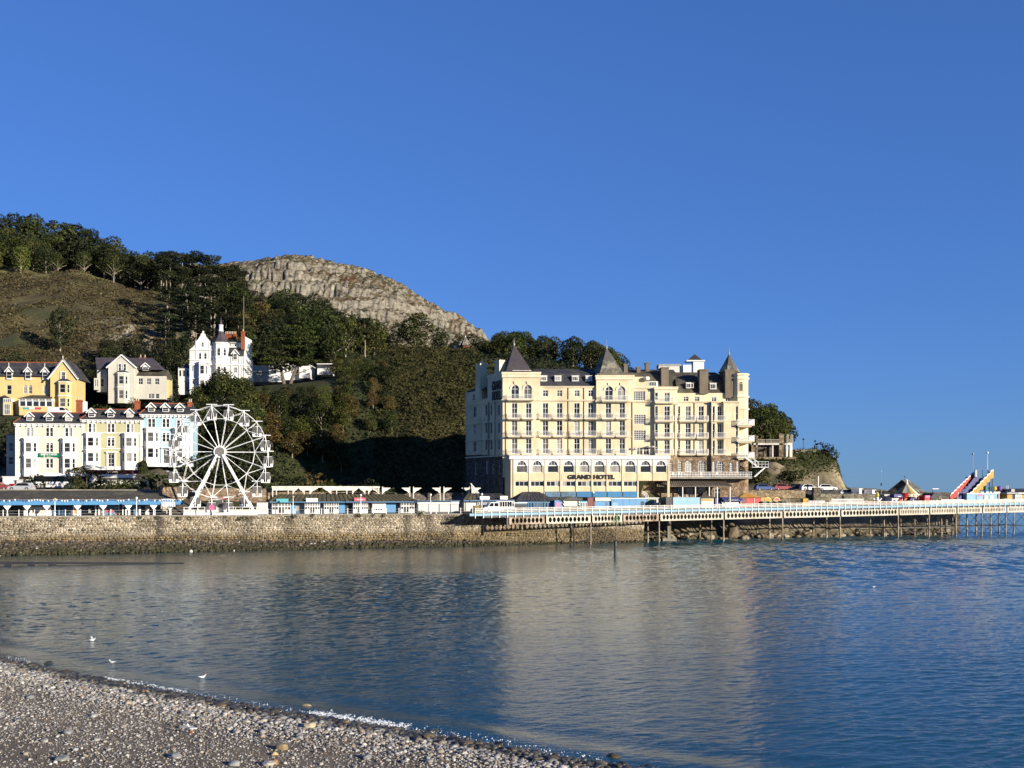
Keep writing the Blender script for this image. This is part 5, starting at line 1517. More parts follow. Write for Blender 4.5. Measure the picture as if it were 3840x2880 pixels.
m = MB(); m.M = R_; m.lathe(flu(1797), 0.6, [(0.3, flz(1367, 4)), (0.34, flz(1364, 4)), (0.2, flz(1359, 4)), (0.05, flz(1357, 4))], 8); m.build('chimney_pot', 'white', hotel)
# --- glazed annex along the front
AY = -4.6
def ax(px): return hx(px, AY)
def av(py): return hv(py, AY)
bx_ = [1927, 1985, 2043.5, 2102.5, 2161, 2219.5, 2276, 2334, 2392, 2449, 2507.5]
m = MB(); holes = []
for i in range(10):
    c_ = (bx_[i]+bx_[i+1])/2; holes.append((ax(c_-20), ax(c_+20), av(1772), av(1725), False))
for i in range(8):
    c_ = (bx_[i]+bx_[i+1])/2; holes.append((ax(c_-25), ax(c_+25), av(1824), av(1804), False))
m.wall(ax(1915), ax(2395), av(1866), av(1712), [h for h in holes if h[1] < ax(2395)], y=AY, dep=0.25)
m.wall(ax(2395), ax(2511), av(1803), av(1712), [h for h in holes if h[0] > ax(2395)], y=AY, dep=0.25)
x0, x1 = ax(1915), ax(2511)
m.poly([(x0, AY, av(1890)), (x0, AY, av(1712)), (hx(1893), -0.6, av(1712)), (hx(1893), -0.6, av(1890))])
m.poly([(x1, AY, av(1803)), (x1, AY, av(1712)), (x1, -0.95, av(1712)), (x1, -0.95, av(1803))])
m.poly([(x0, AY, av(1712)), (x1, AY, av(1712)), (x1, 0, av(1712)), (x0, 0, av(1712))])
m.poly([(ax(2395), AY, av(1803)), (x1, AY, av(1803)), (x1, -0.95, av(1803)), (ax(2395), -0.95, av(1803))])
m.poly([(ax(2395), AY, av(1890)), (ax(2395), AY, av(1803)), (ax(2395), -0.95, av(1803)), (ax(2395), -0.95, av(1890))])
m.build('annex_wall', 'annex_cream', hotel)
m = MB(); m.box(ax(1910), AY-0.28, av(1722), ax(2514), AY-0.003, av(1708)); m.box(ax(1910), AY-0.003, av(1712)+0.01, ax(2514), -0.7, av(1708)); m.build('annex_cornice', 'white', hotel)
m = MB(); x_ = ax(2507); m.box(x_-0.22, AY-0.05, av(1885), x_+0.22, AY+0.4, av(1803)-0.002); m.build('annex_post', 'annex_cream', hotel)
for i in range(11):
    m = MB(); x_ = ax(bx_[i]); m.box(x_-0.10, AY-0.14, av(1866 if i < 9 else 1803), x_+0.10, AY-0.003, av(1722)-0.003); m.build('annex_pilaster', 'cream_trim', hotel)
for i in range(10):
    c_ = ax((bx_[i]+bx_[i+1])/2); s_ = (HD+AY)/FPX
    # white arched surround, fills the square opening down to the arch
    m = MB(); w2 = 28.6*s_; zb, zt = av(1774), av(1723); r0 = 17.5*s_; zc = av(1746)
    N8 = 10; arc = [(c_-r0*math.cos(PI*k/N8), zc+r0*math.sin(PI*k/N8)) for k in range(N8+1)]
    for k in range(N8):
        p, q = arc[k], arc[k+1]; m.prism_y([(p[0], p[1]), (q[0], q[1]), (q[0], zt), (p[0], zt)], AY-0.06, AY-0.004)
        m.poly([(p[0], AY-0.06, p[1]), (p[0], AY+0.2, p[1]), (q[0], AY+0.2, q[1]), (q[0], AY-0.06, q[1])])
    for sx_ in (-1, 1):
        m.box(min(c_+sx_*w2, c_+sx_*r0), AY-0.06, zc-0.02, max(c_+sx_*w2, c_+sx_*r0), AY-0.004, zt)
        m.box(min(c_+sx_*w2, c_+sx_*(w2-0.22)), AY-0.06, zb, max(c_+sx_*w2, c_+sx_*(w2-0.22)), AY-0.004, zc-0.023)
    m.build('arched_surround', 'white', hotel)
    win(hotel, c_, av(1772)+0.0, 40*s_, (1772-1746)*s_, 1, 1, AY+0.12, fr=0.09, pane=random.choice(['glass_mid', 'glass_pale', 'glass_mid', 'glass']))
    win(hotel, c_, zc+0.03, 35*s_, 17.5*s_, 3, 1, AY+0.10, arch=True, fr=0.08, pane='glass_mid')
    m = MB(); m.box(c_-20*s_, AY-0.04, av(1802), c_+20*s_+0.3, AY-0.004, av(1776)); m.box(c_-20*s_-0.3, AY-0.041, av(1802), c_-20*s_-0.001, AY-0.004, av(1776)); m.build('spandrel_panel', 'annex_cream', hotel)
    if i < 8:
        win(hotel, c_, av(1824), 50*s_, 20*s_, 3, 1, AY+0.10, fr=0.10, split=True, pane=None)
for i in range(2, 8):
    m = MB(); m.box(ax(bx_[i])+0.12, AY-0.35, av(1864), ax(bx_[i+1])-0.12, AY-0.005, av(1843)); m.build('fascia_board', 'blue_faded' if i < 4 else 'blue', hotel)
for i in range(2, 9):
    m = MB(); x_ = ax(bx_[i]); m.box(x_-0.13, AY-0.2, 0, x_+0.13, AY-0.01, av(1866)-0.003); m.build('annex_pier', 'blue', hotel)
m = MB(); m.box(ax(1927), AY+0.02, 0, ax(2395), AY+0.3, av(1866)-0.002); m.build('annex_basement', 'dark_stone', hotel)
sgn = lettering('GRAND HOTEL', 15*HS/0.70, 'letter', hotel, (ax(2217), AY-0.14, av(1796)), 0, 0.05, 0.05, width=ax(2306)-ax(2129))
# arch of the basement entrance and its striped awning hoop
for k in range(3):
    m = MB(); c_ = hx(2405, -3); zz = hv(1866, -3); r0 = (24-4*k)*HS
    for i in range(6):
        a, b2 = PI/2*i/6, PI/2*(i+1)/6
        m.prism_y([(c_+q*math.sin(t_), zz+q*math.cos(t_)) for q, t_ in ((r0-0.10, a), (r0, a), (r0, b2), (r0-0.10, b2))], -4.4+k*0.5, -4.3+k*0.5)
    m.build('awning_hoop', 'white', hotel)
m = MB(); m.prism_y([(hx(2400, -2), hv(1860, -2)), (hx(2455, -2), hv(1862, -2)), (hx(2455, -2), hv(1800, -2)), (hx(2412, -2), hv(1818, -2))], -2.2, -1.0); m.build('stair_wall', 'tan_stone', hotel)
# fire escape at the seaward end
m = MB(); ca = hx(2783, 1); za, zb = hv(1716, 0), hv(1752, 0)
for i in range(9):
    f_ = i/8; m.box(ca+f_*2.4, 0.2-1.9, za-(za-zb)*f_-0.05, ca+f_*2.4+0.35, 0.9-1.9, za-(za-zb)*f_)
for yy in (-1.72, -0.98):
    m.bar((ca, yy, za), (ca+2.6, yy, zb), 0.05, 0.2); m.bar((ca, yy, za+0.95), (ca+2.6, yy, zb+0.95), 0.05, 0.06)
    for i in range(5): m.bar((ca+2.6*i/4, yy, za+(zb-za)*i/4), (ca+2.6*i/4, yy, za+(zb-za)*i/4+0.95), 0.04, 0.04)
m.box(ca+1.2, -2.4, zb-0.1, ca+4.4, -0.9, zb)
for zz in (0.5, 1.0):
    m.box(ca+1.2, -2.42, zb+zz, ca+4.4, -2.37, zb+zz+0.05); m.box(ca+4.36, -2.37, zb+zz, ca+4.4, -0.9, zb+zz+0.05)
for i in range(6): m.box(ca+1.2+3.15*i/5, -2.42, zb, ca+1.25+3.15*i/5, -2.37, zb+1.0)
for i in range(9):
    f_ = i/8; m.box(ca+3.6-f_*2.0, -2.2, zb-(zb-hv(1788))*f_-0.05, ca+3.95-f_*2.0, -1.5, zb-(zb-hv(1788))*f_)
for yy in (-2.2, -1.5): m.bar((ca+3.9, yy, zb), (ca+1.8, yy, hv(1788)), 0.05, 0.2)
m.build('fire_escape', 'white_metal', hotel)

# white flight of steps beside the hotel flank
p = at(1768, 1830, 205); q = at(1862, 1875, 200)
st = thing('outdoor_staircase', 'white balustraded staircase descending beside the shaded hotel flank', 'staircase', (p.x, p.y, PZ))
m = MB(); dz = zpx(1832, 205)-PZ; L_ = (q.x-p.x)
m.prism_y([(0, dz), (0, dz-0.9), (L_*0.62, 0), (L_, 0), (L_, 0.35), (L_*0.68, 0.35)], 0, 1.8); m.build('flight', 'white_dirty', st)
for yy in (0.0, 1.7):
    m = MB()
    for i in range(16):
        f_ = i/15; zz = dz*(1-f_)+0.35*f_; m.box(L_*0.68*f_-0.04, yy+0.01, zz-0.05, L_*0.68*f_+0.04, yy+0.09, zz+0.95)
    m.bar((-0.2, yy+0.05, dz+1.0), (L_*0.68, yy+0.05, 1.35), 0.14, 0.12); m.bar((L_*0.68, yy+0.05, 1.35), (L_, yy+0.05, 1.35), 0.14, 0.12)
    for i in range(5): m.box(L_*0.7+i*0.33, yy+0.01, 0.3, L_*0.7+i*0.33+0.08, yy+0.09, 1.3)
    m.build('balustrade', 'white', st)
# ------------------------------------------------------------------ houses above the seafront
class House:
    """Local frame of a house whose front faces the bay, D metres off; px/py of the photograph become local x/z."""
    def __init__(s, name, label, cat, pxl, ybase, D, group=None):
        s.D = D; s.r = at(pxl, ybase, D); s.o = thing(name, label, cat, tuple(s.r), 0, group)
    def x(s, px, yo=0.0): return (px-1920.0)*(s.D+yo)/FPX - s.r.x
    def z(s, py, yo=0.0): return zpx(py, s.D+yo) - s.r.z
    def k(s): return s.D/FPX
    def wall(s, pxl, pxr, yt, yb, wins=(), yo=0.0, mat='white', back=8.0, name='wall', side=True, surround=None, trim='white', M=None):
        m = MB(); m.M = M
        kk = (s.D+yo)/FPX; holes = []
        x0, x1, z0, z1 = s.x(pxl, yo), s.x(pxr, yo), s.z(yb, yo), s.z(yt, yo)
        for w in wins:
            c = s.x(w[0], yo); hw = w[3]*kk/2; holes.append((c-hw, c+hw, s.z(w[2], yo), s.z(w[1], yo), w[4] == 'arch'))
        m.wall(x0, x1, z0, z1, holes, yo, 0.16)
        if side:
            m.poly([(x0, yo, z0), (x0, yo, z1), (x0, yo+back, z1), (x0, yo+back, z0)]); m.poly([(x1, yo, z1), (x1, yo, z0), (x1, yo+back, z0), (x1, yo+back, z1)])
            m.poly([(x0, yo+back, z0), (x0, yo+back, z1), (x1, yo+back, z1), (x1, yo+back, z0)])
        m.build(name, mat, s.o)
        for (a, b2, c, d, ar), w in zip(holes, wins):
            s.win((a+b2)/2, c, b2-a, d-c, w[4], yo, surround, trim)
    def win(s, cx, zb, w, h, kind='sash', yo=0.0, surround=None, trim='white', pane=None):
        if surround:
            m = MB(); q = surround
            m.box(cx-w/2-q, yo-0.06, zb-q*0.9, cx-w/2, yo-0.003, zb+h+q); m.box(cx+w/2, yo-0.06, zb-q*0.9, cx+w/2+q, yo-0.003, zb+h+q)
            m.box(cx-w/2, yo-0.06, zb+h, cx+w/2, yo-0.003, zb+h+q); m.box(cx-w/2-q, yo-0.12, zb-q*0.9-0.08, cx+w/2+q, yo-0.003, zb-q*0.9-0.001); m.box(cx-w/2, yo-0.055, zb-q*0.9, cx+w/2, yo-0.003, zb)
            m.build('window_surround', trim, s.o)
        nx, nz, ar = {'sash': (1, 2, False), 'pair': (2, 2, False), 'arch': (1, 2, True), 'light': (1, 1, False), 'three': (3, 1, False), 'door': (2, 3, False)}[kind]
        return win(s.o, cx, zb, w, h, nx, nz, yo+0.08, arch=ar, fr=0.07, pane=pane)
    def box(s, name, mat, pxl, pxr, yt, yb, y0, y1, label=None):
        m = MB(); m.box(s.x(pxl, y0), y0, s.z(yb, y0), s.x(pxr, y0), y1, s.z(yt, y0)); return m.build(name, mat, s.o, label=label)
    def dormer(s, px, yt, ye, yb, w, yo, dep=2.2, mat='white', roof='slate', fin=False, kind='sash', ww=0.6):
        kk = s.k(); m = MB(); c = s.x(px, yo); h = w*kk/2; z0, z1, z2 = s.z(yb, yo), s.z(ye, yo), s.z(yt, yo)
        m.box(c-h*0.62, yo, z0, c+h*0.62, yo+dep, z1); m.prism_y([(c-h*0.62, z1), (c+h*0.62, z1), (c, z2-0.12)], yo+0.002, yo+dep-0.002)
        d = m.build('dormer', mat, s.o)
        m = MB()
        for sx in (-1, 1):
            m.add([(c+sx*h, yo-0.25, z1-0.12), (c, yo-0.25, z2), (c, yo+dep, z2), (c+sx*h, yo+dep, z1-0.12), (c+sx*h, yo-0.25, z1-0.24), (c, yo-0.25, z2-0.12), (c, yo+dep, z2-0.12), (c+sx*h, yo+dep, z1-0.24)],
                  [(0,1,2,3), (4,7,6,5), (0,4,5,1), (0,3,7,4)])
        m.build('dormer_roof', roof, d)
        m = MB()
        for sx in (-1, 1):
            m.bar((c+sx*h, yo-0.30, z1-0.14), (c, yo-0.30, z2-0.02), 0.08, 0.2)
        if fin: m.box(c-0.05, yo-0.34, z2-0.3, c+0.05, yo-0.26, z2+0.9)
        m.build('bargeboard', 'white', d)
        wd = 2*h*ww; zz = z0+0.25
        fr_, pn = win(d, c, zz, wd, z1-zz-0.02, 1, 2, yo-0.085, fr=0.07), None
        return d
    def bay(s, pxc, w, yt, yb, rws, proj=0.9, mat='white', front=0.5, yo=0.0, roof=None, trim='white'):
        """Canted bay: rws are (ytop, ybottom) of its window rows."""
        kk = s.k(); c = s.x(pxc, yo); W = w*kk/2; Fh = W*front; z0, z1 = s.z(yb, yo), s.z(yt, yo)
        pts = [(c-W, yo), (c-Fh, yo-proj), (c+Fh, yo-proj), (c+W, yo)]
        m = MB()
        todo = []
        for a, b2, share in ((pts[0], pts[1], 0.5), (pts[1], pts[2], 0.72), (pts[2], pts[3], 0.5)):
            L_ = math.hypot(b2[0]-a[0], b2[1]-a[1]); an = math.atan2(b2[1]-a[1], b2[0]-a[0])
            T = Matrix.Translation((a[0], a[1], 0)) @ Matrix.Rotation(an, 4, 'Z'); m.M = T
            holes = [(L_/2-L_*share/2, L_/2+L_*share/2, s.z(q2, yo), s.z(q1, yo)) for q1, q2 in rws]
            m.wall(0, L_, z0, z1, holes, 0, 0.14)
            for h in holes: todo.append((T @ Vector((L_/2, 0.07, h[2])), h[1]-h[0], h[3]-h[2], an))
        m.M = None; m.poly([(p[0], p[1], z1) for p in pts])
        o = m.build('bay', mat, s.o)
        for p, w_, h_, an in todo: win(o, 0, 0, w_, h_, 1, 2, loc=tuple(p), rz=an, fr=0.07)
        m = MB()
        for zc in [z1] + [s.z((rws[i][1]+rws[i+1][0])/2, yo) for i in range(len(rws)-1)]:
            e = 0.14; m.prism_z([(c-W-e, yo-0.002), (c-Fh-e*0.5, yo-proj-e), (c+Fh+e*0.5, yo-proj-e), (c+W+e, yo-0.002)], zc-0.16, zc+0.05)
        m.build('bay_cornice', trim, o)
        if roof:
            m = MB(); e = 0.2; b_ = [(c-W-e, yo, z1+0.06), (c-Fh-e*0.5, yo-proj-e, z1+0.06), (c+Fh+e*0.5, yo-proj-e, z1+0.06), (c+W+e, yo, z1+0.06)]
            tp = [(c-Fh*0.8, yo, z1+0.8), (c+Fh*0.8, yo, z1+0.8)]
            m.add(b_+tp, [(0,1,4), (1,2,5,4), (2,3,5), (3,0,4,5)]); m.build('bay_roof', roof, o)
        return o
    def chimney(s, px0, px1, yt, yb, yo, mat='terracotta', pots=2, dep=0.9):
        m = MB(); x0, x1 = s.x(px0, yo), s.x(px1, yo); zt = s.z(yt, yo)
        m.box(x0, yo, s.z(yb, yo), x1, yo+dep, zt); m.box(x0-0.08, yo-0.08, zt-0.3, x1+0.08, yo+dep+0.08, zt-0.1)
        c = m.build('chimney', mat, s.o)
        for i in range(pots):
            m = MB(); xx = x0+(x1-x0)*(i+0.5)/pots; m.lathe(xx, yo+dep/2, [(0.13, zt-0.01), (0.12, zt+0.45), (0.16, zt+0.5), (0.15, zt+0.6)], 8); m.build('chimney_pot', 'pot', c)

def terrace(name, label, pxl, pxr, D, yc, yr, yb, cols, r1, r2, r3, mat, bays=(0, 2), door=False, grp='tall terraced houses above the promenade'):
    h = House(name, label, 'house', pxl, yb, D, grp); h.o.rotation_euler = (0, 0, R(7))
    pw = 13
    wins = []
    for c in cols:
        wins += [(c-7, r1[0], r1[1], pw, 'sash'), (c+7, r1[0], r1[1], pw, 'sash')]
    mid = cols[1]
    for r in ((r2,) if door else (r2, r3)):
        wins += [(mid-7, r[0], r[1], pw, 'arch' if r is r2 else 'sash'), (mid+7, r[0], r[1], pw, 'arch' if r is r2 else 'sash')]
    if door: wins.append((mid, r3[0]+3, yb-6, 20, 'door'))
    h.wall(pxl, pxr, yc, yb, wins, 0, mat, 6)
    for c in cols:         # white surrounds joining each pair
        for r in (r1, r2, r3):
            if c != mid and r is not r1: continue
            if door and r is r3: continue
            kk = h.k(); m = MB(); x0, x1 = h.x(c-15), h.x(c+15); za, zb = h.z(r[1]+4), h.z(r[0]-4)
            m.box(x0, -0.07, za, h.x(c-12.6), -0.003, zb); m.box(h.x(c+12.6), -0.07, za, x1, -0.003, zb); m.box(h.x(c-1.4), -0.07, za+0.15, h.x(c+1.4), -0.003, h.z(r[0])); m.box(h.x(c-12.6), -0.07, h.z(r[0]), h.x(c+12.6), -0.003, zb); m.box(x0-0.1, -0.15, za-0.02, x1+0.1, -0.072, za+0.13); m.box(h.x(c-12.6), -0.07, za, h.x(c+12.6), -0.003, za+0.148)
            m.build('window_surround', 'white', h.o)
    for i in bays:
        h.bay(cols[i], 60, r2[0]-17, yb, [r2, r3], 1.1, 'white', 0.48)
    if door:
        h.box('door_hood', 'white', mid-20, mid+20, r3[0]-6, r3[0]-1, -0.5, -0.003)
        h.box('door_pilaster', 'white', mid-17, mid-12, r3[0]-1, yb, -0.2, -0.003); h.box('door_pilaster', 'white', mid+12, mid+17, r3[0]-1, yb, -0.2, -0.003)
    # quoin strips, cornice with brackets, string courses, plinth
    for a, b2 in ((pxl, pxl+9), (pxr-9, pxr)):
        h.box('quoin_strip', 'white', a, b2, yc+2, yb, -0.08, -0.003)
    m = MB(); m.box(h.x(pxl)-0.2, -0.45, h.z(yc+3), h.x(pxr)+0.2, -0.003, h.z(yc)); m.box(h.x(pxl)-0.1, -0.22, h.z(yc+10), h.x(pxr)+0.1, -0.004, h.z(yc+3)-0.003); m.build('cornice', 'white', h.o)
    for i in range(13):
        m = MB(); xx = h.x(pxl+6+(pxr-pxl-12)*i/12); m.box(xx-0.09, -0.42, h.z(yc+12), xx+0.09, -0.223, h.z(yc+3)-0.004); m.build('cornice_bracket', 'white', h.o)
    for yy in (r2[0]-20, r3[0]-18):
        h.box('string_course', 'white', pxl+9.2, pxr-9.2, yy, yy+3, -0.09, -0.003)
    h.box('plinth', 'white', pxl+9.2, pxr-9.2, yb-14, yb, -0.10, -0.003)
    # slate roof with three gabled dormers
    x0, x1 = h.x(pxl)-0.25, h.x(pxr)+0.25; z0, z1 = h.z(yc), h.z(yr, 3)
    m = MB(); hp = 2.0
    m.add([(x0, -0.5, z0), (x1, -0.5, z0), (x1-hp*0.3, 3, z1), (x0+hp*0.9, 3, z1), (x0, 6.4, z0), (x1, 6.4, z0)], [(0,1,2,3), (1,5,2), (3,2,5,4), (0,3,4)]); m.build('roof', 'slate', h.o)
    m = MB(); m.tube((x0+hp*0.9, 3, z1+0.03), (x1-hp*0.3, 3, z1+0.03), 0.12, 6); m.tube((x0, -0.5, z0+0.05), (x0+hp*0.9, 3, z1+0.03), 0.10, 6); m.build('ridge_tile', 'terracotta', h.o)
    for c in cols:
        h.dormer(c, yc-43, yc-27, yc-6, 38, 0.3, 2.4)
    return h
t1 = terrace('terraced_house', 'cream and white terraced house with green sign, leftmost of the terrace', 57, 305, 200, 1587, 1547, 1787, (110, 180, 249), (1603, 1636), (1660, 1695), (1719, 1755), 'pale_cream')
t2 = terrace('terraced_house', 'buff and white terraced house with black front door, middle of the terrace', 306, 527, 201.6, 1573, 1535, 1762, (343, 412, 481), (1588, 1621), (1641, 1673), (1698, 1731), 'buff', door=True)
t3 = terrace('terraced_house', 'pale blue and white terraced house beside the wheel', 528, 716, 203.2, 1553, 1513, 1750, (567, 619, 672), (1570, 1602), (1622, 1656), (1681, 1716), 'pale_blue', door=True)
t1.chimney(284, 302, 1497, 1575, 3.0, 'terracotta', 2, 1.2); t2.chimney(508, 524, 1500, 1560, 4.0, 'terracotta', 2, 1.2); t3.chimney(704, 717, 1505, 1545, 2.0, 'terracotta', 2, 1.5)
s_ = t1.k(); m = MB(); m.box(t1.x(140), -0.35, t1.z(1713), t1.x(217), -0.25, t1.z(1699)); sg = m.build('sign_board', 'sign_green', t1.o)
lettering('BRYN·Y·MOR', 0.46, 'white', sg, (t1.x(180), -0.38, t1.z(1707)), 0, 0.012, 0.012, width=t1.x(209)-t1.x(151)); lettering('~ HOTEL ~', 0.20, 'white', sg, (t1.x(180), -0.38, t1.z(1711.8)), 0, 0.012, 0.004, width=1.3)
m = MB(); m.tube((t1.x(176), -1.2, -0.2), (t1.x(176), -1.2, 5.0), 0.05, 6); m.build('flagpole', 'white_metal', None, tuple(t1.r), label='slim white flagpole before the green hotel sign', cat='flagpole')
# side wing of the first house
h = House('side_wing', 'shadowed grey side wing at the left end of the terrace', 'house', 24, 1785, 203)
h.wall(24, 57.5, 1630, 1785, [(42, 1660, 1692, 18, 'sash'), (41, 1712, 1742, 20, 'sash')], 0, 'grey_render', 6); h.box('roof_slab', 'concrete', 22, 57.5, 1626, 1630, -0.2, 6.2)
# steps to the black door
m = MB()
for i in range(6): m.box(-1.0, -0.3*(6-i), 0.17*i-0.9, 1.0, 0, 0.17*(i+1)-0.9)
m.build('door_steps', 'white_dirty', None, (t2.r.x+t2.x(412), 203.9, t2.r.z), label='white steps up to the black front door', cat='steps')

# ---- yellow guest house
h = House('guest_house', 'yellow guest house with white bargeboards and slate roof', 'house', -160, 1555, 248); h.o.rotation_euler = (0, 0, R(6))
h.wall(-160, 172, 1411, 1555, [(26, 1442, 1477, 17, 'sash'), (84, 1441, 1474, 13, 'arch'), (103, 1441, 1474, 13, 'arch'), (156, 1442, 1475, 15, 'sash')], 0, 'yellow_wall', 10, surround=None)
h.wall(172, 268, 1411, 1555, [(218, 1391, 1416, 15, 'sash')] if False else [], -1.6, 'yellow_wall', 7)
yo = -1.6; m = MB(); x0, x1, xm = h.x(172, yo), h.x(268, yo), h.x(220, yo); zb, zt = h.z(1411, yo), h.z(1350, yo)
m.prism_y([(x0, zb), (x1, zb), (xm, zt)], yo, yo+6); m.build('gable', 'yellow_wall', h.o)
h.win(h.x(220, yo), h.z(1417, yo), 15*h.k(), 26*h.k(), 'sash', yo-0.16, 0.18)
m = MB()
for sx in (-1, 1):
    e = h.x(172 if sx < 0 else 268, yo)+sx*0.5; m.bar((e, yo-0.35, zb-0.45), (xm, yo-0.35, zt+0.35), 0.12, 0.42)
m.box(xm-0.07, yo-0.4, zt-0.2, xm+0.07, yo-0.28, zt+1.2); m.build('bargeboard', 'white', h.o)
m = MB()
for sx in (-1, 1):
    e = h.x(172 if sx < 0 else 268, yo)+sx*0.5
    m.add([(e, yo-0.45, zb-0.3), (xm, yo-0.45, zt+0.45), (xm, yo+9.5, zt+0.45), (e, yo+9.5, zb-0.3), (e, yo-0.45, zb-0.15), (xm, yo-0.45, zt+0.6), (xm, yo+9.5, zt+0.6), (e, yo+9.5, zb-0.15)], [(0,3,2,1), (4,5,6,7), (0,1,5,4), (0,4,7,3)])
m.build('gable_roof', 'slate', h.o)
m = MB(); x0, x1 = h.x(-165), h.x(225); z0, z1 = h.z(1409), h.z(1357, 4.5)
m.add([(x0, -0.5, z0), (x1, -0.5, z0), (x1, 4.5, z1), (x0, 4.5, z1), (x0, 10.5, z0), (x1, 10.5, z0)], [(0,1,2,3), (3,2,5,4), (1,5,2), (0,3,4)]); m.build('roof', 'slate', h.o)
m = MB(); m.tube((x0, 4.5, z1+0.05), (x1, 4.5, z1+0.05), 0.14, 6); m.build('ridge_tile', 'terracotta', h.o)
for px in (-45, 26, 94, 156): h.dormer(px, 1373, 1391, 1421, 33, -0.35, 3.0, fin=True)
h.bay(222, 52, 1428, 1555, [(1438, 1470), (1491, 1523)], 1.2, 'yellow_wall', 0.52, -1.6, 'slate', 'white')
# glazed veranda
v = h; v.box('veranda_base', 'yellow_wall', 56, 174, 1522, 1555, -3.2, -0.01); v.box('veranda_beam', 'white', 55, 175, 1492, 1500, -3.25, -0.01)
for i in range(5):
    c = h.x(68+24*i, -3.2); win(h.o, c, h.z(1522, -3.2), 21*h.k(), 21*h.k(), 1, 1, -3.15, fr=0.09, pane='glass')
    win(h.o, c, h.z(1499.5, -3.2), 21*h.k(), 6*h.k(), 2, 1, -3.32, fr=0.05, pane='glass_mid')
for i in range(6): h.box('veranda_post', 'white', 54.5+24*i, 57.5+24*i, 1500, 1522, -3.25, -3.05)
m = MB(); x0, x1 = h.x(50, -3.2), h.x(178, -3.2); z0, z1 = h.z(1492, -3.2)+0.01, h.z(1479)
m.add([(x0, -3.5, z0), (x1, -3.5, z0), (x1-1.2, -0.02, z1), (x0+2.0, -0.02, z1), (x0, -0.02, z0)], [(0,1,2,3), (0,3,4)]); m.build('veranda_roof', 'slate_old', h.o)
for a, b2, mt in ((70, 92, 'teal'), (92, 112, 'white'), (112, 135, 'pink_red')): h.box('banner_panel', mt, a, b2-0.3, 1525, 1532, -3.34, -3.3)
h.box('porch', 'yellow_wall', 0, 31, 1508, 1555, -2.0, -0.01); h.box('porch_glazing', 'white', 1, 30, 1492, 1508, -1.9, -0.02)
for i in range(4): win(h.o, h.x(5+7*i, -2), h.z(1507, -2), 6*h.k(), 13*h.k(), 1, 1, -1.98, fr=0.05, pane='glass_mid')
win(h.o, h.x(15, -2), h.z(1555, -2)+0.1, 22*h.k(), 40*h.k(), 3, 2, -2.07, fr=0.09, pane='glass_mid')
m = MB(); m.cone([(h.x(-3), -2.3, h.z(1492)), (h.x(34), -2.3, h.z(1492)), (h.x(34), 0, h.z(1492)), (h.x(-3), 0, h.z(1492))], (h.x(15), -0.9, h.z(1481))); m.build('porch_roof', 'slate_old', h.o)
h.box('rear_wing', 'white', 262, 272, 1385, 1440, 3.0, 8)
h.box('garden_wall', 'white', 267, 300, 1500, 1550, -1, 1.0)

# ---- grey rendered house with gable
h = House('gabled_house', 'pale grey rendered house with a big white-edged gable', 'house', 365, 1512, 261); h.o.rotation_euler = (0, 0, R(6))
h.wall(401, 500, 1374, 1512, [], -2.0, 'grey_render', 11); yo = -2.0
m = MB(); x0, x1, xm = h.x(401, yo), h.x(500, yo), h.x(450, yo); zb, zt = h.z(1374, yo), h.z(1334, yo); m.prism_y([(x0, zb), (x1, zb), (xm, zt)], yo, yo+8); m.build('gable', 'grey_render', h.o)
for px in (443, 461): h.win(h.x(px, yo), h.z(1388, yo), 10*h.k(), 24*h.k(), 'sash', yo-0.16, 0.12)
m = MB()
for sx in (-1, 1): m.bar((h.x(401 if sx < 0 else 500, yo)+sx*0.4, yo-0.3, zb-0.35), (xm, yo-0.3, zt+0.3), 0.1, 0.32)
m.build('bargeboard', 'white', h.o)
m = MB()
for sx in (-1, 1):
    e = h.x(401 if sx < 0 else 500, yo)+sx*0.45
    m.add([(e, yo-0.35, zb-0.2), (xm, yo-0.35, zt+0.4), (xm, yo+9, zt+0.4), (e, yo+9, zb-0.2), (e, yo-0.35, zb-0.05), (xm, yo-0.35, zt+0.55), (xm, yo+9, zt+0.55), (e, yo+9, zb-0.05)], [(0,3,2,1), (4,5,6,7), (0,1,5,4), (0,4,7,3)])
m.build('gable_roof', 'slate', h.o)
h.bay(452, 48, 1398, 1512, [(1410, 1440), (1463, 1495)], 1.1, 'grey_render', 0.5, -2.0, 'slate')
for k in range(14):      # quoin stones
    for sx, pa in ((0, 401), (1, 500)):
        yy = 1380+k*9; w_ = 7 if k % 2 else 5; h.box('quoin', 'white_dirty', (pa if sx == 0 else pa-w_), (pa+w_ if sx == 0 else pa), yy, yy+6, yo-0.05, yo-0.003)
h.wall(365, 401, 1384, 1470, [(384, 1420, 1450, 12, 'sash')], 0.5, 'grey_render', 8); h.wall(352, 368, 1418, 1462, [(357, 1424, 1450, 5, 'sash'), (363, 1424, 1450, 5, 'sash')], -0.5, 'grey_render', 3)
h.wall(488, 612, 1407, 1495, [(521, 1416, 1440, 16, 'pair'), (551, 1416, 1440, 16, 'pair'), (581, 1416, 1440, 16, 'pair'), (560, 1474, 1492, 22, 'pair'), (582, 1474, 1492, 14, 'sash')], -0.8, 'grey_render', 8)
m = MB(); x0, x1 = h.x(484), h.x(614); m.add([(x0, -1.2, h.z(1407)), (x1, -1.2, h.z(1407)), (x1, 3.0, h.z(1384, 3)), (x0+1, 3.0, h.z(1384, 3)), (x1, 7.5, h.z(1407)), (x0, 7.5, h.z(1407))], [(0,1,2,3), (1,4,2), (3,2,4,5), (0,3,5)]); m.build('wing_roof', 'slate_old', h.o)
h.wall(612, 629, 1420, 1490, [(615, 1432, 1445, 5, 'light')], 1.0, 'yellow_wall', 2.5); h.box('wing_roof', 'slate_old', 611, 630, 1400, 1420, 0.8, 3.6)
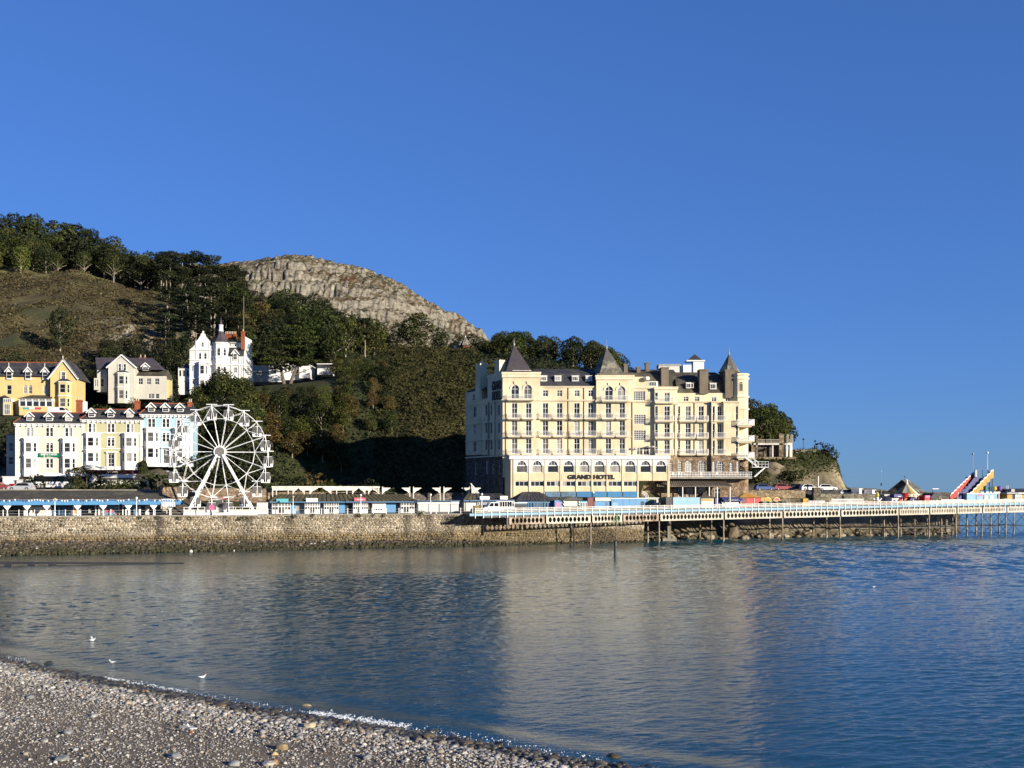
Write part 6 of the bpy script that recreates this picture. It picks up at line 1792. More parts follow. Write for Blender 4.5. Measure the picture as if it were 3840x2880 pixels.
m = MB(); x0, x1 = h.x(363), h.x(600); m.add([(x0, 0, h.z(1384)), (x1, 0, h.z(1384)), (h.x(575, 5), 5, h.z(1340, 5)), (h.x(366, 5), 5, h.z(1341, 5)), (x1, 10, h.z(1384)), (x0, 10, h.z(1384))], [(0,1,2,3), (1,4,2), (3,2,4,5), (0,3,5)]); m.build('roof', 'slate_purple', h.o)
h.dormer(541, 1358, 1373, 1387, 36, 0.3, 3.0, kind='sash')
h.chimney(527, 533, 1337, 1350, 5, 'terracotta', 1, 0.8); h.chimney(543, 549, 1337, 1350, 5, 'terracotta', 1, 0.8); h.chimney(586, 592, 1361, 1380, 4, 'white', 0, 0.8)

# ---- white mansion with turret
h = House('turreted_mansion', 'white mansion with ornate gable and slate bell-roofed turret', 'house', 710, 1480, 280)
kk = h.k()
h.wall(711, 811, 1348, 1480, [(722, 1375, 1392, 5, 'light'), (724, 1428, 1440, 7, 'light')], 0, 'white', 10)
m = MB(); P_ = [(711,1348),(711,1312),(735,1290),(735,1282),(740,1276),(752,1258),(753,1252),(757,1250),(760,1244),(764,1250),(768,1252),(768,1258),(783,1276),(787,1282),(787,1290),(810,1312),(811,1348)]
pts = [(h.x(a), h.z(b2)) for a, b2 in P_]
m.prism_y(pts, 0.0, 0.7); m.build('gable', 'white', h.o)
for px, yt, yb, w in ((751, 1321, 1347, 10), (771, 1321, 1347, 10), (761, 1281, 1300, 8)):
    h.win(h.x(px), h.z(yb), w*kk, (yb-yt)*kk, 'arch', -0.16, None, pane='glass')
m = MB(); m.lathe(h.x(760.5), 0.3, [(0.28, h.z(1246)), (0.3, h.z(1243)), (0.1, h.z(1240))], 6); m.build('finial', 'white', h.o)
for px in (736, 786): h.box('gable_pier', 'white', px-2, px+2, 1278, 1346, -0.12, -0.003)
for yy, dz in ((1311, 3), (1347, 3), (1364, 5), (1418, 3)): h.box('string_course', 'white', 709, 812, yy, yy+dz, -0.25, -0.003)
for px in (713, 806): h.box('pilaster', 'white', px-2.5, px+2.5, 1369, 1480, -0.15, -0.004)
h.bay(763, 38, 1366, 1480, [(1373, 1404), (1428, 1460)], 1.5, 'white', 0.55); h.box('bay_balcony', 'white', 747, 782, 1351, 1363, -1.5, -0.26)
# turret
cx, cy, r_ = h.x(828, 0.5), 0.6, 2.05
m = MB(); m.prism_z([(cx+r_*math.cos(PI/8+PI*k/4), cy+r_*math.sin(PI/8+PI*k/4)) for k in range(8)], 0, h.z(1284)); tw = m.build('turret', 'white', h.o)
for yy in (1285, 1340, 1366, 1418):
    m = MB(); rr = r_+0.2; m.prism_z([(cx+rr*math.cos(PI/8+PI*k/4), cy+rr*math.sin(PI/8+PI*k/4)) for k in range(8)], h.z(yy+4), h.z(yy)); m.build('turret_band', 'white', tw)
for k in (-3, -2, -1):
    a = k*PI/4; rr = r_*math.cos(PI/8)
    for yt, yb, ar in ((1305, 1336, True), (1376, 1402, False)):
        win(tw, 0, 0, 0.8, (yb-yt)*kk, 1, 2, arch=ar, loc=(cx+rr*math.cos(a)+0.07*math.cos(a), cy+rr*math.sin(a)+0.07*math.sin(a), h.z(yb)), rz=a+PI/2, pane='glass')
m = MB(); m.lathe(cx, cy, [(r_+0.35, h.z(1284)), (r_*0.72, h.z(1268)), (r_*0.45, h.z(1252)), (r_*0.36, h.z(1241))], 8, ph=PI/8); m.build('turret_roof', 'slate_purple', tw)
m = MB(); m.lathe(cx, cy, [(0.78, h.z(1242)), (0.62, h.z(1238)), (0.55, h.z(1222)), (0.72, h.z(1218)), (0.66, h.z(1217))], 8, ph=PI/8); m.build('lantern', 'white', tw)
m = MB(); m.lathe(cx, cy, [(0.6, h.z(1217)), (0.25, h.z(1206)), (0.05, h.z(1192)), (0.03, h.z(1187))], 8, ph=PI/8); m.build('lantern_roof', 'slate_purple', tw)
# right wing
h.wall(850, 918, 1337, 1480, [(882, 1378, 1398, 14, 'sash'), (882, 1428, 1455, 14, 'sash')], 0.3, 'white', 9)
m = MB(); x0, x1 = h.x(850), h.x(912); m.add([(x0, 0.4, h.z(1337)), (x1, 0.4, h.z(1337)), (x1, 1.8, h.z(1303, 1.8)), (x0, 1.8, h.z(1303, 1.8))], [(0,1,2,3)]); m.build('roof', 'slate', h.o)
h.wall(850, 908, 1283, 1304, [(863, 1289, 1299, 5, 'light'), (873, 1289, 1299, 5, 'light'), (882, 1289, 1300, 8, 'light'), (892, 1289, 1300, 5, 'light')], 1.9, 'white', 6)
m = MB(); x0, x1 = h.x(845, 2), h.x(912, 2); m.add([(x0, 1.5, h.z(1283)), (x1, 1.5, h.z(1283)), (x1, 4.5, h.z(1268)), (x0, 4.5, h.z(1268)), (x0, 9, h.z(1283)), (x1, 9, h.z(1283))], [(0,1,2,3), (3,2,5,4), (1,5,2), (0,3,4)]); m.build('roof', 'slate', h.o)
h.dormer(882, 1310, 1326, 1352, 30, 0.1, 2.0, roof='white', ww=0.5)
for px in (868, 897, 907, 916): h.box('pilaster', 'white', px-2, px+2, 1337, 1480, 0.12, 0.297)
h.box('string_course', 'white', 857, 919, 1366, 1370, 0.05, 0.296)
h.chimney(904, 915, 1242, 1310, 0.6, 'terracotta', 1, 1.2); h.box('gable_end', 'white', 908, 920, 1262, 1480, 2.0, 9)
for i in range(7):
    h.chimney(843+6.2*i, 848+6.2*i, 1251, 1272, 4.0, 'terracotta', 1, 0.6)
# conservatory on the left
h.wall(668, 710, 1378, 1480, [(675, 1388, 1412, 9, 'light'), (689, 1388, 1412, 11, 'light'), (703, 1388, 1412, 9, 'light'), (701, 1432, 1468, 17, 'door')], 1.2, 'white', 5)
m = MB(); m.cone([(h.x(666), 0.9, h.z(1378)), (h.x(712), 0.9, h.z(1378)), (h.x(712), 6.5, h.z(1378)), (h.x(666), 6.5, h.z(1378))], (h.x(700, 3), 3.5, h.z(1361, 3))); m.build('conservatory_roof', 'slate', h.o)

# ---- long low white annex behind the cedar
h = House('low_annex', 'long low white annex half hidden by the big cedar', 'building', 918, 1432, 294)
h.wall(918, 1012, 1372, 1432, [], 2.0, 'grey_render', 8); m = MB(); m.add([(h.x(916), 1.7, h.z(1392)), (h.x(1015), 1.7, h.z(1396)), (h.x(1012), 7, h.z(1360)), (h.x(918), 7, h.z(1360))], [(0,1,2,3)]); m.build('roof', 'slate_old', h.o)
h.wall(1008, 1056, 1363, 1432, [(1026, 1378, 1403, 20, 'door')], 0, 'white', 8); h.wall(1056, 1130, 1366, 1425, [(1095, 1386, 1402, 11, 'pair'), (1113, 1386, 1402, 10, 'pair')], 1.5, 'white', 8)
h.wall(1122, 1160, 1368, 1418, [(1140, 1384, 1400, 12, 'pair')], 0.2, 'white', 8); h.wall(1190, 1245, 1365, 1405, [], 2, 'white', 6)
for a, b2, yt in ((1006, 1058, 1361), (1056, 1132, 1364), (1120, 1162, 1366), (1188, 1247, 1363)): h.box('roof_edge', 'white', a, b2, yt, yt+3, -0.3 if a != 1056 else 1.3, 8)
h.box('garden_wall', 'white', 912, 950, 1418, 1432, -5, -4.5)
m = MB()
for i in range(12): m.box(h.x(1012+3.6*i, -2), -2, h.z(1434), h.x(1012+3.6*i, -2)+0.05, -1.95, h.z(1420))
m.box(h.x(1012, -2), -2.02, h.z(1421), h.x(1056, -2), -1.93, h.z(1420)); m.build('handrail', 'white_metal', h.o)

# ---- retaining walls and terraces in front of the houses
def slab(name, label, cat, mat, pxl, pxr, yt, yb, D, dep, D2=None):
    a, b2 = at(pxl, yb, D), at(pxr, yb, D2 or D)
    an = math.atan2(b2.y-a.y, b2.x-a.x); L_ = math.hypot(b2.x-a.x, b2.y-a.y); h_ = (yb-yt)*D/FPX
    m = MB(); m.box(0, 0, 0, L_, dep, h_-0.12); m.box(-0.1, -0.1, h_-0.12, L_+0.1, dep+0.05, h_)
    return m.build(name, mat, None, tuple(a), an, label=label, cat=cat)
slab('garden_wall', 'white painted garden wall below the red flowers', 'garden wall', 'white', 335, 505, 1778, 1800, 199.5, 0.5)
slab('garden_wall', 'lower white garden wall sloping beside the bushes', 'garden wall', 'white_dirty', 330, 560, 1800, 1824, 197.3, 0.6)
slab('garden_wall', 'white wavy-topped wall below the blue house', 'garden wall', 'white', 553, 655, 1766, 1780, 203, 0.5)
slab('garden_wall', 'grey wall under the white wavy wall', 'garden wall', 'grey_render', 553, 650, 1780, 1792, 202, 0.5)
slab('deck_terrace', 'brown timber deck front with white chairs', 'deck', 'deck_brown', 552, 648, 1751, 1765, 205.5, 1.6)
slab('garden_wall', 'white stepped wall at the left foot of the terrace', 'garden wall', 'white', 10, 62, 1786, 1836, 197.5, 1.0)
slab('garden_wall', 'white gate pier and wall by the red bin', 'garden wall', 'white_dirty', 62, 108, 1798, 1836, 197.0, 0.6)
slab('garden_wall', 'dark retaining wall behind the coach', 'garden wall', 'grey_stone', 108, 330, 1788, 1830, 198.6, 0.6)
slab('retaining_wall', 'rough brown retaining wall behind the wheel', 'retaining wall', 'garden_stone', 700, 1015, 1832, 1905, 191, 1.2, 196)
slab('retaining_wall', 'rough tan retaining wall left of the wheel', 'retaining wall', 'garden_stone', 600, 705, 1826, 1905, 186.5, 1.0, 190.5)
for i, px in enumerate((572, 588, 610, 622)):
    p = at(px, 1751, 206.6)
    m = MB(); m.box(-0.3,-0.3,0.4,0.3,0.3,0.48); m.prism_x([(0.25,0.48),(0.33,0.48),(0.5,1.1),(0.42,1.1)], -0.3, 0.3)
    for a in (-0.25, 0.25):
        for b2 in (-0.25, 0.25): m.box(a-0.03, b2-0.03, 0, a+0.03, b2+0.03, 0.399)
    m.build('garden_chair', 'white', None, (p.x, p.y, p.z+0.003), 0, label='white garden chair on the brown deck of the blue house', cat='chair', group='white chairs on the deck')
# ------------------------------------------------------------------ coach, cars, van
def wheel(par, x, y, r, w=0.22):
    m = MB(); m.tube((x, y-w/2, r), (x, y+w/2, r), r, 14); wo = m.build('wheel', 'tyre', par)
    m = MB(); m.tube((x, y-w/2-0.02, r), (x, y+w/2+0.02, r), r*0.58, 10); m.build('rim', 'grey_metal', wo)
def car(label, px, ybase, D, mat, L_=4.2, W_=1.75, H_=1.45, flip=1, rz=0.0, kind='hatch', zb=None, cat='car'):
    p = at(px, ybase, D); 
    if zb is not None: p.z = zb
    o = thing('parked_car', label, cat, tuple(p), rz)
    h = L_/2; z0 = 0.25; b_ = H_*0.58
    if kind == 'van': prof = [(-h, z0), (-h, H_*0.97), (-h+0.1, H_), (h-1.25, H_), (h-0.55, b_+0.05), (h-0.05, b_-0.1), (h, z0+0.25), (h, z0)]
    else: prof = [(-h, z0), (-h, b_), (-h+0.12, b_+0.08), (-h+0.55, H_-0.05), (-h+1.0, H_), (h-1.9, H_-0.02), (h-1.15, b_+0.04), (h-0.1, b_-0.12), (h, z0+0.2), (h, z0)]
    m = MB(); m.prism_y([(x*flip, z) for x, z in prof], -W_/2, W_/2); m.build('body', mat, o)
    if kind == 'van': gl = [(h-2.1, b_+0.08), (h-2.1, H_-0.12), (h-1.28, H_-0.12), (h-0.68, b_+0.08)]
    else: gl = [(-h+0.35, b_+0.06), (-h+0.65, H_-0.1), (-h+1.0, H_-0.07), (h-1.92, H_-0.09), (h-1.3, b_+0.06)]
    m = MB(); m.prism_y([(x*flip, z) for x, z in gl], -W_/2-0.015, W_/2+0.015); m.build('side_glass', 'glass_dark', o)
    m = MB(); fw = [(h-1.9, H_-0.1), (h-1.17, b_+0.08)] if kind != 'van' else [(h-1.24, H_-0.08), (h-0.6, b_+0.1)]
    (xa, za), (xb, zb2) = fw; m.add([((xa+0.03)*flip, -W_/2+0.12, za+0.03), ((xa+0.03)*flip, W_/2-0.12, za+0.03), ((xb+0.03)*flip, W_/2-0.12, zb2+0.02), ((xb+0.03)*flip, -W_/2+0.12, zb2+0.02)], [(0,1,2,3)]); m.build('windscreen', 'glass', o)
    for sx in (-1, 1):
        for sy in (-1, 1): wheel(o, sx*(h-0.8), sy*(W_/2-0.08), 0.32)
    for sy in (-1, 1):
        m = MB(); m.box(flip*h-0.05, sy*(W_/2-0.35)-0.18, b_-0.32, flip*h+0.03, sy*(W_/2-0.35)+0.18, b_-0.18); m.build('headlight', 'white_metal', o)
        m = MB(); m.box(-flip*h-0.03, sy*(W_/2-0.25)-0.15, b_-0.2, -flip*h+0.05, sy*(W_/2-0.25)+0.15, b_-0.02); m.build('tail_light', 'red', o)
    return o
# coach on the terrace road
p = at(118, 1838, 192); p.z = 9.75
bus = thing('coach', 'white touring coach with dark windows parked below the terrace', 'coach', tuple(p), R(3))
BL, BH = 10.6, 2.75
m = MB(); m.prism_y([(0.15,0.35),(0,1.2),(0.12,2.2),(0.45,BH-0.1),(0.8,BH),(BL-0.1,BH),(BL,BH-0.2),(BL,0.35)], 0, 2.5); m.build('body', 'car_white', bus)
m = MB(); m.prism_y([(0.2,1.35),(0.45,2.35),(BL-0.3,2.35),(BL-0.3,1.35)], -0.015, 2.515); m.build('window_band', 'glass_dark', bus)
m = MB(); m.prism_x([(0.15,1.2),(2.35,1.2),(2.3,2.3),(0.2,2.3)], -0.012, 0.3); m.build('windscreen', 'glass_dark', bus)
m = MB(); m.box(2.0, 0.6, BH, 4.6, 1.9, BH+0.16); m.box(6.0, 0.6, BH, 7.6, 1.9, BH+0.14); m.build('roof_unit', 'white', bus)
lettering('GRAND UK', 0.50, 'grey_metal', bus, (3.3, -0.03, 0.72), 0, 0.01, 0.0, width=2.5); lettering('HOLIDAYS', 0.50, 'grey_metal', bus, (6.1, -0.03, 0.72), 0, 0.01, 0.012, width=2.7)
for xx in (2.0, 8.3):
    for yy in (0.12, 2.38): wheel(bus, xx, yy, 0.48, 0.3)
for yy in (0.35, 2.15):
    m = MB(); m.box(-0.03, yy-0.2, 0.75, 0.12, yy+0.2, 0.95); m.build('headlight', 'lamp_globe', bus)
car('silver hatchback parked left of the coach', 80, 1847, 186, 'car_silver', flip=-1, H_=1.4, zb=9.45)
car('red car nose at the left edge of the terrace road', -4, 1844, 188, 'car_red', flip=1, zb=9.55)
m = MB(); m.box(-0.55,-0.4,0,0.55,0.4,0.75); m.prism_x([(-0.4,0.75),(0.4,0.75),(0.4,0.98),(-0.25,1.05)], -0.55, 0.55); q = at(48, 1834, 193); m.build('waste_bin', 'red', None, (q.x, q.y, 9.7), label='red wheeled bin by the white gate pier', cat='bin')
p = at(225, 1545, 246); car('white van roof showing below the yellow gable', 225, 1556, 243, 'car_white', 4.8, 1.9, 1.9, 1, kind='van', zb=hz1(p.x, 243))
for px, mt, lab in ((345, 'car_dark', 'black car left of the parked cars by the grey house'), (385, 'car_dark', 'dark hatchback parked in front of the grey house'), (425, 'car_silver', 'grey car parked in front of the grey house'), (470, 'car_dark', 'dark people carrier parked under the grey house bay'), (655, 'car_dark', 'dark car in shade between the grey and white houses')):
    D_ = 249 if px < 600 else 262; p = at(px, 1530, D_); car(lab, px, 1530, D_, mt, zb=hz1(p.x, D_)+0.05, H_=1.5)
# cars on the road under the cliff
for px, D_, mt, kd, L_, lab in ((2866, 240, 'car_blue', 'hatch', 4.3, 'blue car on the cliff road beside the hotel corner'), (2935, 240.5, 'car_red', 'hatch', 4.2, 'dull red car on the cliff road under the stone wall'), (2990, 241, 'car_dark', 'hatch', 4.3, 'dark car on the cliff road right of the red car'),
                               (3035, 238.5, 'car_white', 'hatch', 4.2, 'white hatchback at the bend of the cliff road'), (3100, 242, 'car_white', 'hatch', 4.4, 'white car roof behind the low stone parapet'), (3180, 247, 'car_silver', 'hatch', 4.4, 'silver car at the end of the cliff'),
                               (3218, 246, 'car_white', 'van', 4.2, 'white camper van, first of three on the sea road'), (3266, 246, 'car_white', 'van', 4.0, 'white camper van, middle of three on the sea road'), (3312, 246, 'car_white', 'van', 3.8, 'white van, last of three on the sea road')):
    p = at(px, 1840, D_); car(lab, px, 1840, D_, mt, L_, 1.8, 1.5 if kd == 'hatch' else 2.0, 1, R(6) if kd == 'hatch' else R(55), kd, zb=hz1(p.x, D_)+0.06, cat='car' if kd == 'hatch' else 'van')
# pick-up truck on the promenade
q = wpt(1865, 2.4); vt = thing('pickup_truck', 'white crew-cab truck with high-sided body on the promenade', 'truck', (q.x, q.y, PZ+0.01), WA)
m = MB(); m.prism_y([(-2.4,0.4),(-2.45,0.95),(-1.75,1.15),(-1.25,1.9),(-1.0,1.95),(0.3,1.95),(0.32,0.4)], 0, 1.9); m.build('cab', 'car_white', vt)
m = MB(); m.prism_y([(-1.6,1.2),(-1.2,1.82),(-0.7,1.82),(-0.7,1.2)], -0.015, 1.915); m.prism_y([(-0.55,1.2),(-0.55,1.82),(0.2,1.82),(0.2,1.2)], -0.015, 1.915); m.build('side_glass', 'glass_dark', vt)
m = MB(); m.box(0.4, -0.02, 0.75, 3.2, 1.92, 1.15)
for i in range(7): m.box(0.42+0.46*i, -0.02, 1.152, 0.50+0.46*i, 0.05, 2.05)
m.box(0.4, -0.02, 2.05, 3.25, 0.05, 2.14); m.box(0.4, 1.85, 2.05, 3.25, 1.92, 2.14); m.build('cargo_body', 'white', vt)
m = MB(); m.box(0.5, 0.9, 1.152, 3.1, 1.0, 2.0); m.build('cargo_backboard', 'glass_dark', vt)
for xx in (-1.6, 2.1):
    for yy in (0.1, 1.8): wheel(vt, xx, yy, 0.36)
m = MB(); m.box(-2.47, 0.15, 0.8, -2.40, 0.55, 0.95); m.build('headlight', 'lamp_globe', vt); m = MB(); m.box(-2.47, 1.35, 0.8, -2.40, 1.75, 0.95); m.build('headlight', 'lamp_globe', vt)

# ------------------------------------------------------------------ buildings along the promenade (parallel to the wall)
class Front:
    def __init__(s, name, label, cat, pxl, pxr, inland, group=None):
        a, b2 = wpt(pxl, inland), wpt(pxr, inland); s.L = (b2-a).length; s.D = (a.y+b2.y)/2; s.inl = inland; s.a = a
        s.o = thing(name, label, cat, (a.x, a.y, PZ+0.004), WA, group)
    def x(s, px): return (wpt(px, s.inl)-s.a).dot(WU)
    def z(s, py): return zpx(py, s.D)-PZ-0.004
    def box(s, name, mat, pxl, pxr, yt, yb, y0, y1, par=None, label=None):
        m = MB(); m.box(s.x(pxl), y0, max(0, s.z(yb)), s.x(pxr), y1, s.z(yt)); return m.build(name, mat, par or s.o, label=label)
# long blue-fronted colonnade with slate roof
f = Front('seafront_arcade', 'long low arcade with deep blue fascia and mossy slate roof', 'arcade', -330, 690, 6.0)
f.box('rear_wall', 'white_dirty', -330, 640, 1893, 1945, 5.6, 6.0)
m = MB(); ze, zr = f.z(1874), f.z(1838); x1 = f.x(620); m.add([(0, -0.6, ze), (x1+1.5, -0.6, ze), (f.x(562), 6, zr), (0, 6, zr), (0, 12, ze), (x1+1.5, 12, ze)], [(0,1,2,3), (1,5,2), (3,2,5,4), (0,3,4)]); m.build('roof', 'slate_old', f.o)
m = MB(); m.tube((f.x(562), 6, zr+0.05), (x1+1.5, -0.6, ze+0.06), 0.09, 6); m.tube((0, 6, zr+0.05), (f.x(562), 6, zr+0.05), 0.09, 6); m.build('ridge_tile', 'concrete', f.o)
m = MB(); m.box(0, -1.2, f.z(1893)-0.02, f.x(688), -1.0, f.z(1877)+0.02); m.box(0, -0.99, f.z(1879), f.x(688), 0.2, f.z(1876)); m.build('fascia', 'blue', f.o)
f.box('gutter', 'dark_metal', -330, 640, 1874, 1876, -0.99, -0.6)
cols_ = [-60, 30, 104, 177, 292, 388, 482, 576, 640]
for px in cols_:
    m = MB(); x = f.x(px); zt = f.z(1893)-0.03; m.lathe(x, -0.9, [(0.14, 0), (0.14, 0.25), (0.09, 0.35), (0.08, zt-0.8), (0.12, zt-0.7)], 8)
    m.prism_y([(x-0.08, zt-0.75), (x+0.08, zt-0.75), (x+0.55, zt-0.15), (x+0.55, zt), (x-0.55, zt), (x-0.55, zt-0.15)], -0.96, -0.84); m.build('column', 'white', f.o)
# shopfronts in the arcade
random.seed(12)
def shopbox(px0, px1, mat, yt=1900, yb=1941, y=1.9, kind=None):
    o = f.box('shop_front', mat, px0, px1, yt, yb, y, y+0.12); return o
shopbox(-40, 36, 'glass_dark'); shopbox(36, 84, 'glass_dark'); shopbox(84, 99, 'white'); 
o = shopbox(105, 190, 'white'); lettering('SWEETS', 0.5, 'golden', o, (f.x(145), 1.87, f.z(1926)), 0, 0.01, 0.0, width=f.x(178)-f.x(112))
for px, mt in ((118, 'golden'), (125, 'yellow'), (184, 'yellow')): f.box('poster', mt, px, px+5, 1912, 1924, 1.86, 1.895)
shopbox(192, 268, 'glass_dark'); 
for a, b2 in ((194, 202), (216, 222), (229, 246), (250, 266)): f.box('door_panel', 'blue', a, b2, 1903, 1941, 1.8, 1.897)
for a, b2 in ((231, 237), (239, 244), (252, 257), (259, 264)): f.box('door_glass', 'glass', a, b2, 1906, 1934, 1.77, 1.797)
shopbox(270, 300, 'white'); f.box('poster', 'golden', 276, 288, 1908, 1928, 1.86, 1.897)
shopbox(300, 352, 'glass_dark'); f.box('shop_stand', 'grey_metal', 330, 340, 1908, 1925, 1.5, 1.8)
shopbox(353, 378, 'glass_mid'); f.box('white_pier', 'white', 354, 359, 1895, 1941, 1.6, 1.897); f.box('white_pier', 'white', 367, 373, 1895, 1941, 1.6, 1.897)
o = shopbox(379, 440, 'navy')
m = MB(); c_x, c_z = f.x(409), f.z(1918); W2, H2 = (f.x(436)-f.x(383))/2, (f.z(1900)-f.z(1938))/2
for k in range(20):
    a, b2 = 2*PI*k/20, 2*PI*(k+0.55)/20
    def rim_(t): q = min(W2/max(abs(math.cos(t)), 1e-6), H2/max(abs(math.sin(t)), 1e-6)); return (c_x+q*math.cos(t), 1.88, c_z+q*math.sin(t))
    m.poly([(c_x, 1.88, c_z), rim_(a), rim_(b2)])
m.build('starburst_mural', 'light_blue', f.o)
m = MB(); m.box(c_x-0.55, 1.855, c_z-0.25, c_x+0.55, 1.875, c_z+0.25); m.build('mural_centre', 'pink_red', f.o)
for px in (381, 434):
    for k in range(4): f.box('mural_band', 'orange' if k % 2 else 'white', px-2, px+5, 1902+9*k, 1906+9*k, 1.83, 1.85)
shopbox(441, 497, 'glass_dark')
for a in (443, 458, 470, 484): f.box('white_pier', 'white', a, a+4, 1897, 1941, 1.6, 1.897)
f.box('poster', 'white', 472, 482, 1908, 1914, 1.5, 1.59)
shopbox(498, 604, 'glass_dark')
for a, b2, mt in ((500, 508, 'light_blue'), (503, 509, 'blue'), (520, 526, 'white'), (545, 552, 'white_dirty'), (553, 560, 'white')): f.box('white_pier', mt, a, b2, 1899 if mt != 'blue' else 1912, 1941, 1.55 if mt != 'blue' else 1.4, 1.897 if mt != 'blue' else 1.54)
# striped stall awning at the right end of the arcade
m = MB(); a = wpt(606, 4.2); m.prism_x([(0, 0), (0.05, 0), (1.0, 1.25), (0.95, 1.25)], 0, 2.2); m.build('striped_awning', 'awning_stripe', None, (a.x, a.y, PZ+1.4), WA, label='black and white striped awning under the end of the blue fascia', cat='awning')
# bunting along the arcade
bn = thing('bunting', 'string of little white pennants along the blue fascia', 'bunting', (f.a.x, f.a.y, PZ), WA)
m = MB(); m.tube((0, -1.35, f.z(1874)), (f.x(690), -1.35, f.z(1873)), 0.012, 4); m.build('cord', 'white', bn)
mp = MB(); mp.prism_y([(-0.13, 0), (0.13, 0), (0, -0.32)], -0.008, 0.008); pmw = mp.mesh('pennant', 'white'); pmn = mp.mesh('pennant', 'navy')
random.seed(5)
for i in range(100):
    u = f.x(690)*(i+0.5)/100; inst('pennant', pmw if random.random() < 0.55 else pmn, bn, (u, -1.35, f.z(1873.5)+0.1*math.sin(i*0.9)))

# ---- shop row with lead roof and coloured signs
def shoprow(name, label, pxl, pxr, inland, yroof, yeave, ybase, roofmat, nseam):
    g = Front(name, label, 'shop row', pxl, pxr, inland)
    g.box('rear_wall', 'dark_blue', pxl+3, pxr-3, yeave, ybase, 1.4, 5.0)
    x0, x1 = g.x(pxl)-0.3, g.x(pxr)+0.3; ze, zr = g.z(yeave), g.z(yroof)
    m = MB(); m.add([(x0, -0.5, ze), (x1, -0.5, ze), (x1-2.0, 3.0, zr), (x0+2.0, 3.0, zr), (x0, 6.0, ze), (x1, 6.0, ze)], [(0,1,2,3), (1,5,2), (3,2,5,4), (0,3,4)]); r = m.build('roof', roofmat, g.o)
    for i in range(1, nseam):
        t_ = i/nseam; m = MB(); m.bar((x0+(x1-x0)*t_, -0.5, ze+0.03), (x0+2+(x1-x0-4)*t_, 3.0, zr+0.03), 0.06, 0.07); m.build('roof_seam', 'dark_metal', r)
    g.box('eave_board', 'dark_blue', pxl-2, pxr+2, yeave-1, yeave+4, -0.55, -0.35)
    g.box('step', 'concrete', pxl, pxr, ybase-1, ybase, -0.2, 1.3)
    return g
def bayshop(g, px0, px1, yt=1883, yb=1921, n=6, proj=0.0, mat='white'):
    """glazed white timber shop window with a central door"""
    x0, x1 = g.x(px0), g.x(px1); z0, z1 = 0.02, g.z(yt)
    m = MB(); m.box(x0, proj+0.12, z0, x1, 1.39, z1); b_ = m.build('shop_bay', mat, g.o)
    w = (x1-x0)/n
    for i in range(n):
        dr = n//2-1 <= i <= n//2
        zz = z0+0.12 if dr else z0+0.75
        win(b_, x0+w*(i+0.5), zz, w*0.92, z1-0.75-zz, 1, 1, proj+0.04, fr=0.055, pane=random.choice(['glass', 'glass_dark', 'glass_mid', 'glass']))
        win(b_, x0+w*(i+0.5), z1-0.68, w*0.86, 0.55, 1, 1, proj+0.04, fr=0.06, pane='glass_mid')
def signbox(g, px0, px1, yt, yb, mat, txt=None, tm='white'):
    o = g.box('sign_board', mat, px0, px1, yt, yb, -0.62, -0.5)
    if txt: lettering(txt, (yb-yt)*g.D/FPX*0.6, tm, o, ((g.x(px0)+g.x(px1))/2, -0.64, g.z(yb-3.2)), 0, 0.008, 0.0, width=(g.x(px1)-g.x(px0))*0.8)
g = shoprow('shop_row', 'blue seafront shop row with mossy seamed roof and coloured signs', 1012, 1566, 5.0, 1853, 1881, 1926, 'moss_roof', 32)
bayshop(g, 1021, 1090); bayshop(g, 1143, 1200); bayshop(g, 1216, 1270); bayshop(g, 1325, 1380, n=7); bayshop(g, 1503, 1555, n=5)
signbox(g, 1035, 1080, 1870, 1883, 'teal'); signbox(g, 1146, 1189, 1868, 1882, 'white'); signbox(g, 1326, 1369, 1866, 1879, 'pink_red', '~ Pier Café ~')
g.box('blue_panel', 'blue', 1090, 1112, 1888, 1926, 0.9, 1.39); g.box('shop_window', 'glass_pale', 1112, 1140, 1890, 1916, 1.3, 1.39); g.box('blue_panel', 'dark_blue', 1112, 1142, 1916, 1926, 1.25, 1.39)
g.box('blue_panel', 'blue', 1272, 1297, 1884, 1924, 0.9, 1.39); g.box('open_doorway', 'black', 1297, 1312, 1890, 1924, 1.2, 1.39); g.box('shop_window', 'glass_dark', 1312, 1326, 1890, 1920, 1.3, 1.39)
g.box('shop_window', 'glass_mid', 1381, 1396, 1889, 1914, 1.0, 1.39); g.box('shop_shutter', 'white_dirty', 1398, 1437, 1885, 1905, 0.3, 1.39); g.box('shop_counter', 'white', 1396, 1448, 1905, 1924, 0.2, 1.38); g.box('shop_wall', 'white', 1437, 1448, 1885, 1905, 0.3, 1.39)
for i in range(4): g.box('hatch', 'glass_dark', 1401+9*i, 1406+9*i, 1908, 1914, 0.15, 0.198)
g.box('blue_panel', 'blue', 1450, 1488, 1884, 1923, 0.8, 1.39); g.box('shop_window', 'glass_mid', 1488, 1503, 1890, 1912, 1.2, 1.39); g.box('end_panel', 'dark_blue', 1555, 1564, 1884, 1922, 0.6, 1.39)
g = Front('shuttered_shop', 'long pale grey shop front with closed shutters and white fascia', 'shop', 1566, 1722, 4.5)
g.box('shop_wall', 'grey_metal', 1566, 1722, 1880, 1922, 0.3, 4.0); g.box('fascia', 'white', 1566, 1690, 1884, 1890, 0.0, 0.29); g.box('fascia', 'white', 1690, 1721, 1881, 1889, -0.1, 0.29)
for a, b2 in ((1569, 1606), (1608, 1646), (1649, 1688), (1691, 1720)): g.box('roller_shutter', 'shutter', a, b2, 1891, 1920, 0.12, 0.297)
g.box('flat_roof', 'dark_blue', 1562, 1724, 1877, 1880, -0.4, 4.2)
g = shoprow('kiosk_row', 'white kiosk row with half-mossy seamed roof beside the truck', 1738, 1925, 6.0, 1850, 1876, 1918, 'slate', 11)
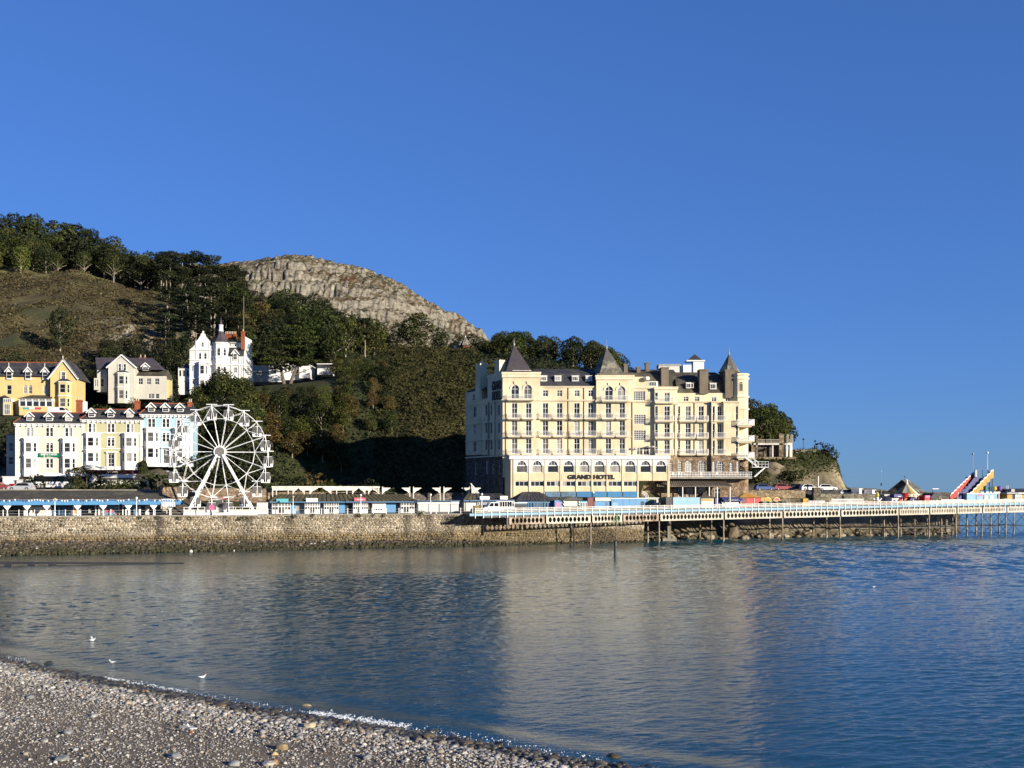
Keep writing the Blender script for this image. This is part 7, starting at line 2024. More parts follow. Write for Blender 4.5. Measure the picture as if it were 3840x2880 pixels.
m = MB(); x0 = g.x(1738)-0.32; ze, zr = g.z(1876)+0.02, g.z(1850)+0.03; m.add([(x0+0.1, -0.5, ze), (g.x(1790), -0.5, ze), (g.x(1789), 3.0, zr), (x0+2.1, 3.0, zr)], [(0,1,2,3)]); m.build('mossy_roof_patch', 'moss_roof', g.o)
g.box('shop_shutter', 'white_dirty', 1743, 1788, 1882, 1916, 0.3, 1.39); bayshop(g, 1790, 1840, 1880, 1918, 6); bayshop(g, 1875, 1921, 1880, 1918, 6)
signbox(g, 1796, 1832, 1861, 1873, 'white', '99 Ice', 'dark_red'); signbox(g, 1872, 1900, 1860, 1873, 'white', 'Café', 'dark_red')
m = MB(); r_ = MB()
# ---- black tent-roofed kiosk and the stalls in front of the hotel
def shed(name, label, cat, pxl, pxr, yt, yb, inland, mat, dep=2.6, roof=None, rooft=None, over=0.1, group=None):
    g = Front(name, label, cat, pxl, pxr, inland, group)
    g.box('wall', mat, pxl, pxr, yt, yb, 0, dep)
    if roof == 'hip':
        x0, x1 = -over, g.L+over; ze, zr = g.z(yt), g.z(rooft)
        m = MB(); q = min((x1-x0)*0.5, 2.2); m.add([(x0, -over, ze), (x1, -over, ze), (x1, dep+over, ze), (x0, dep+over, ze), (x0+q, dep/2, zr), (x1-q+0.001, dep/2, zr)], [(0,1,5,4), (1,2,5), (2,3,4,5), (3,0,4)]); m.build('roof', 'slate', g.o)
    elif roof == 'flat':
        m = MB(); m.box(-over, -over, g.z(yt), g.L+over, dep+over, g.z(yt)+0.14); m.build('roof', 'white', g.o)
    return g
g = shed('black_roof_kiosk', 'glass-fronted kiosk with tall black hipped roof', 'kiosk', 1940, 2070, 1878, 1912, 7.0, 'dark_blue', 4, 'hip', 1844, 0.5)
x = g.x(1968)
for i in range(9): win(g.o, g.x(1976+10.4*i), 0.25, 9.0*g.D/FPX, 2.6*0.62, 1, 1, -0.08, fr=0.08, mat='blue', pane=random.choice(['glass', 'glass_dark', 'glass_mid']))
for i in range(1, 8):
    t_ = i/8; m = MB(); m.bar((g.L*t_, -0.5, g.z(1878)+0.03), (2.2+(g.L-4.4)*t_, 2, g.z(1844)+0.03), 0.06, 0.06); m.build('roof_seam', 'dark_metal', g.o)
g = shed('open_bar', 'low dark open-fronted bar beside the truck', 'kiosk', 1923, 1975, 1887, 1908, 5.2, 'dark_blue', 2.5, 'flat'); g.box('opening', 'black', 1926, 1972, 1891, 1907, -0.03, -0.002)
g = shed('blue_booth', 'bright blue booth with pink poster', 'booth', 2080, 2109, 1876, 1906, 6.0, 'blue', 2.5); g.box('poster', 'pink', 2085, 2101, 1885, 1902, -0.03, -0.003)
g = shed('chalet_bar', 'black chalet with gabled roof and cream serving screen', 'kiosk', 2110, 2174, 1876, 1906, 6.0, 'black', 3.0)
m = MB(); m.prism_y([(-0.5, g.z(1877)), (g.L+0.5, g.z(1877)), (g.L/2, g.z(1862)), ], -0.5, 3.2); m.build('roof', 'black', g.o); g.box('serving_screen', 'pale_cream', 2115, 2164, 1879, 1898, -0.12, -0.01)
for px, yy in ((2111, 1876), (2128, 1873), (2168, 1880), (2168, 1889), (2110, 1888)): g.box('lamp', 'lamp_globe', px, px+4, yy, yy+5, -0.3, -0.15)
g = shed('teal_kiosk', 'pale teal kiosk with glass doors', 'kiosk', 2175, 2204, 1879, 1906, 6.5, 'teal', 2.4)
for i in range(3): win(g.o, g.x(2180+9*i), 0.1, 7.4*g.D/FPX, 1.75, 1, 2, -0.07, fr=0.08, pane='glass')
shed('maroon_hut', 'dark maroon hut between teal kiosk and blue stall', 'hut', 2204, 2230, 1866, 1906, 6.4, 'dark_red', 2.4)
g = shed('blue_stall', 'blue panelled stall with cream roof edge', 'stall', 2231, 2288, 1878, 1906, 6.4, 'blue', 2.4); g.box('roof_edge', 'pale_cream', 2230, 2291, 1866, 1878, -0.3, 2.6); g.box('hatch', 'dark_blue', 2271, 2281, 1884, 1905, -0.05, -0.003)
g = shed('shipping_stall', 'long blue container stall with white roof', 'stall', 2293, 2425, 1870, 1904, 6.0, 'blue', 2.6, 'flat'); g.box('doorway', 'black', 2403, 2416, 1880, 1904, -0.03, -0.003); g.box('door', 'light_blue', 2296, 2318, 1885, 1904, -0.03, -0.003)
for px in (2300, 2335, 2360, 2385): g.box('panel_seam', 'dark_blue', px, px+0.8, 1871, 1904, -0.02, -0.002)
g = shed('olive_stall', 'olive and white stall next to the blue container', 'stall', 2427, 2470, 1869, 1904, 6.0, 'olive_panel', 2.4, 'flat'); g.box('white_panel', 'white', 2452, 2468, 1873, 1904, -0.05, -0.003)
g = shed('info_panel', 'tall pale blue information panel', 'sign', 2478, 2491, 1866, 1903, 5.5, 'light_blue', 0.2); g.box('poster', 'white', 2480, 2489, 1872, 1890, -0.02, -0.003)
m = MB(); q = wpt(2447, 9); m.cone([(-1.6,-1.6,0), (1.6,-1.6,0), (1.6,1.6,0), (-1.6,1.6,0)], (0,0,1.6)); m.M = None
o = thing('garden_kiosk', 'small kiosk with mossy pyramid roof under the hotel steps', 'kiosk', (q.x, q.y, PZ)); m.build('roof', 'moss_roof', o, (0, 0, zpx(1866, q.y)-PZ)); m = MB(); m.box(-1.2,-1.2,0,1.2,1.2,zpx(1866, q.y)-PZ); m.build('wall', 'olive_panel', o)
def onp(px, off):
    u = ppx(px, off); q = PO + PU*u + PN*off; return q, pdz(u)+0.42
class PFront(Front):
    def __init__(s, name, label, cat, pxl, pxr, off, group=None):
        (a, za), (b2, zb) = onp(pxl, off), onp(pxr, off); s.L = (b2-a).length; s.D = (a.y+b2.y)/2; s.off = off; s.a = a; s.z0 = (za+zb)/2
        s.o = thing(name, label, cat, (a.x, a.y, s.z0+0.004), PA, group)
    def x(s, px): return (onp(px, s.off)[0]-s.a).dot(PU)
    def z(s, py): return zpx(py, s.D)-s.z0-0.004
def pshed(name, label, cat, pxl, pxr, yt, yb, off, mat, dep=2.4, group=None):
    g = PFront(name, label, cat, pxl, pxr, off, group); g.box('wall', mat, pxl, pxr, yt, yb, 0, dep); return g
g = pshed('blue_hoarding', 'wide sky-blue canvas hoarding on the pier', 'hoarding', 2523, 2626, 1865, 1905, 4.5, 'light_blue', 0.25)
for px in (2522, 2625): g.box('post', 'dark_metal', px, px+2, 1863, 1905, -0.05, 0.2)
pshed('dark_stall', 'narrow black stall left of the blue hoarding', 'stall', 2498, 2520, 1864, 1905, 4.6, 'black', 2)
g = pshed('cream_kiosk', 'small cream kiosk with dark pyramid roof beside the blue hoarding', 'kiosk', 2630, 2676, 1868, 1904, 4.8, 'grey_render', 2.4); m = MB(); m.cone([(-0.3,-0.3,g.z(1868)), (g.L+0.3,-0.3,g.z(1868)), (g.L+0.3,2.7,g.z(1868)), (-0.3,2.7,g.z(1868))], (g.L/2, 1.2, g.z(1843))); m.build('roof', 'slate_old', g.o); g.box('hatch_board', 'golden', 2633, 2672, 1871, 1878, -0.1, -0.003)
pshed('navy_stall', 'dark navy covered stall between two kiosks', 'stall', 2682, 2712, 1868, 1902, 5.0, 'navy', 2.2)
g = pshed('donut_kiosk', 'white kiosk with navy awning and white lettering', 'kiosk', 2708, 2770, 1875, 1900, 4.6, 'white', 2.4); m = MB(); m.prism_x([(0, g.z(1864)), (-1.0, g.z(1877)), (-1.0, g.z(1879)), (2.4, g.z(1879)), (2.4, g.z(1864))], -0.2, g.L+0.4); aw = m.build('awning', 'navy', g.o); lettering('DOUGHNUTS', 0.28, 'white', aw, (g.L/2, -0.95, g.z(1877)), 0, 0.01, 0, width=g.L*0.6)
# red and gold tent
g = PFront('red_tent', 'red-walled marquee with gold and orange striped roof', 'tent', 2776, 2856, 4.4)
for a, b2, mt in ((2778, 2800, 'dark_red'), (2800, 2826, 'red'), (2828, 2854, 'red')): g.box('wall_panel', mt, a, b2, 1866, 1900, 0 if a > 2779 else 0.02, 0.1)
g.box('side_wall', 'red', 2853, 2855, 1866, 1900, 0.102, 3.8)
m = MB(); L_ = g.L; ze, zt = g.z(1866), g.z(1848); pt = [(-0.5,-0.4), (L_/3,-0.4), (L_*2/3,-0.4), (L_+0.5,-0.4), (L_+0.5,2), (L_+0.5,4.2), (L_/2,4.2), (-0.5,4.2), (-0.5,2)]
for i in range(len(pt)):
    a, b2 = pt[i], pt[(i+1) % len(pt)]; m.add([(a[0], a[1], ze), (b2[0], b2[1], ze), (L_/2, 1.9, zt)], [(0,1,2)], i % 2)
m.build('roof', ['golden', 'orange'], g.o)
for px in (2777, 2827, 2855): g.box('tent_pole', 'white', px-0.6, px+0.8, 1866, 1900, -0.12, -0.02)
# food stall with yellow signs, sheeted goods
g = PFront('snack_stall', 'yellow arched snack stall boards behind black sheeted tables', 'stall', 2860, 2945, 5.0)
for i, px in enumerate((2885, 2918)):
    m = MB(); c_ = g.x(px); r_ = 16*g.D/FPX; zc = g.z(1877); m.prism_y([(c_+r_*math.cos(PI*k/10), zc+r_*0.85*math.sin(PI*k/10)) for k in range(11)] + [(c_-r_, zc-0.6), (c_+r_, zc-0.6)], 0.4, 0.5); bd = m.build('arched_board', 'yellow', g.o)
    m = MB(); m.prism_y([(c_+r_*0.8*math.cos(PI*k/10), zc+r_*0.65*math.sin(PI*k/10)) for k in range(11)], 0.36, 0.397); m.build('board_face', 'golden' if i == 0 else 'pink_red', bd)
g.box('back_board', 'golden', 2862, 2872, 1866, 1890, 0.5, 0.6)
random.seed(9)
for i, px in enumerate((2866, 2889, 2912, 2935)):
    q, zz = onp(px, 3.8); m = MB(); s0 = 0.85
    m.add([(-s0,-0.5,0), (s0,-0.5,0), (s0,0.6,0), (-s0,0.6,0), (-s0*0.8,-0.4,1.0), (s0*0.3,-0.45,1.35), (s0*0.75,0.4,1.1), (-s0*0.6,0.4,1.25)], [(0,1,5,4), (1,2,6,5), (2,3,7,6), (3,0,4,7), (4,5,6,7)])
    m.build('sheeted_table', 'black', None, (q.x, q.y, zz+0.004), PA+0.1*i, label='black sheeted table in the row beside the red tent', cat='table', group='black sheeted tables on the pier')
g = pshed('orange_cabinet', 'upright orange-yellow amusement cabinet on the pier', 'cabinet', 3012, 3028, 1872, 1900, 4.0, 'orange', 0.8); g.box('cabinet_top', 'yellow', 3011, 3029, 1870, 1873, -0.1, 0.9)
g = pshed('flag_banner', 'long low banner with union flag colours', 'banner', 3030, 3092, 1878, 1887, 4.6, 'white', 0.1)
for a, b2, mt in ((3030, 3038, 'pink_red'), (3042, 3050, 'navy'), (3052, 3058, 'red'), (3062, 3072, 'pink_red')): g.box('banner_stripe', mt, a, b2, 1880, 1886, -0.02, -0.002)
g = PFront('ramp_fence', 'long sloping white picket fence on the pier', 'fence', 3100, 3252, 5.0)
for i in range(36):
    px = 3104+4.05*i; yt = 1873 + (0 if 3120 < px < 3235 else (abs(px-3120) if px < 3120 else px-3235)*0.9); g.box('picket', 'white', px, px+1.5, yt, 1888+2, 0, 0.05)
g.box('fence_rail', 'white', 3118, 3240, 1871, 1873, -0.02, 0.07)

# ------------------------------------------------------------------ big wheel
WD = 176.0
wc = at(826, 1695, WD); WRad = 176*WD/FPX
fw = thing('big_wheel', 'white ferris wheel with open gondolas on an A-frame', 'ferris wheel', (wc.x, wc.y, PZ+0.004), R(12))
hub = wc.z-PZ; hy = 0.85
def ring(R_, r, y, name, seg=54, mat='white_metal'):
    m = MB()
    for i in range(seg):
        a, b2 = 2*PI*i/seg, 2*PI*(i+1)/seg; m.tube((R_*math.cos(a), y, hub+R_*math.sin(a)), (R_*math.cos(b2), y, hub+R_*math.sin(b2)), r, 5, cap=False)
    m.build(name, mat, fw)
for y in (-hy, hy):
    ring(WRad*0.985, 0.038, y, 'outer_rim'); ring(WRad*0.715, 0.036, y, 'inner_rim', 18)
angs = [R(20*i) for i in range(18)]
for a in angs:
    for y in (-hy, hy):
        m = MB(); m.tube((0.8*math.cos(a), y*1.1, hub+0.8*math.sin(a)), (WRad*math.cos(a), y, hub+WRad*math.sin(a)), 0.04, 5); m.build('spoke', 'white_metal', fw)
for i, a in enumerate(angs):
    b2 = angs[(i+1) % 18]
    for y in (-hy, hy):
        p, q = (a, b2) if i % 2 else (b2, a)
        m = MB(); m.tube((WRad*0.985*math.cos(p), y, hub+WRad*0.985*math.sin(p)), (WRad*0.715*math.cos(q), y, hub+WRad*0.715*math.sin(q)), 0.035, 4); m.build('brace', 'white_metal', fw)
m = MB(); m.tube((0, -hy-0.5, hub), (0, hy+0.5, hub), 0.97, 24); m.build('hub', 'white_metal', fw)
for sy in (-1, 1):
    m = MB(); m.tube((0, sy*(hy+0.5), hub), (0, sy*(hy+0.58), hub), 0.76, 24); m.build('hub_cap', 'hub_grey', fw)
for sy in (-1, 1):
    for sx, px in ((-1, 713), (1, 950)):
        m = MB(); foot = (px-826)*WD/FPX; m.bar((0.45*sx, sy*(hy+0.75), hub-0.5), (foot, sy*(hy+1.6), 0.5), 0.29, 0.30); m.build('leg', 'white', fw)
    m = MB(); m.tube((-2.1, sy*(hy+1.1), hub*0.42), (2.1, sy*(hy+1.1), hub*0.42), 0.01, 4); m.build('tie_cable', 'grey_metal', fw)
# gondola: tub with facing seats, glass screens, roof bar
gm = MB(); gm.prism_y([(-0.78,-2.1), (-0.68,-2.55), (0.68,-2.55), (0.78,-2.1), (0.70,-2.1), (0.60,-2.45), (-0.60,-2.45), (-0.70,-2.1)], -0.62, 0.62)
gm.box(-0.74,-0.6,-2.44,-0.30,0.6,-2.02); gm.box(0.30,-0.6,-2.44,0.74,0.6,-2.02); gm.box(-0.80,-0.6,-2.02,-0.56,0.6,-1.45); gm.box(0.56,-0.6,-2.02,0.80,0.6,-1.45)
tub = gm.mesh('gondola', 'white_metal')
gm = MB(); gm.tube((0,-0.62,0), (0,-0.62,-2.5), 0.05, 5); gm.tube((0,0.62,0), (0,0.62,-2.5), 0.05, 5); gm.tube((-0.62,0,-0.85), (0.62,0,-0.85), 0.04, 5); hang = gm.mesh('hanger', 'white_metal')
gm = MB(); gm.box(-0.84,-0.5,-2.0,-0.81,0.5,-0.85); gm.box(0.81,-0.5,-2.0,0.84,0.5,-0.85); gm.box(-0.74,-0.66,-2.0,-0.16,-0.63,-0.9); gm.box(0.16,-0.66,-2.0,0.74,-0.63,-0.9); scr = gm.mesh('glass_screen', 'glass_mid')
gm = MB(); gm.tube((-0.86,0,0.05), (0.86,0,0.05), 0.09, 6); gm.box(-0.86,-0.55,0.0,0.86,0.55,0.05); top = gm.mesh('gondola_roof', 'white_metal')
for a in angs:
    o = inst('gondola', tub, fw, (WRad*1.0*math.cos(a), 0, hub+WRad*1.0*math.sin(a)+0.12))
    inst('hanger', hang, o); inst('glass_screen', scr, o); inst('gondola_roof', top, o)
m = MB(); m.box((700-826)*WD/FPX, -3.2, 0, (962-826)*WD/FPX, 3.2, 0.45); m.build('platform', 'white', fw)
for px in (702, 726, 750, 775, 862, 885, 910, 935, 960):
    m = MB(); x_ = (px-826)*WD/FPX; m.box(x_-0.04,-3.2,0.45,x_+0.04,-3.12,1.3); m.build('fence_post', 'white', fw)
for a, b2 in ((700, 778), (858, 962)):
    for zz in (0.85, 1.28):
        m = MB(); m.box((a-826)*WD/FPX,-3.19,zz,(b2-826)*WD/FPX,-3.13,zz+0.06); m.build('fence_rail', 'white', fw)
    m = MB(); m.box((a-826)*WD/FPX+0.05,-3.16,0.46,(b2-826)*WD/FPX-0.05,-3.14,0.84); m.build('fence_panel', 'white_dirty', fw)
m = MB(); q = at(794, 1905, WD-3.6); m.lathe(0, 0, [(0.25,0), (0.06,0.08), (0.05,0.6)], 8); o = thing('lollipop_sign', 'round pink lollipop sign by the wheel steps', 'sign', (q.x, q.y, PZ)); m.build('stand', 'dark_metal', o); m = MB(); m.tube((0,-0.04,1.25), (0,0.04,1.25), 0.48, 18); m.build('disc', 'pink', o)
q = at(820, 1890, WD-1.5); o = thing('control_booth', 'grey glazed control booth at the foot of the wheel', 'booth', (q.x-1.0, WD+1.2, PZ+0.46)); m = MB(); m.box(-1.2,-0.8,0,1.2,0.8,0.75); m.box(-1.25,-0.85,1.95,1.25,0.85,2.1)
for sx in (-1.15, 1.07):
    for sy in (-0.78, 0.70): m.box(sx, sy, 0.751, sx+0.08, sy+0.08, 1.949)
m.build('cabin', 'white_dirty', o); m = MB(); m.box(-1.05,-0.7,0.76,1.05,0.7,1.94); m.build('glazing', 'glass_mid', o)
q = at(828, 1880, WD+1); o = thing('red_banner', 'small dark red banner hung behind the wheel spokes', 'banner', (q.x, WD+2.6, PZ+1.9)); m = MB(); m.prism_y([(-0.9,0.3), (0.9,0.8), (0.9,1.2), (-0.7,1.0), (-1.0,0.6)], -0.03, 0.03); m.build('cloth', 'red', o); m = MB(); m.tube((0.95,0,-1.9), (0.95,0,1.3), 0.04, 5); m.build('pole', 'grey_metal', o)
q = at(985, 1900, WD-1.0); g = Front('ticket_kiosk', 'white ticket kiosk with dark signboard right of the wheel', 'kiosk', 964, 1004, 4.5); g.box('wall', 'white', 964, 1004, 1886, 1928, 0, 2.0); g.box('shutter', 'shutter', 967, 1001, 1893, 1920, -0.04, -0.003); g.box('signboard', 'dark_metal', 966, 1001, 1880, 1886, -0.1, 0.1); g.box('roof', 'white_dirty', 962, 1006, 1884.5, 1886, -0.3, 2.2)

# ------------------------------------------------------------------ the old iron verandah: posts with fretted brackets
vr = thing('iron_verandah', 'row of cream iron verandah posts with fretted brackets', 'verandah', (0, 0, 0))
VI = 20.0
for px, solo in ((1022, 0), (1036, 0), (1080, 0), (1098, 0), (1140, 0), (1162, 0), (1240, 0), (1262, 0), (1300, 0), (1322, 0), (1368, 0), (1382, 0), (1420, 1), (1434, 1), (1536, 1), (1550, 1), (1650, 1), (1664, 1), (1760, 1), (1774, 1)):
    q = wpt(px, VI); zt = zpx(1825, q.y); m = MB(); m.tube((q.x, q.y, PZ), (q.x, q.y, zt), 0.11, 8); m.build('post', 'white_dirty', vr)
def bracket(px, sgn, w=32):
    q = wpt(px, VI); s_ = q.y/FPX; zt = zpx(1829, q.y); zb = zpx(1852, q.y); W_ = w*s_
    m = MB(); m.M = Matrix.Translation((q.x, q.y, 0)) @ Matrix.Rotation(WA, 4, 'Z')
    m.box(min(0, sgn*W_), -0.08, zt-0.12, max(0, sgn*W_), 0.08, zt)
    pts = [(0, zb), (sgn*W_*0.22, zt-(zt-zb)*0.72), (sgn*W_*0.40, zt-(zt-zb)*0.5), (sgn*W_*0.62, zt-(zt-zb)*0.42), (sgn*W_*0.80, zt-(zt-zb)*0.22), (sgn*W_, zt-0.122), (0, zt-0.122)]
    m.prism_y(pts if sgn < 0 else pts[::-1], -0.05, 0.05); m.build('bracket', 'white_dirty', vr)
for px, s_ in ((1420, -1), (1434, 1), (1536, -1), (1550, 1), (1650, -1), (1664, 1), (1760, -1), (1774, 1)): bracket(px, s_, 30)
for a, b2 in ((1098, 1140), (1162, 1240), (1322, 1368), (1382, 1420)):
    bracket(a, 1, min(30, (b2-a)*0.48)); bracket(b2, -1, min(30, (b2-a)*0.48))
for a, b2 in ((1022, 1036), (1036, 1080), (1080, 1098), (1140, 1162), (1240, 1262), (1262, 1300), (1300, 1322), (1368, 1382)):
    q, q2 = wpt(a, VI), wpt(b2, VI); m = MB(); m.M = Matrix.Translation((q.x, q.y, 0)) @ Matrix.Rotation(WA, 4, 'Z'); L_ = (q2-q).length; m.box(0.1, -0.05, zpx(1839, q.y), L_-0.1, 0.05, zpx(1828, q.y)); m.build('fret_panel', 'white_dirty', vr)
q, q2 = wpt(1018, VI), wpt(1424, VI); m = MB(); m.M = Matrix.Translation((q.x, q.y, 0)) @ Matrix.Rotation(WA, 4, 'Z'); m.box(0, -0.12, zpx(1828, q.y)+0.003, (q2-q).length, 0.12, zpx(1824, q.y)+0.05); m.build('beam', 'white_dirty', vr)
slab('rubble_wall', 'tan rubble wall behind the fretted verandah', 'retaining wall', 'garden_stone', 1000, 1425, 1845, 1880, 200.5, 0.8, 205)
slab('rubble_wall', 'dark shaded rubble wall behind the bare verandah posts', 'retaining wall', 'dark_stone', 1425, 1760, 1848, 1890, 205.2, 0.8, 209)  # shade on this stretch is put into the colour: darker stone than its neighbour
# ------------------------------------------------------------------ vegetation
def cards(C, Nn, size, tone, asp=1.0):
    """Leaf cards: one small quad per centre, facing its normal."""
    n = len(C)
    Nn = Nn/np.maximum(np.linalg.norm(Nn, axis=1, keepdims=True), 1e-6)
    r = rng.normal(size=(n, 3)); U = np.cross(Nn, r); U /= np.maximum(np.linalg.norm(U, axis=1, keepdims=True), 1e-6); W = np.cross(Nn, U)
    s = size[:, None]; j = rng.uniform(0.6, 1.25, (n, 4, 1))
    bend = Nn*s*0.28
    V = np.stack([C-U*s*j[:,0]*asp-bend, C-W*s*j[:,1]*0.8+bend*0.4, C+U*s*j[:,2]*asp-bend, C+W*s*j[:,3]*0.8+bend*0.4], 1)
    F = np.arange(n*4).reshape(n, 4)
    return V.reshape(-1, 3), F, np.repeat(np.stack([tone, tone, tone], -1), 4, 0)
def crown(lobes, n, size, name, mat, spread=0.75, up=0.25, asp=1.0):
    lobes = np.array(lobes, float); area = (lobes[:,3]*lobes[:,4]+lobes[:,3]*lobes[:,5]+lobes[:,4]*lobes[:,5]); k = rng.choice(len(lobes), n, p=area/area.sum())
    d = rng.normal(size=(n, 3)); d /= np.linalg.norm(d, axis=1, keepdims=True)
    L = lobes[k]; rr = rng.uniform(0.72, 1.06, (n, 1))
    C = L[:, :3] + d*L[:, 3:6]*rr
    nm = d/np.maximum(L[:, 3:6], 0.2); nm /= np.linalg.norm(nm, axis=1, keepdims=True)
    nm = nm + rng.normal(0, spread, (n, 3)) + np.array([0, 0, up])
    keep = np.ones(n, bool)
    for i in range(len(lobes)):
        q = (((C-lobes[i, :3])/(lobes[i, 3:6]*0.70))**2).sum(1) < 1; keep &= ~q
    lt = rng.uniform(0.15, 0.85, len(lobes)); tone = np.clip(lt[k] + rng.normal(0, 0.2, n), 0, 1)
    C, nm, tone = C[keep], nm[keep], tone[keep]
    V, F, T = cards(C, nm, rng.uniform(0.6, 1.3, len(C))*size, tone, asp)
    return np_mesh(name, V, F, mat, T)
def trunk(h, r, limbs, name='trunk', mat='bark', lean=0.0, fork=None, top=0.6):
    m = MB(); z = 0; p = Vector((0,0,-0.6)); segs = 5
    for i in range(segs):
        q = Vector((lean*(i+1)/segs + random.uniform(-1,1)*r*0.5, random.uniform(-1,1)*r*0.5, h*(i+1)/segs))
        m.tube(p, q, r*(1-0.8*i/segs)*(1.25 if i == 0 else 1), 7, r*(1-0.8*(i+1)/segs), cap=(i == 0)); p = q
    for (bz, dx, dy, dz, br) in limbs:
        a = Vector((lean*bz/h, 0, bz)); b2 = a+Vector((dx*0.5, dy*0.5, dz*0.6)); c_ = a+Vector((dx, dy, dz)); m.tube(a, b2, br, 5, br*0.7, cap=False); m.tube(b2, c_, br*0.7, 5, br*0.25)
    return m.mesh(name, mat)
def rlimbs(n, z0, z1, reach, r):
    return [(random.uniform(z0, z1), math.cos(a)*reach, math.sin(a)*reach, random.uniform(0.5, 1.0)*reach, r) for a in [6.283*i/n+random.uniform(-0.3, 0.3) for i in range(n)]]
def lobes_round(n, R_, z0, z1, lr):
    L = []
    for i in range(n):
        t_ = i/(n-1); z = z0+(z1-z0)*t_; rad = R_*math.sqrt(max(0.05, 1-(2*t_-0.85)**2*0.75)); a = i*2.4+random.uniform(-0.5, 0.5); q = rad*random.uniform(0.35, 0.85)
        s = lr*random.uniform(0.75, 1.3); L.append((math.cos(a)*q, math.sin(a)*q, z, s, s, s*random.uniform(0.6, 0.9)))
    return L
random.seed(3)
PROTO = {}
def proto(key, cm, tm): PROTO.setdefault(key, []).append((cm, tm))
for k, (key, mt, cnt) in enumerate((('broad', 'leaf', 4), ('dark', 'leaf_dark', 4), ('warm', 'leaf_warm', 2), ('bright', 'leaf_bright', 2))):
    for i in range(cnt):
        R_ = random.uniform(3.2, 4.2)
        proto(key, crown(lobes_round(17, R_, 2.6, 9.0, 1.55), 2300, 0.25, 'crown', mt), trunk(7.5, 0.26, rlimbs(6, 2.2, 5.0, 2.6, 0.11), mat='bark' if i % 2 else 'bark_pale'))
for i in range(4):      # pines: bare pale trunk, flat plates of needles
    L = []; h = 14
    for j in range(11):
        z = random.uniform(6.0, 13.6) if j > 2 else 13.2-0.5*j; a = j*2.4; q = random.uniform(0.4, 1.0)*(2.9-(z-6)*0.16); s = random.uniform(1.1, 1.9)
        L.append((math.cos(a)*q+0.5*i-0.7, math.sin(a)*q, z, s*1.25, s*1.25, s*0.36))
    proto('pine', crown(L, 2000, 0.23, 'crown', 'leaf_dark', 0.55, 0.6), trunk(12.6, 0.26, [(l[2]-0.6, l[0], l[1], 0.5, 0.08) for l in L], mat='bark_pale', lean=0.5*i-0.7))
for i in range(3):      # thin airy trees with pale forking stems
    proto('airy', crown(lobes_round(12, 3.6, 4.5, 9.2, 1.35), 620, 0.26, 'crown', 'leaf', 0.9), trunk(8.2, 0.22, rlimbs(8, 1.4, 4.6, 3.3, 0.12), mat='bark_pale'))
for key, mt in (('shrub', 'leaf'), ('shrub_dark', 'leaf_dark'), ('shrub_warm', 'leaf_warm'), ('shrub_bright', 'leaf_bright')):
    for i in range(2):
        proto(key, crown([(random.uniform(-0.7, 0.7), random.uniform(-0.7, 0.7), random.uniform(0.5, 1.2), 0.75, 0.75, 0.6) for j in range(8)], 520, 0.13, 'crown', mt), trunk(1.0, 0.07, rlimbs(4, 0.2, 0.5, 0.6, 0.04)))
def plant(key, x, y, z, h, label, cat='tree', group=None, name=None, wide=1.0, base=None, rz=None):
    cm, tm = random.choice(PROTO[key]); H0 = {'pine': 14.0}.get(key, 1.75 if key.startswith('shrub') else 10.0); s = h/H0
    nm = name or ({'pine': 'pine_tree', 'airy': 'airy_tree', 'dark': 'dark_leaved_tree', 'warm': 'russet_tree'}.get(key, 'shrub' if key.startswith('shrub') else 'broadleaf_tree'))  # dark-leaved trees use the broadleaf crown forms, only in a darker green
    o = thing(nm, label, cat, (x, y, z), random.uniform(0, 6.28) if rz is None else rz, group); o.scale = (s*wide, s*wide, s)
    inst('crown', cm, o); inst('trunk', tm, o)
    return o
def blocked(px, Y):
    return (px < 725 and 196 < Y < 219) or (-20 < px < 700 and 240 < Y < 273) or (655 < px < 1255 and 264 < Y < 306) or (1735 < px < 2830 and Y < 246)
def zone(n, pxr, Dr, keys, hr, label, group, mind=4.0, ytop=None, cat='tree', wide=1.0):
    got = []; tries = 0
    while len(got) < n and tries < n*60:
        tries += 1; px = random.uniform(*pxr); D = random.uniform(*Dr); x = (px-1920)*D/FPX
        if blocked(px, D) or any((x-a)**2+(D-b2)**2 < mind**2 for a, b2 in got): continue
        z = hz1(x, D); h = random.uniform(*hr)
        if ytop is not None:
            h = min(h, zpx(ytop(px), D)-z)
            if h < 1.5: continue
        got.append((x, D)); k = random.choice(keys); ad = {'dark': 'deep green: ', 'warm': 'russet-leaved: ', 'bright': 'bright green: ', 'shrub_dark': 'low and bushy: '}.get(k, '') if len(keys) > 1 else ''
        plant(k, x, D, z-0.2, h, ad+label, cat, group, wide=wide*random.uniform(0.9, 1.15))
SILT = [(0,785),(82,800),(176,815),(262,826),(328,846),(381,868),(451,905),(492,922),(533,903),(594,926),(640,935),(697,920),(820,930),(860,975),(920,1010),(1000,1035),(1100,1080),(1200,1110),(1300,1165),(1400,1195),(1450,1230)]
sil = lambda px: float(np.interp(px, *zip(*SILT)))
random.seed(17)
zone(26, (-110, 640), (455, 500), ['dark', 'broad', 'dark', 'pine'], (15, 19), 'tall dark tree on the skyline of the hilltop wood', 'trees on the skyline of the hilltop wood', 7, sil)
zone(40, (-60, 640), (412, 455), ['dark', 'broad', 'dark', 'shrub_dark'], (11, 15), 'dark leafy tree in the hilltop wood above the bracken', 'trees inside the hilltop wood', 6, lambda p: sil(p)+25)
zone(6, (130, 560), (406, 416), ['airy'], (8, 11), 'airy tree with pale forking stems at the edge of the bracken', 'pale-stemmed trees along the bracken edge', 7)
zone(5, (-60, 95), (402, 412), ['bright', 'broad'], (10, 13), 'bright green tree at the far left edge of the wood', 'bright green trees at the far left', 6)
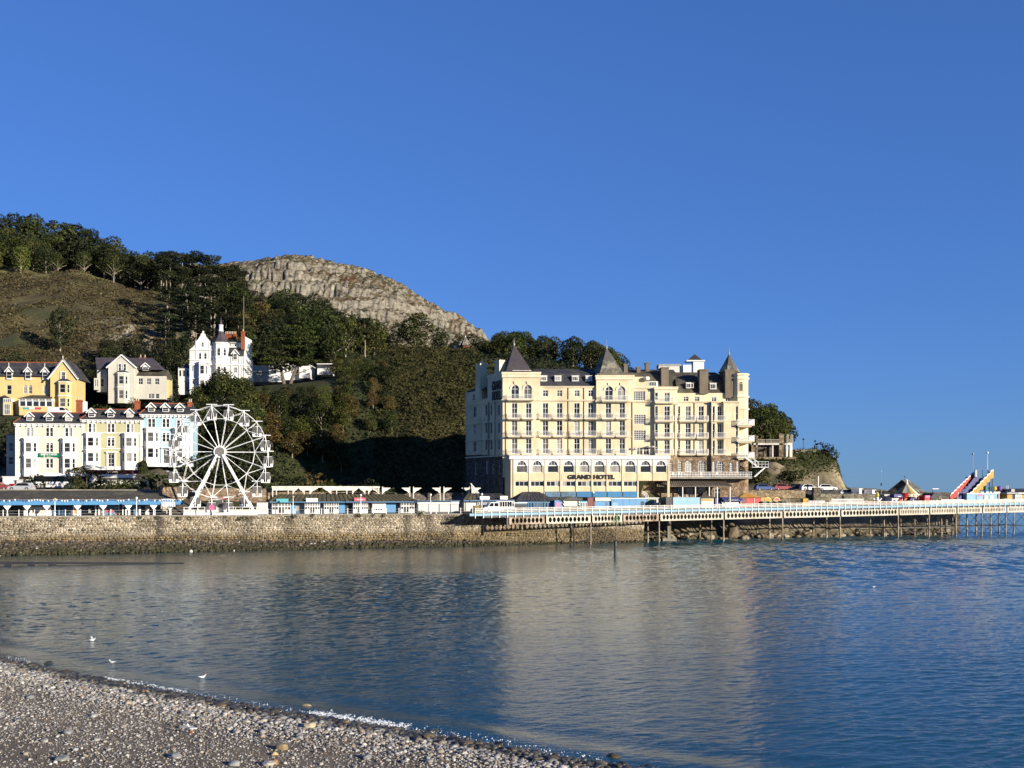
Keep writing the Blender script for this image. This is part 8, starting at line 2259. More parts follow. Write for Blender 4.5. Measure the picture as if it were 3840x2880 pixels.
zone(46, (600, 905), (312, 436), ['pine'], (13, 19), 'tall pine with layered dark needles on the slope above the mansion', 'pines on the slope above the mansion', 4.2, sil)
zone(78, (860, 1440), (306, 400), ['dark', 'broad', 'dark', 'broad', 'broad', 'dark', 'warm', 'pine'], (9, 14), 'dense tree in the wood between mansion and headland', 'trees of the wood between mansion and headland', 4.2, sil)
zone(34, (735, 945), (228, 264), ['dark', 'dark', 'broad'], (6, 10), 'dark tree on the bank below the white mansion', 'trees on the bank below the mansion', 3.6, lambda p: 1395+max(0, 800-p)*0.9+max(0, p-880)*0.6)
zone(44, (940, 1300), (246, 268), ['dark', 'broad', 'broad', 'broad', 'warm', 'bright'], (5, 9), 'leafy tree on the bank below the low annex', 'trees on the bank below the low annex', 3.4, lambda p: 1442)
zone(28, (1230, 1470), (252, 306), ['dark', 'broad', 'broad', 'warm'], (4, 6.5), 'leafy tree on the slope right of the cedar', 'trees on the slope right of the cedar', 4.0, lambda p: 1250+max(0, (p-1320))*0.9)
zone(24, (735, 1010), (200, 226), ['shrub_dark', 'dark'], (3, 6), 'dark bush on the bank behind the big wheel', 'bushes on the bank behind the wheel', 2.6, lambda p: 1600)
zone(12, (262, 372), (272, 292), ['dark'], (5, 8), 'dark tree in the gap between the yellow and grey houses', 'trees between the yellow and grey houses', 3.0, lambda p: 1385)
zone(26, (400, 700), (276, 312), ['dark'], (6, 10), 'dark tree behind the grey gabled house', 'trees behind the grey gabled house', 4.0, lambda p: 1262)
zone(14, (0, 280), (276, 296), ['shrub_dark', 'shrub_dark', 'shrub'], (2.5, 4.5), 'low scrub bush behind the yellow roof', 'bushes behind the yellow guest house', 3.0, lambda p: 1310)
zone(12, (1690, 1880), (344, 366), ['dark', 'broad'], (5, 9), 'dark tree behind the wooden hut on the ridge', 'trees behind the ridge hut', 4.0, lambda p: 1242)
zone(30, (1850, 2330), (322, 362), ['dark', 'broad', 'broad'], (7, 12), 'tree on the ridge behind the hotel spires', 'trees on the ridge behind the hotel', 3.8, lambda p: float(np.interp(p, [1850,1900,2000,2050,2150,2250,2330], [1262,1240,1245,1262,1262,1285,1330])))
zone(12, (2330, 2500), (330, 352), ['shrub_dark', 'dark'], (2.5, 6), 'low dark tree on the ridge above the hotel roofs', 'low trees above the hotel roofs', 3.0, lambda p: 1345+(p-2330)*0.25)
zone(16, (2790, 2945), (259, 278), ['broad', 'bright', 'broad', 'bright', 'dark'], (7, 11), 'leafy tree massed behind the seaward end of the hotel', 'trees behind the seaward end of the hotel', 2.6, lambda p: float(np.interp(p, [2790,2830,2880,2920,2950], [1478,1482,1492,1535,1590])))
# specimens
def spec(key, px, ybase, D, hpx, label, cat='tree', wide=1.0, name=None, onhill=True):
    p = at(px, ybase, D); z = hz1(p.x, D)-0.2 if onhill else p.z
    return plant(key, p.x, D, z, hpx*D/FPX, label, cat, wide=wide, name=name)
spec('broad', 1565, 1335, 338, 142, 'great round-headed tree on the ridge left of the hut', wide=1.35); spec('dark', 1495, 1338, 336, 92, 'smaller round tree on the left flank of the great ridge tree', wide=1.2); spec('dark', 1650, 1338, 337, 96, 'smaller tree on the right flank of the great ridge tree', wide=1.2)
spec('dark', 225, 1290, 312, 165, 'lone dark conifer standing on the bracken slope', wide=0.8)
spec('dark', 835, 1530, 256, 150, 'big dark tree in front of the white mansion', wide=1.1)
spec('dark', 2590, 1402, 326, 45, 'dark bush beside the small white pavilion above the hotel', wide=1.0)
spec('pine', 640, 1000, 420, 70, 'wind-flattened pine at the right end of the hilltop wood', wide=1.2)
# garden shrubs in front of the terrace
for key, px, yb, hp, D, w, lab in (
  ('shrub_dark', 283, 1792, 62, 197.6, 1.0, 'spiky dark bush in front of the cream terraced house'), ('shrub_dark', 133, 1850, 48, 189.5, 0.9, 'dark bush in front of the coach nose'), ('shrub_dark', 325, 1852, 70, 189.5, 1.0, 'tall dark bush at the tail of the coach'),
  ('shrub', 285, 1850, 32, 188.8, 1.4, 'low bush below the coach lettering'), ('shrub_bright', 395, 1852, 38, 189.5, 1.3, 'yellow-green bush below the lower white garden wall'), ('shrub', 455, 1852, 36, 190, 1.3, 'green bush in the middle of the bank below the buff house'),
  ('shrub', 510, 1850, 45, 191, 1.2, 'bush beneath the clipped hedge'), ('shrub', 590, 1845, 62, 192, 1.2, 'large rounded bush below the brown deck'), ('shrub_bright', 665, 1848, 45, 192.5, 1.2, 'bright bush at the left rim of the wheel'),
  ('shrub', 720, 1835, 50, 195, 1.2, 'bush seen through the left spokes of the wheel'), ('shrub', 900, 1838, 46, 196.5, 1.3, 'bush seen through the right spokes of the wheel'), ('shrub', 960, 1838, 40, 197, 1.3, 'low bush right of the wheel above the tan wall'),
  ('shrub', 1112, 1838, 75, 204, 1.0, 'green bush at the left of the verandah garden'), ('shrub_warm', 1175, 1838, 95, 204.5, 0.9, 'feathery brown bush behind the fretted verandah'), ('shrub', 1210, 1838, 60, 204.3, 0.9, 'grey-green bush left of the palm'), ('shrub', 1332, 1838, 55, 206, 1.0, 'bush in the middle of the verandah garden'), ('shrub_dark', 1375, 1840, 75, 206.5, 0.9, 'dark bush at the right end of the verandah garden'),
  ('shrub_dark', 1300, 1840, 45, 205.5, 1.2, 'low dark bush right of the palm'), ('shrub_dark', 560, 1512, 40, 254, 1.6, 'dark hedge below the grey house wing'), ('shrub', 385, 1520, 62, 254, 0.9, 'rounded small tree left of the grey house bay'), ('shrub_dark', 690, 1490, 45, 262, 1.2, 'dark bush at the foot of the white mansion'),
  ('shrub_dark', 15, 1620, 90, 222, 1.3, 'dark bush at the far left above the terrace'), ('shrub_dark', 30, 1600, 70, 226, 1.4, 'second dark bush at the far left behind the terrace')):
    q_ = 1.35 if 1800 < yb < 1860 and px < 700 else 1.0
    spec(key, px, yb, D, hp*q_, lab, 'shrub', w)
spec('airy', 497, 1510, 252, 90, 'small bare-stemmed tree before the right wing of the grey house', wide=0.7); spec('airy', 345, 1420, 275, 120, 'leafless pale tree between the yellow and grey houses', wide=0.6)
# clipped hedge dome
C = rng.normal(size=(900, 3)); C /= np.linalg.norm(C, axis=1, keepdims=True); C[:, 2] = np.abs(C[:, 2])**0.6; V, F, T = cards(C*np.array([0.95, 0.7, 2.3])*rng.uniform(0.92, 1.03, (900, 1)), C+rng.normal(0, 0.4, (900, 3)), np.full(900, 0.12), rng.uniform(0.2, 0.8, 900))
p = at(536, 1780, 202); inst('clipped_hedge', np_mesh('clipped_hedge', V, F, 'leaf', T), None, (p.x, p.y, hz1(p.x, 202)-0.3), scale=(1, 1, 1.15), label='clipped domed hedge between the buff and blue houses', cat='hedge')
p, q = at(332, 1779, 200.6), at(505, 1779, 200.6); n = 1500; C = np.stack([rng.uniform(0, q.x-p.x, n), rng.uniform(0, 0.7, n), rng.uniform(0, 1, n)**1.5*(0.5+0.35*np.sin(np.linspace(0, 40, n)))], -1)
V, F, T = cards(C, rng.normal(0, 0.6, (n, 3))+np.array([0, -0.6, 0.7]), rng.uniform(0.07, 0.16, n), rng.uniform(0, 1, n)); inst('flower_bed', np_mesh('flower_bed', V, F, 'red_leaf', T), None, (p.x, p.y-0.9, p.z), label='long bed of dark red flowers on the white garden wall', cat='flower bed')
# cabbage palm
p = at(1242, 1838, 203.5); o = thing('palm_tree', 'cabbage palm with rusty trunk in the verandah garden', 'palm', (p.x, p.y, hz1(p.x, 203.5)))
m = MB(); m.tube((0,0,-0.5), (0.05,0,2.2), 0.24, 7, 0.2); m.build('trunk', 'terracotta', o)
for j, (ox, oz) in enumerate(((0, 2.4), (1.6, 1.4))):
    n = 130; d = rng.normal(size=(n, 3)); d[:, 2] = np.abs(d[:, 2])*0.9-0.15; d /= np.linalg.norm(d, axis=1, keepdims=True); L_ = rng.uniform(0.9, 1.5, (n, 1)); W = np.cross(d, np.array([0, 0, 1.0])); W /= np.linalg.norm(W, axis=1, keepdims=True)
    b_ = np.array([ox, 0, oz]); V = np.stack([b_+0*d-W*0.04, b_+d*L_*0.6-W*0.06+np.array([0,0,0.1]), b_+d*L_-np.array([0,0,0.25]), b_+d*L_*0.6+W*0.06+np.array([0,0,0.1])], 1).reshape(-1, 3); t_ = rng.uniform(0.3, 1, n)
    inst('fronds', np_mesh('fronds', V, np.arange(n*4).reshape(n, 4), 'leaf_bright', np.repeat(np.stack([t_]*3, -1), 4, 0)), o)
# great layered cedar in front of the annex
ce = at(1075, 1430, 281); o = thing('cedar_tree', 'huge layered cedar with twin trunks in front of the low annex', 'tree', (ce.x, ce.y, hz1(ce.x, 281)-0.3)); s_ = 281/FPX
L = []
random.seed(23)
for j in range(120):
    t_ = random.random()**0.85; yy = 1364-(1364-1210)*t_; half = float(np.interp(yy, [1208,1225,1260,1310,1345,1366], [34, 66, 92, 112, 116, 80]))
    a = random.uniform(0, 6.28); q = random.uniform(0.25, 1.0); cx = (1090 + (8 if yy < 1300 else 0) + math.cos(a)*half*q - 1075)*s_; cy = math.sin(a)*half*q*s_*0.9
    r_ = random.uniform(0.9, 1.9); L.append((cx, cy, (1432-yy)*s_+random.uniform(-0.3, 0.3), r_*1.25, r_*1.1, 0.24))
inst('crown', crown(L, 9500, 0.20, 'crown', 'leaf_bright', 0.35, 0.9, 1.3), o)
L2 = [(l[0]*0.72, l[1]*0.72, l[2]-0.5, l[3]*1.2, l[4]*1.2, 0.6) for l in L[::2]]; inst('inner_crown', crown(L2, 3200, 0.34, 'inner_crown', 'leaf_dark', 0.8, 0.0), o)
for dx, lx in ((-8, -14), (10, 26)):
    m = MB(); m.tube((dx*s_, 0, -0.6), (dx*s_+lx*s_*0.5, 0, 2.4), 0.55, 8, 0.42); m.tube((dx*s_+lx*s_*0.5, 0, 2.4), (dx*s_+lx*s_*1.4, 0, 6.0), 0.42, 8, 0.28); m.tube((dx*s_+lx*s_*1.4, 0, 6.0), (dx*s_+lx*s_*1.2, 0, 12), 0.28, 6, 0.06)
    for (a, b2) in ((3, 5), (4, -4), (6, 3)): m.tube((dx*s_+lx*s_, 0, a), (dx*s_+lx*s_+b2*0.8, 0.6, a+1.6), 0.16, 5, 0.06)
    m.build('trunk', 'bark', o)
# undergrowth: one mass of leaf cards per kind of cover
def cover(name, label, mat, n, pxr, Dr, sz, hgt, test=None, spread=0.55):
    px = rng.uniform(*pxr, n); D = rng.uniform(*Dr, n); X = (px-1920)*D/FPX
    ok = np.array([not blocked(a, b2) for a, b2 in zip(px, D)])
    if test is not None: ok &= test(px, D, X)
    X, D, px = X[ok], D[ok], px[ok]; Z = hill_z(X, D); n = len(X)
    clump = fbm(X*0.45, D*0.45, seed=140, oct=3)
    C = np.stack([X, D, Z + rng.uniform(0, 1, n)*hgt*np.clip(0.75+0.7*clump, 0.15, 1.6)], -1)
    Nn = rng.normal(0, spread, (n, 3)) + np.array([0.1, -0.5, 0.8])
    V, F, T = cards(C, Nn, rng.uniform(0.55, 1.35, n)*sz, np.clip(0.5+0.35*clump+rng.normal(0, 0.18, n), 0, 1))
    inst(name, np_mesh(name, V, F, mat, T), label=label, kind='stuff')
cover('bracken', 'brown bracken covering the upper slope', 'bracken', 26000, (-60, 660), (284, 404), 0.36, 0.7, lambda p, D, X: fbm(X*0.08, D*0.08, seed=150) > -0.75)
cover('gorse_scrub', 'olive and brown scrub on the slope left of the hotel', 'scrub', 36000, (1400, 1800), (238, 334), 0.30, 1.1)
cover('undergrowth', 'dark green undergrowth below the woods', 'leaf_dark', 36000, (-60, 1480), (204, 330), 0.42, 1.1, lambda p, D, X: ~((p < 640) & (D > 300)))
cover('cliff_scrub', 'green scrub on top of the seaward cliff', 'leaf', 9000, (2815, 3160), (249, 285), 0.26, 0.8, lambda p, D, X: hill_z(X, D) > 12.5+3.0*vnoise(X*0.2, D*0, seed=155))
cover('ridge_scrub', 'dark scrub on the ridge behind the hotel', 'leaf_dark', 14000, (1760, 2520), (255, 352), 0.4, 1.8)
cover('ridge_grass', 'rough pale grass along the ridge', 'bracken', 5000, (1440, 1880), (322, 345), 0.2, 0.25)
# tufts growing out of the sea wall
random.seed(41)
for px, py, sc_ in ((522,1942,1.0), (590,1944,1.2), (668,1944,0.9), (715,1947,1.2), (898,1946,1.0), (920,1946,1.1), (1100,1937,1.2), (1172,1933,0.9), (1338,1934,1.1), (1350,1934,0.9), (1437,1933,1.0), (1577,1929,1.5), (1710,1941,0.9), (1400,1931,0.8), (1908,1922,0.7), (1875,1926,0.7)):
    q = wpt(px, -0.1); plant('shrub', q.x, q.y, zpx(py+5, q.y), 0.62*sc_, 'green tuft sprouting from the top courses of the sea wall', 'plant', 'green tufts on the sea wall', name='wall_plant')
# ------------------------------------------------------------------ cliff top, road and the seaward end
hk = House('ridge_hut', 'octagonal brown timber hut with pale conical roof on the ridge', 'hut', 1745, 1330, 335)
r_ = 20*335/FPX; hh = (1330-1300)*335/FPX; hk.o.location.z = hz1(hk.r.x, 335)-0.1
for k in range(8):
    a0, a1 = PI/8+PI*k/4, PI/8+PI*(k+1)/4; m = MB(); m.prism_z([(0,0), (r_*math.cos(a0), r_*math.sin(a0)), (r_*math.cos(a1), r_*math.sin(a1))], 0, hh); m.build('wall_panel', 'timber_red', hk.o)
m = MB(); m.lathe(0, 0, [(r_*1.18, hh), (r_*0.3, hh+2.3), (0.12, hh+2.75)], 8, ph=PI/8); m.build('roof', 'grey_stone', hk.o); m = MB(); m.lathe(0, 0, [(0.16, hh+2.7), (0.2, hh+3.0), (0.05, hh+3.2)], 6); m.build('finial', 'white', hk.o)
for k in range(8): m = MB(); a = PI/8+PI*k/4; m.tube((r_*1.18*math.cos(a), r_*1.18*math.sin(a), hh+0.03), (0.12*math.cos(a), 0.12*math.sin(a), hh+2.75), 0.05, 4); m.build('hip_rib', 'white_dirty', hk.o)
p = at(1707, 1326, 337); z = hz1(p.x, 337); o = thing('weather_dish', 'small white dish on a post left of the ridge hut', 'dish', (p.x, p.y, z)); m = MB(); m.tube((0,0,0), (0,0,1.6), 0.05, 5); m.build('post', 'grey_metal', o); m = MB(); m.tube((0,-0.1,2.0), (0,0.1,2.0), 0.55, 12); m.build('dish', 'white', o)
p = at(914, 1300, 300); z = hz1(p.x, 300); m = MB(); m.tube((0,0,0), (0,0,zpx(1110, 300)-z), 0.16, 6, 0.06); m.build('dead_trunk', 'bark_pale', None, (p.x, 300, z), label='tall bare pine trunk rising behind the red chimney', cat='tree trunk')

# white pavilion above the hotel roof
h = House('roof_pavilion', 'small white pavilion with slate pyramid roof above the hotel', 'pavilion', 2590, 1420, 322); k = h.k()
h.box('wall', 'white', 2600, 2640, 1352, 1420, 0, 3.2); h.box('cornice', 'white', 2575, 2644, 1350, 1355, -0.3, 3.5); h.box('side_wing', 'white', 2562, 2604, 1368, 1420, 0.4, 3.0); h.box('roof_wing', 'grey_metal', 2470, 2555, 1365, 1372, 1.0, 6.0); h.box('low_wing', 'white_dirty', 2470, 2556, 1372, 1420, 1.2, 5.8)
m = MB(); m.cone([(h.x(2578), -0.3, h.z(1350)), (h.x(2632), -0.3, h.z(1350)), (h.x(2632), 3.4, h.z(1350)), (h.x(2578), 3.4, h.z(1350))], (h.x(2605, 1.5), 1.5, h.z(1328, 1.5))); m.build('roof', 'slate', h.o); m = MB(); m.tube((h.x(2605, 1.5), 1.5, h.z(1329, 1.5)), (h.x(2605, 1.5), 1.5, h.z(1322, 1.5)), 0.04, 5); m.build('finial', 'dark_metal', h.o)

# colonnade on the cliff
h = House('cliff_colonnade', 'weathered stone colonnade with round lookout on the cliff top', 'colonnade', 2816, 1712, 251); k = h.k()
def pil(px, yt, yb, w, y0=0.0, mat='tan_stone', cap=True):
    m = MB(); x0, x1 = h.x(px-w/2, y0), h.x(px+w/2, y0); m.box(x0, y0, h.z(yb, y0), x1, y0+w*k, h.z(yt, y0))
    if cap: m.box(x0-0.1, y0-0.1, h.z(yt, y0), x1+0.1, y0+w*k+0.1, h.z(yt, y0)+0.2)
    m.build('pillar', mat, h.o)
for px, yt in ((2822, 1640), (2838, 1638), (2926, 1628), (2934, 1632)): pil(px, yt, 1712, 8)
for px in (2898, 2950, 2964): pil(px, 1668, 1715, 5, 0.3, 'white_dirty', False)
m = MB(); m.box(h.x(2816), 0, h.z(1668), h.x(2935), 1.6, h.z(1662)); m.build('floor_slab', 'white_dirty', h.o)
for a, b2 in ((2842, 2870), (2872, 2922)):
    m = MB(); x0, x1 = h.x(a), h.x(b2); m.box(x0, 0, h.z(1650), x1, 0.2, h.z(1647)); m.box(x0, 0, h.z(1661), x1, 0.2, h.z(1659))
    n_ = int((b2-a)/4)
    for i in range(n_): xx = x0+(x1-x0)*(i+0.5)/n_; m.lathe(xx, 0.1, [(0.05, h.z(1659)), (0.12, h.z(1656)), (0.05, h.z(1653)), (0.08, h.z(1650))], 6)
    m.build('balustrade', 'concrete', h.o)
cx, cy, rr = h.x(2955), 2.0, 24*k
m = MB(); m.lathe(cx, cy, [(rr*0.8, h.z(1672)), (rr, h.z(1668)), (rr, h.z(1659)), (rr*0.9, h.z(1659))], 16); m.build('lookout_floor', 'white_dirty', h.o)
for i in range(9):
    a = PI+PI*i/8; m = MB(); x_, y_ = cx+rr*0.92*math.cos(a), cy+rr*0.92*math.sin(a); m.tube((x_, y_, h.z(1716)), (x_, y_, h.z(1671)), 0.16 if i % 2 == 0 else 0.1, 8); m.build('column', 'white_dirty', h.o)
    if i % 2 == 0:
        m = MB(); m.box(x_-0.3, y_-0.3, h.z(1659), x_+0.3, y_+0.3, h.z(1633)); m.lathe(x_, y_, [(0.42, h.z(1633)), (0.36, h.z(1630)), (0.1, h.z(1627))], 8); m.build('pillar', 'concrete', h.o)
m = MB()
for i in range(16):
    a, b2 = PI+PI*i/16, PI+PI*(i+1)/16
    for zz in (1659.5, 1648): m.bar((cx+rr*0.95*math.cos(a), cy+rr*0.95*math.sin(a), h.z(zz)), (cx+rr*0.95*math.cos(b2), cy+rr*0.95*math.sin(b2), h.z(zz)), 0.14, 0.14)
    m.bar((cx+rr*0.95*math.cos(a), cy+rr*0.95*math.sin(a), h.z(1659)), (cx+rr*0.95*math.cos(b2), cy+rr*0.95*math.sin(b2), h.z(1648)), 0.06, 0.06); m.bar((cx+rr*0.95*math.cos(b2), cy+rr*0.95*math.sin(b2), h.z(1659)), (cx+rr*0.95*math.cos(a), cy+rr*0.95*math.sin(a), h.z(1648)), 0.06, 0.06)
m.build('lookout_balustrade', 'concrete', h.o)
m = MB(); m.box(h.x(2816), 1.2, h.z(1715), h.x(2940), 1.5, h.z(1668)-0.01); m.build('rear_wall', 'dark_stone', h.o)
m = MB(); m.box(h.x(2816), -0.3, h.z(1722), h.x(2985), 3.4, h.z(1714)); m.build('base_wall', 'tan_stone', h.o)
slab('lookout_parapet', 'pale parapet wall on the cliff top right of the lookout', 'parapet', 'concrete', 2982, 3060, 1686, 1700, 257, 0.4)
for px, yt, lab in ((3013, 1643, 'black lamp post on the cliff top, left of two'), (3057, 1650, 'black lamp post on the cliff top, right of two')):
    p = at(px, 1695, 258); lamp(px, yt, 1695, 258, 'dark_metal', 'dark_metal', lab, zb=hz1(p.x, 258)-0.1, gr=0.26, r=0.09)
spec('shrub_dark', 3085, 1730, 259, 48, 'wind-bent dark bush at the brink of the cliff', 'shrub', 1.2); spec('shrub_dark', 3118, 1760, 257.5, 42, 'dark bush hanging over the cliff edge', 'shrub', 1.2); spec('shrub', 3050, 1720, 258, 26, 'low bush behind the right lamp post', 'shrub', 1.3)
spec('pine', 2865, 1722, 252, 62, 'dark spreading pine in front of the colonnade', wide=1.4)
for px, hp, D in ((2815, 46, 248.4), (2832, 50, 247.6), (2852, 44, 247), (2966, 52, 248), (2978, 40, 248.6), (2905, 22, 248.9), (2940, 24, 248.8), (2874, 30, 246.8), (2958, 34, 246.9)): spec('shrub', px, 1770, D, hp, 'green bush on the slope below the colonnade', 'shrub', 1.3).__setitem__('group', 'bushes below the colonnade')
p = at(2912, 1762, 249); inst('rock_buttress', rock_mesh('rock_buttress', 93, 'rubble', (0.23, 0.19, 0.125), 0.1), None, (p.x, 249.3, p.z), 0.2, scale=(3.1, 1.6, 2.3), label='rough tan rock buttress in the slope below the colonnade', cat='rock')
slab('road_wall', 'weathered stone wall under the cliff road, left stretch', 'retaining wall', 'tan_stone', 2800, 3020, 1838, 1892, 226, 1.0, 232)
slab('road_wall', 'tall grey retaining wall under the sea road, right stretch', 'retaining wall', 'grey_stone', 3060, 3330, 1852, 1897, 233, 1.0, 239)
slab('wall_pier', 'square stone pier where the road wall turns', 'pillar', 'grey_stone', 3052, 3078, 1828, 1892, 231, 1.6)
p = at(3068, 1832, 236); m = MB(); m.tube((0,0,0), (0,0,(1832-1772)*236/FPX), 0.13, 8); m.build('white_pole', 'white', None, (p.x, p.y, hz1(p.x, 236)), label='plain white pole against the cliff face', cat='pole')
# boulders under the pier and along the shore
random.seed(61)
bm = [rock_mesh('boulder', 80+i, 'rubble', tn, jag=0.2) for i, tn in enumerate([(0.30,0.25,0.17),(0.22,0.18,0.12),(0.36,0.31,0.23),(0.17,0.14,0.10),(0.27,0.21,0.13)])]
for i in range(60):
    px = random.uniform(2430, 2900); D = random.uniform(203.5, 209)+(px-2430)*0.016; x = (px-1920)*D/FPX; s_ = random.uniform(0.4, 0.95)
    inst('boulder', random.choice(bm), None, (x, D, random.uniform(0.0, 0.7)), random.uniform(0, 6), scale=(s_*1.2, s_, s_*0.85), label='tan boulder heaped in the shade under the pier', cat='boulder', group='boulders under the pier')
for i in range(60):
    px = random.uniform(2900, 3570); D = float(np.interp(px, [2900, 3300, 3570], [214.5, 227, 235]))+random.uniform(-1.2, 2.5); x = (px-1920)*D/FPX; s_ = random.uniform(0.4, 1.1)
    inst('boulder', random.choice(bm), None, (x, D, max(0, hz1(x, D))*0.8+0.1), random.uniform(0, 6), scale=(s_*1.3, s_, s_*0.8), label='dark boulder on the rocky shore beyond the pier columns', cat='boulder', group='boulders on the rocky shore')
p = at(2509, 2025, 201); m = MB(); m.box(-0.32,-0.3,0.6,0.32,0.3,5.2); m.box(-1.3,-0.9,-0.6,1.3,0.9,0.6); m.build('concrete_pillar', 'concrete', None, (p.x, 201, 0), label='concrete pillar on a block base under the pier', cat='pillar')
p = at(2750, 1985, 209); o = rock_mesh('rock_pinnacle', 91, 'rubble', (0.19,0.15,0.10), 0.22); inst('rock_pinnacle', o, None, (p.x, 210.5, 0.9), 0.3, scale=(1.5, 1.2, 2.5), label='broad leaning rock pinnacle behind the pier columns', cat='rock')
slab('sea_road_wall', 'long weathered concrete sea wall at the end of the shore', 'sea wall', 'concrete', 3290, 3565, 1900, 2003, 236.5, 1.5, 237)

# gabled boathouse and low roofs
h = House('gabled_boathouse', 'dark gabled boathouse with grey slate roof behind the carousel', 'building', 3335, 1865, 268)
an = -0.55
o = h.o; o.rotation_euler = (0, 0, an); s_ = h.k(); W_, L_, ze, zr = 6.2, 8.5, (1865-1845)*s_+0.3, (1865-1803)*s_
m = MB(); m.box(0, 0, -3, W_, L_, ze); m.build('wall', 'dark_stone', o); m = MB(); m.prism_y([(0, ze), (W_, ze), (W_/2, zr)], 0.02, L_-0.02); m.build('gable', 'dark_stone', o)
for sx in (-1, 1):
    m = MB(); e = W_/2+sx*(W_/2+0.4); m.add([(e,-0.4,ze-0.3), (W_/2,-0.4,zr+0.1), (W_/2,L_+0.4,zr+0.1), (e,L_+0.4,ze-0.3), (e,-0.4,ze-0.15), (W_/2,-0.4,zr+0.28), (W_/2,L_+0.4,zr+0.28), (e,L_+0.4,ze-0.15)], [(0,1,2,3), (7,6,5,4), (0,4,5,1), (3,2,6,7)]); m.build('roof_slope', 'slate_lichen_or_lit' if sx > 0 else 'slate', o)  # sunlit slope put in as paler slate, shaded slope as dark slate
m = MB(); m.tube((W_/2,-0.02,zr-1.7), (W_/2,0.05,zr-1.7), 0.3, 10); m.build('round_window', 'glass', o)
m = MB(); m.tube((W_/2, 3, zr), (W_/2, 3, zr+1.0), 0.04, 5); m.box(W_/2-0.2, 2.9, zr+1.0, W_/2+0.2, 3.1, zr+1.15); m.build('vent_pipe', 'dark_metal', o)
p = at(3305, 1850, 262); o = thing('radio_mast', 'thin mast with dark collar on the sea road', 'mast', (p.x, p.y, hz1(p.x, 262))); m = MB(); m.tube((0,0,0), (0,0,zpx(1767, 262)-hz1(p.x, 262)), 0.07, 6, 0.03); m.build('pole', 'grey_metal', o); m = MB(); m.box(-0.14,-0.14,zpx(1822, 262)-hz1(p.x, 262),0.14,0.14,zpx(1811, 262)-hz1(p.x, 262)); m.build('collar', 'dark_metal', o); m = MB(); m.lathe(0,0,[(0.05, zpx(1769, 262)-hz1(p.x, 262)), (0.15, zpx(1767, 262)-hz1(p.x, 262)), (0.04, zpx(1765, 262)-hz1(p.x, 262))], 6); m.build('beacon', 'white', o)
# ------------------------------------------------------------------ amusements on the outer pier
g = PFront('carousel', 'carousel with striped conical canopy and white finial', 'carousel', 3396, 3490, 3.6)
c_x, c_y = g.x(3440), 3.0; rr = 46*g.D/FPX; ze, zt = g.z(1853), g.z(1812)
m = MB()
for k in range(16):
    a, b2 = 2*PI*k/16, 2*PI*(k+1)/16; m.add([(c_x+rr*math.cos(a), c_y+rr*math.sin(a), ze), (c_x+rr*math.cos(b2), c_y+rr*math.sin(b2), ze), (c_x, c_y, zt)], [(0,1,2)], k % 3)
m.build('canopy', ['pale_cream', 'olive_panel', 'golden'], g.o)
m = MB(); m.lathe(c_x, c_y, [(rr, ze-0.55), (rr+0.05, ze), (rr-0.1, ze+0.02)], 16); m.build('rounding_board', 'pale_cream', g.o)
for k in range(16): m = MB(); a = 2*PI*(k+0.5)/16; m.tube((c_x+(rr+0.02)*math.cos(a), c_y+(rr+0.02)*math.sin(a), ze-0.28), (c_x+(rr+0.1)*math.cos(a), c_y+(rr+0.1)*math.sin(a), ze-0.28), 0.16, 8); m.build('roundel', 'pink_red' if k % 2 else 'golden', g.o)
m = MB(); m.lathe(c_x, c_y, [(0.25, zt-0.2), (0.3, zt+0.1), (0.1, zt+0.25), (0.24, zt+0.5), (0.05, zt+0.9)], 8); m.build('finial', 'white', g.o)
m = MB(); m.lathe(c_x, c_y, [(rr-0.1, 0.05), (rr-0.1, 0.3), (0.9, 0.31), (0.9, ze-0.5)], 16); m.build('platform', 'red', g.o)
for k in range(10):
    a = 2*PI*k/10; x_, y_ = c_x+rr*0.78*math.cos(a), c_y+rr*0.78*math.sin(a); m = MB(); m.tube((x_, y_, 0.3), (x_, y_, ze-0.5), 0.03, 5); m.box(x_-0.4, y_-0.14, 0.9, x_+0.35, y_+0.14, 1.25); m.box(x_+0.3, y_-0.1, 1.2, x_+0.55, y_+0.1, 1.7); m.box(x_+0.45, y_-0.09, 1.45, x_+0.8, y_+0.09, 1.65)
    for dx in (-0.33, 0.25): m.box(x_+dx, y_-0.06, 0.4, x_+dx+0.1, y_+0.06, 0.901)
    m.build('horse', ['white', 'red', 'golden', 'navy'][k % 4], g.o)
g = pshed('red_ticket_box', 'red and white ticket box right of the carousel', 'booth', 3468, 3488, 1858, 1880, 2.6, 'red', 1.6); g.box('sign_board', 'pink', 3470, 3487, 1858, 1866, -0.06, -0.003)
g = PFront('saucer_ride', 'red dish-shaped children ride left of the carousel', 'ride', 3390, 3412, 2.6); m = MB(); m.lathe(g.L/2, 0.8, [(0.3,0), (1.0,0.3), (0.35,0.6), (0.3,1.3), (0.9,2.3), (1.0,2.5), (0.1,2.5)], 12); m.build('bowl', 'red', g.o)
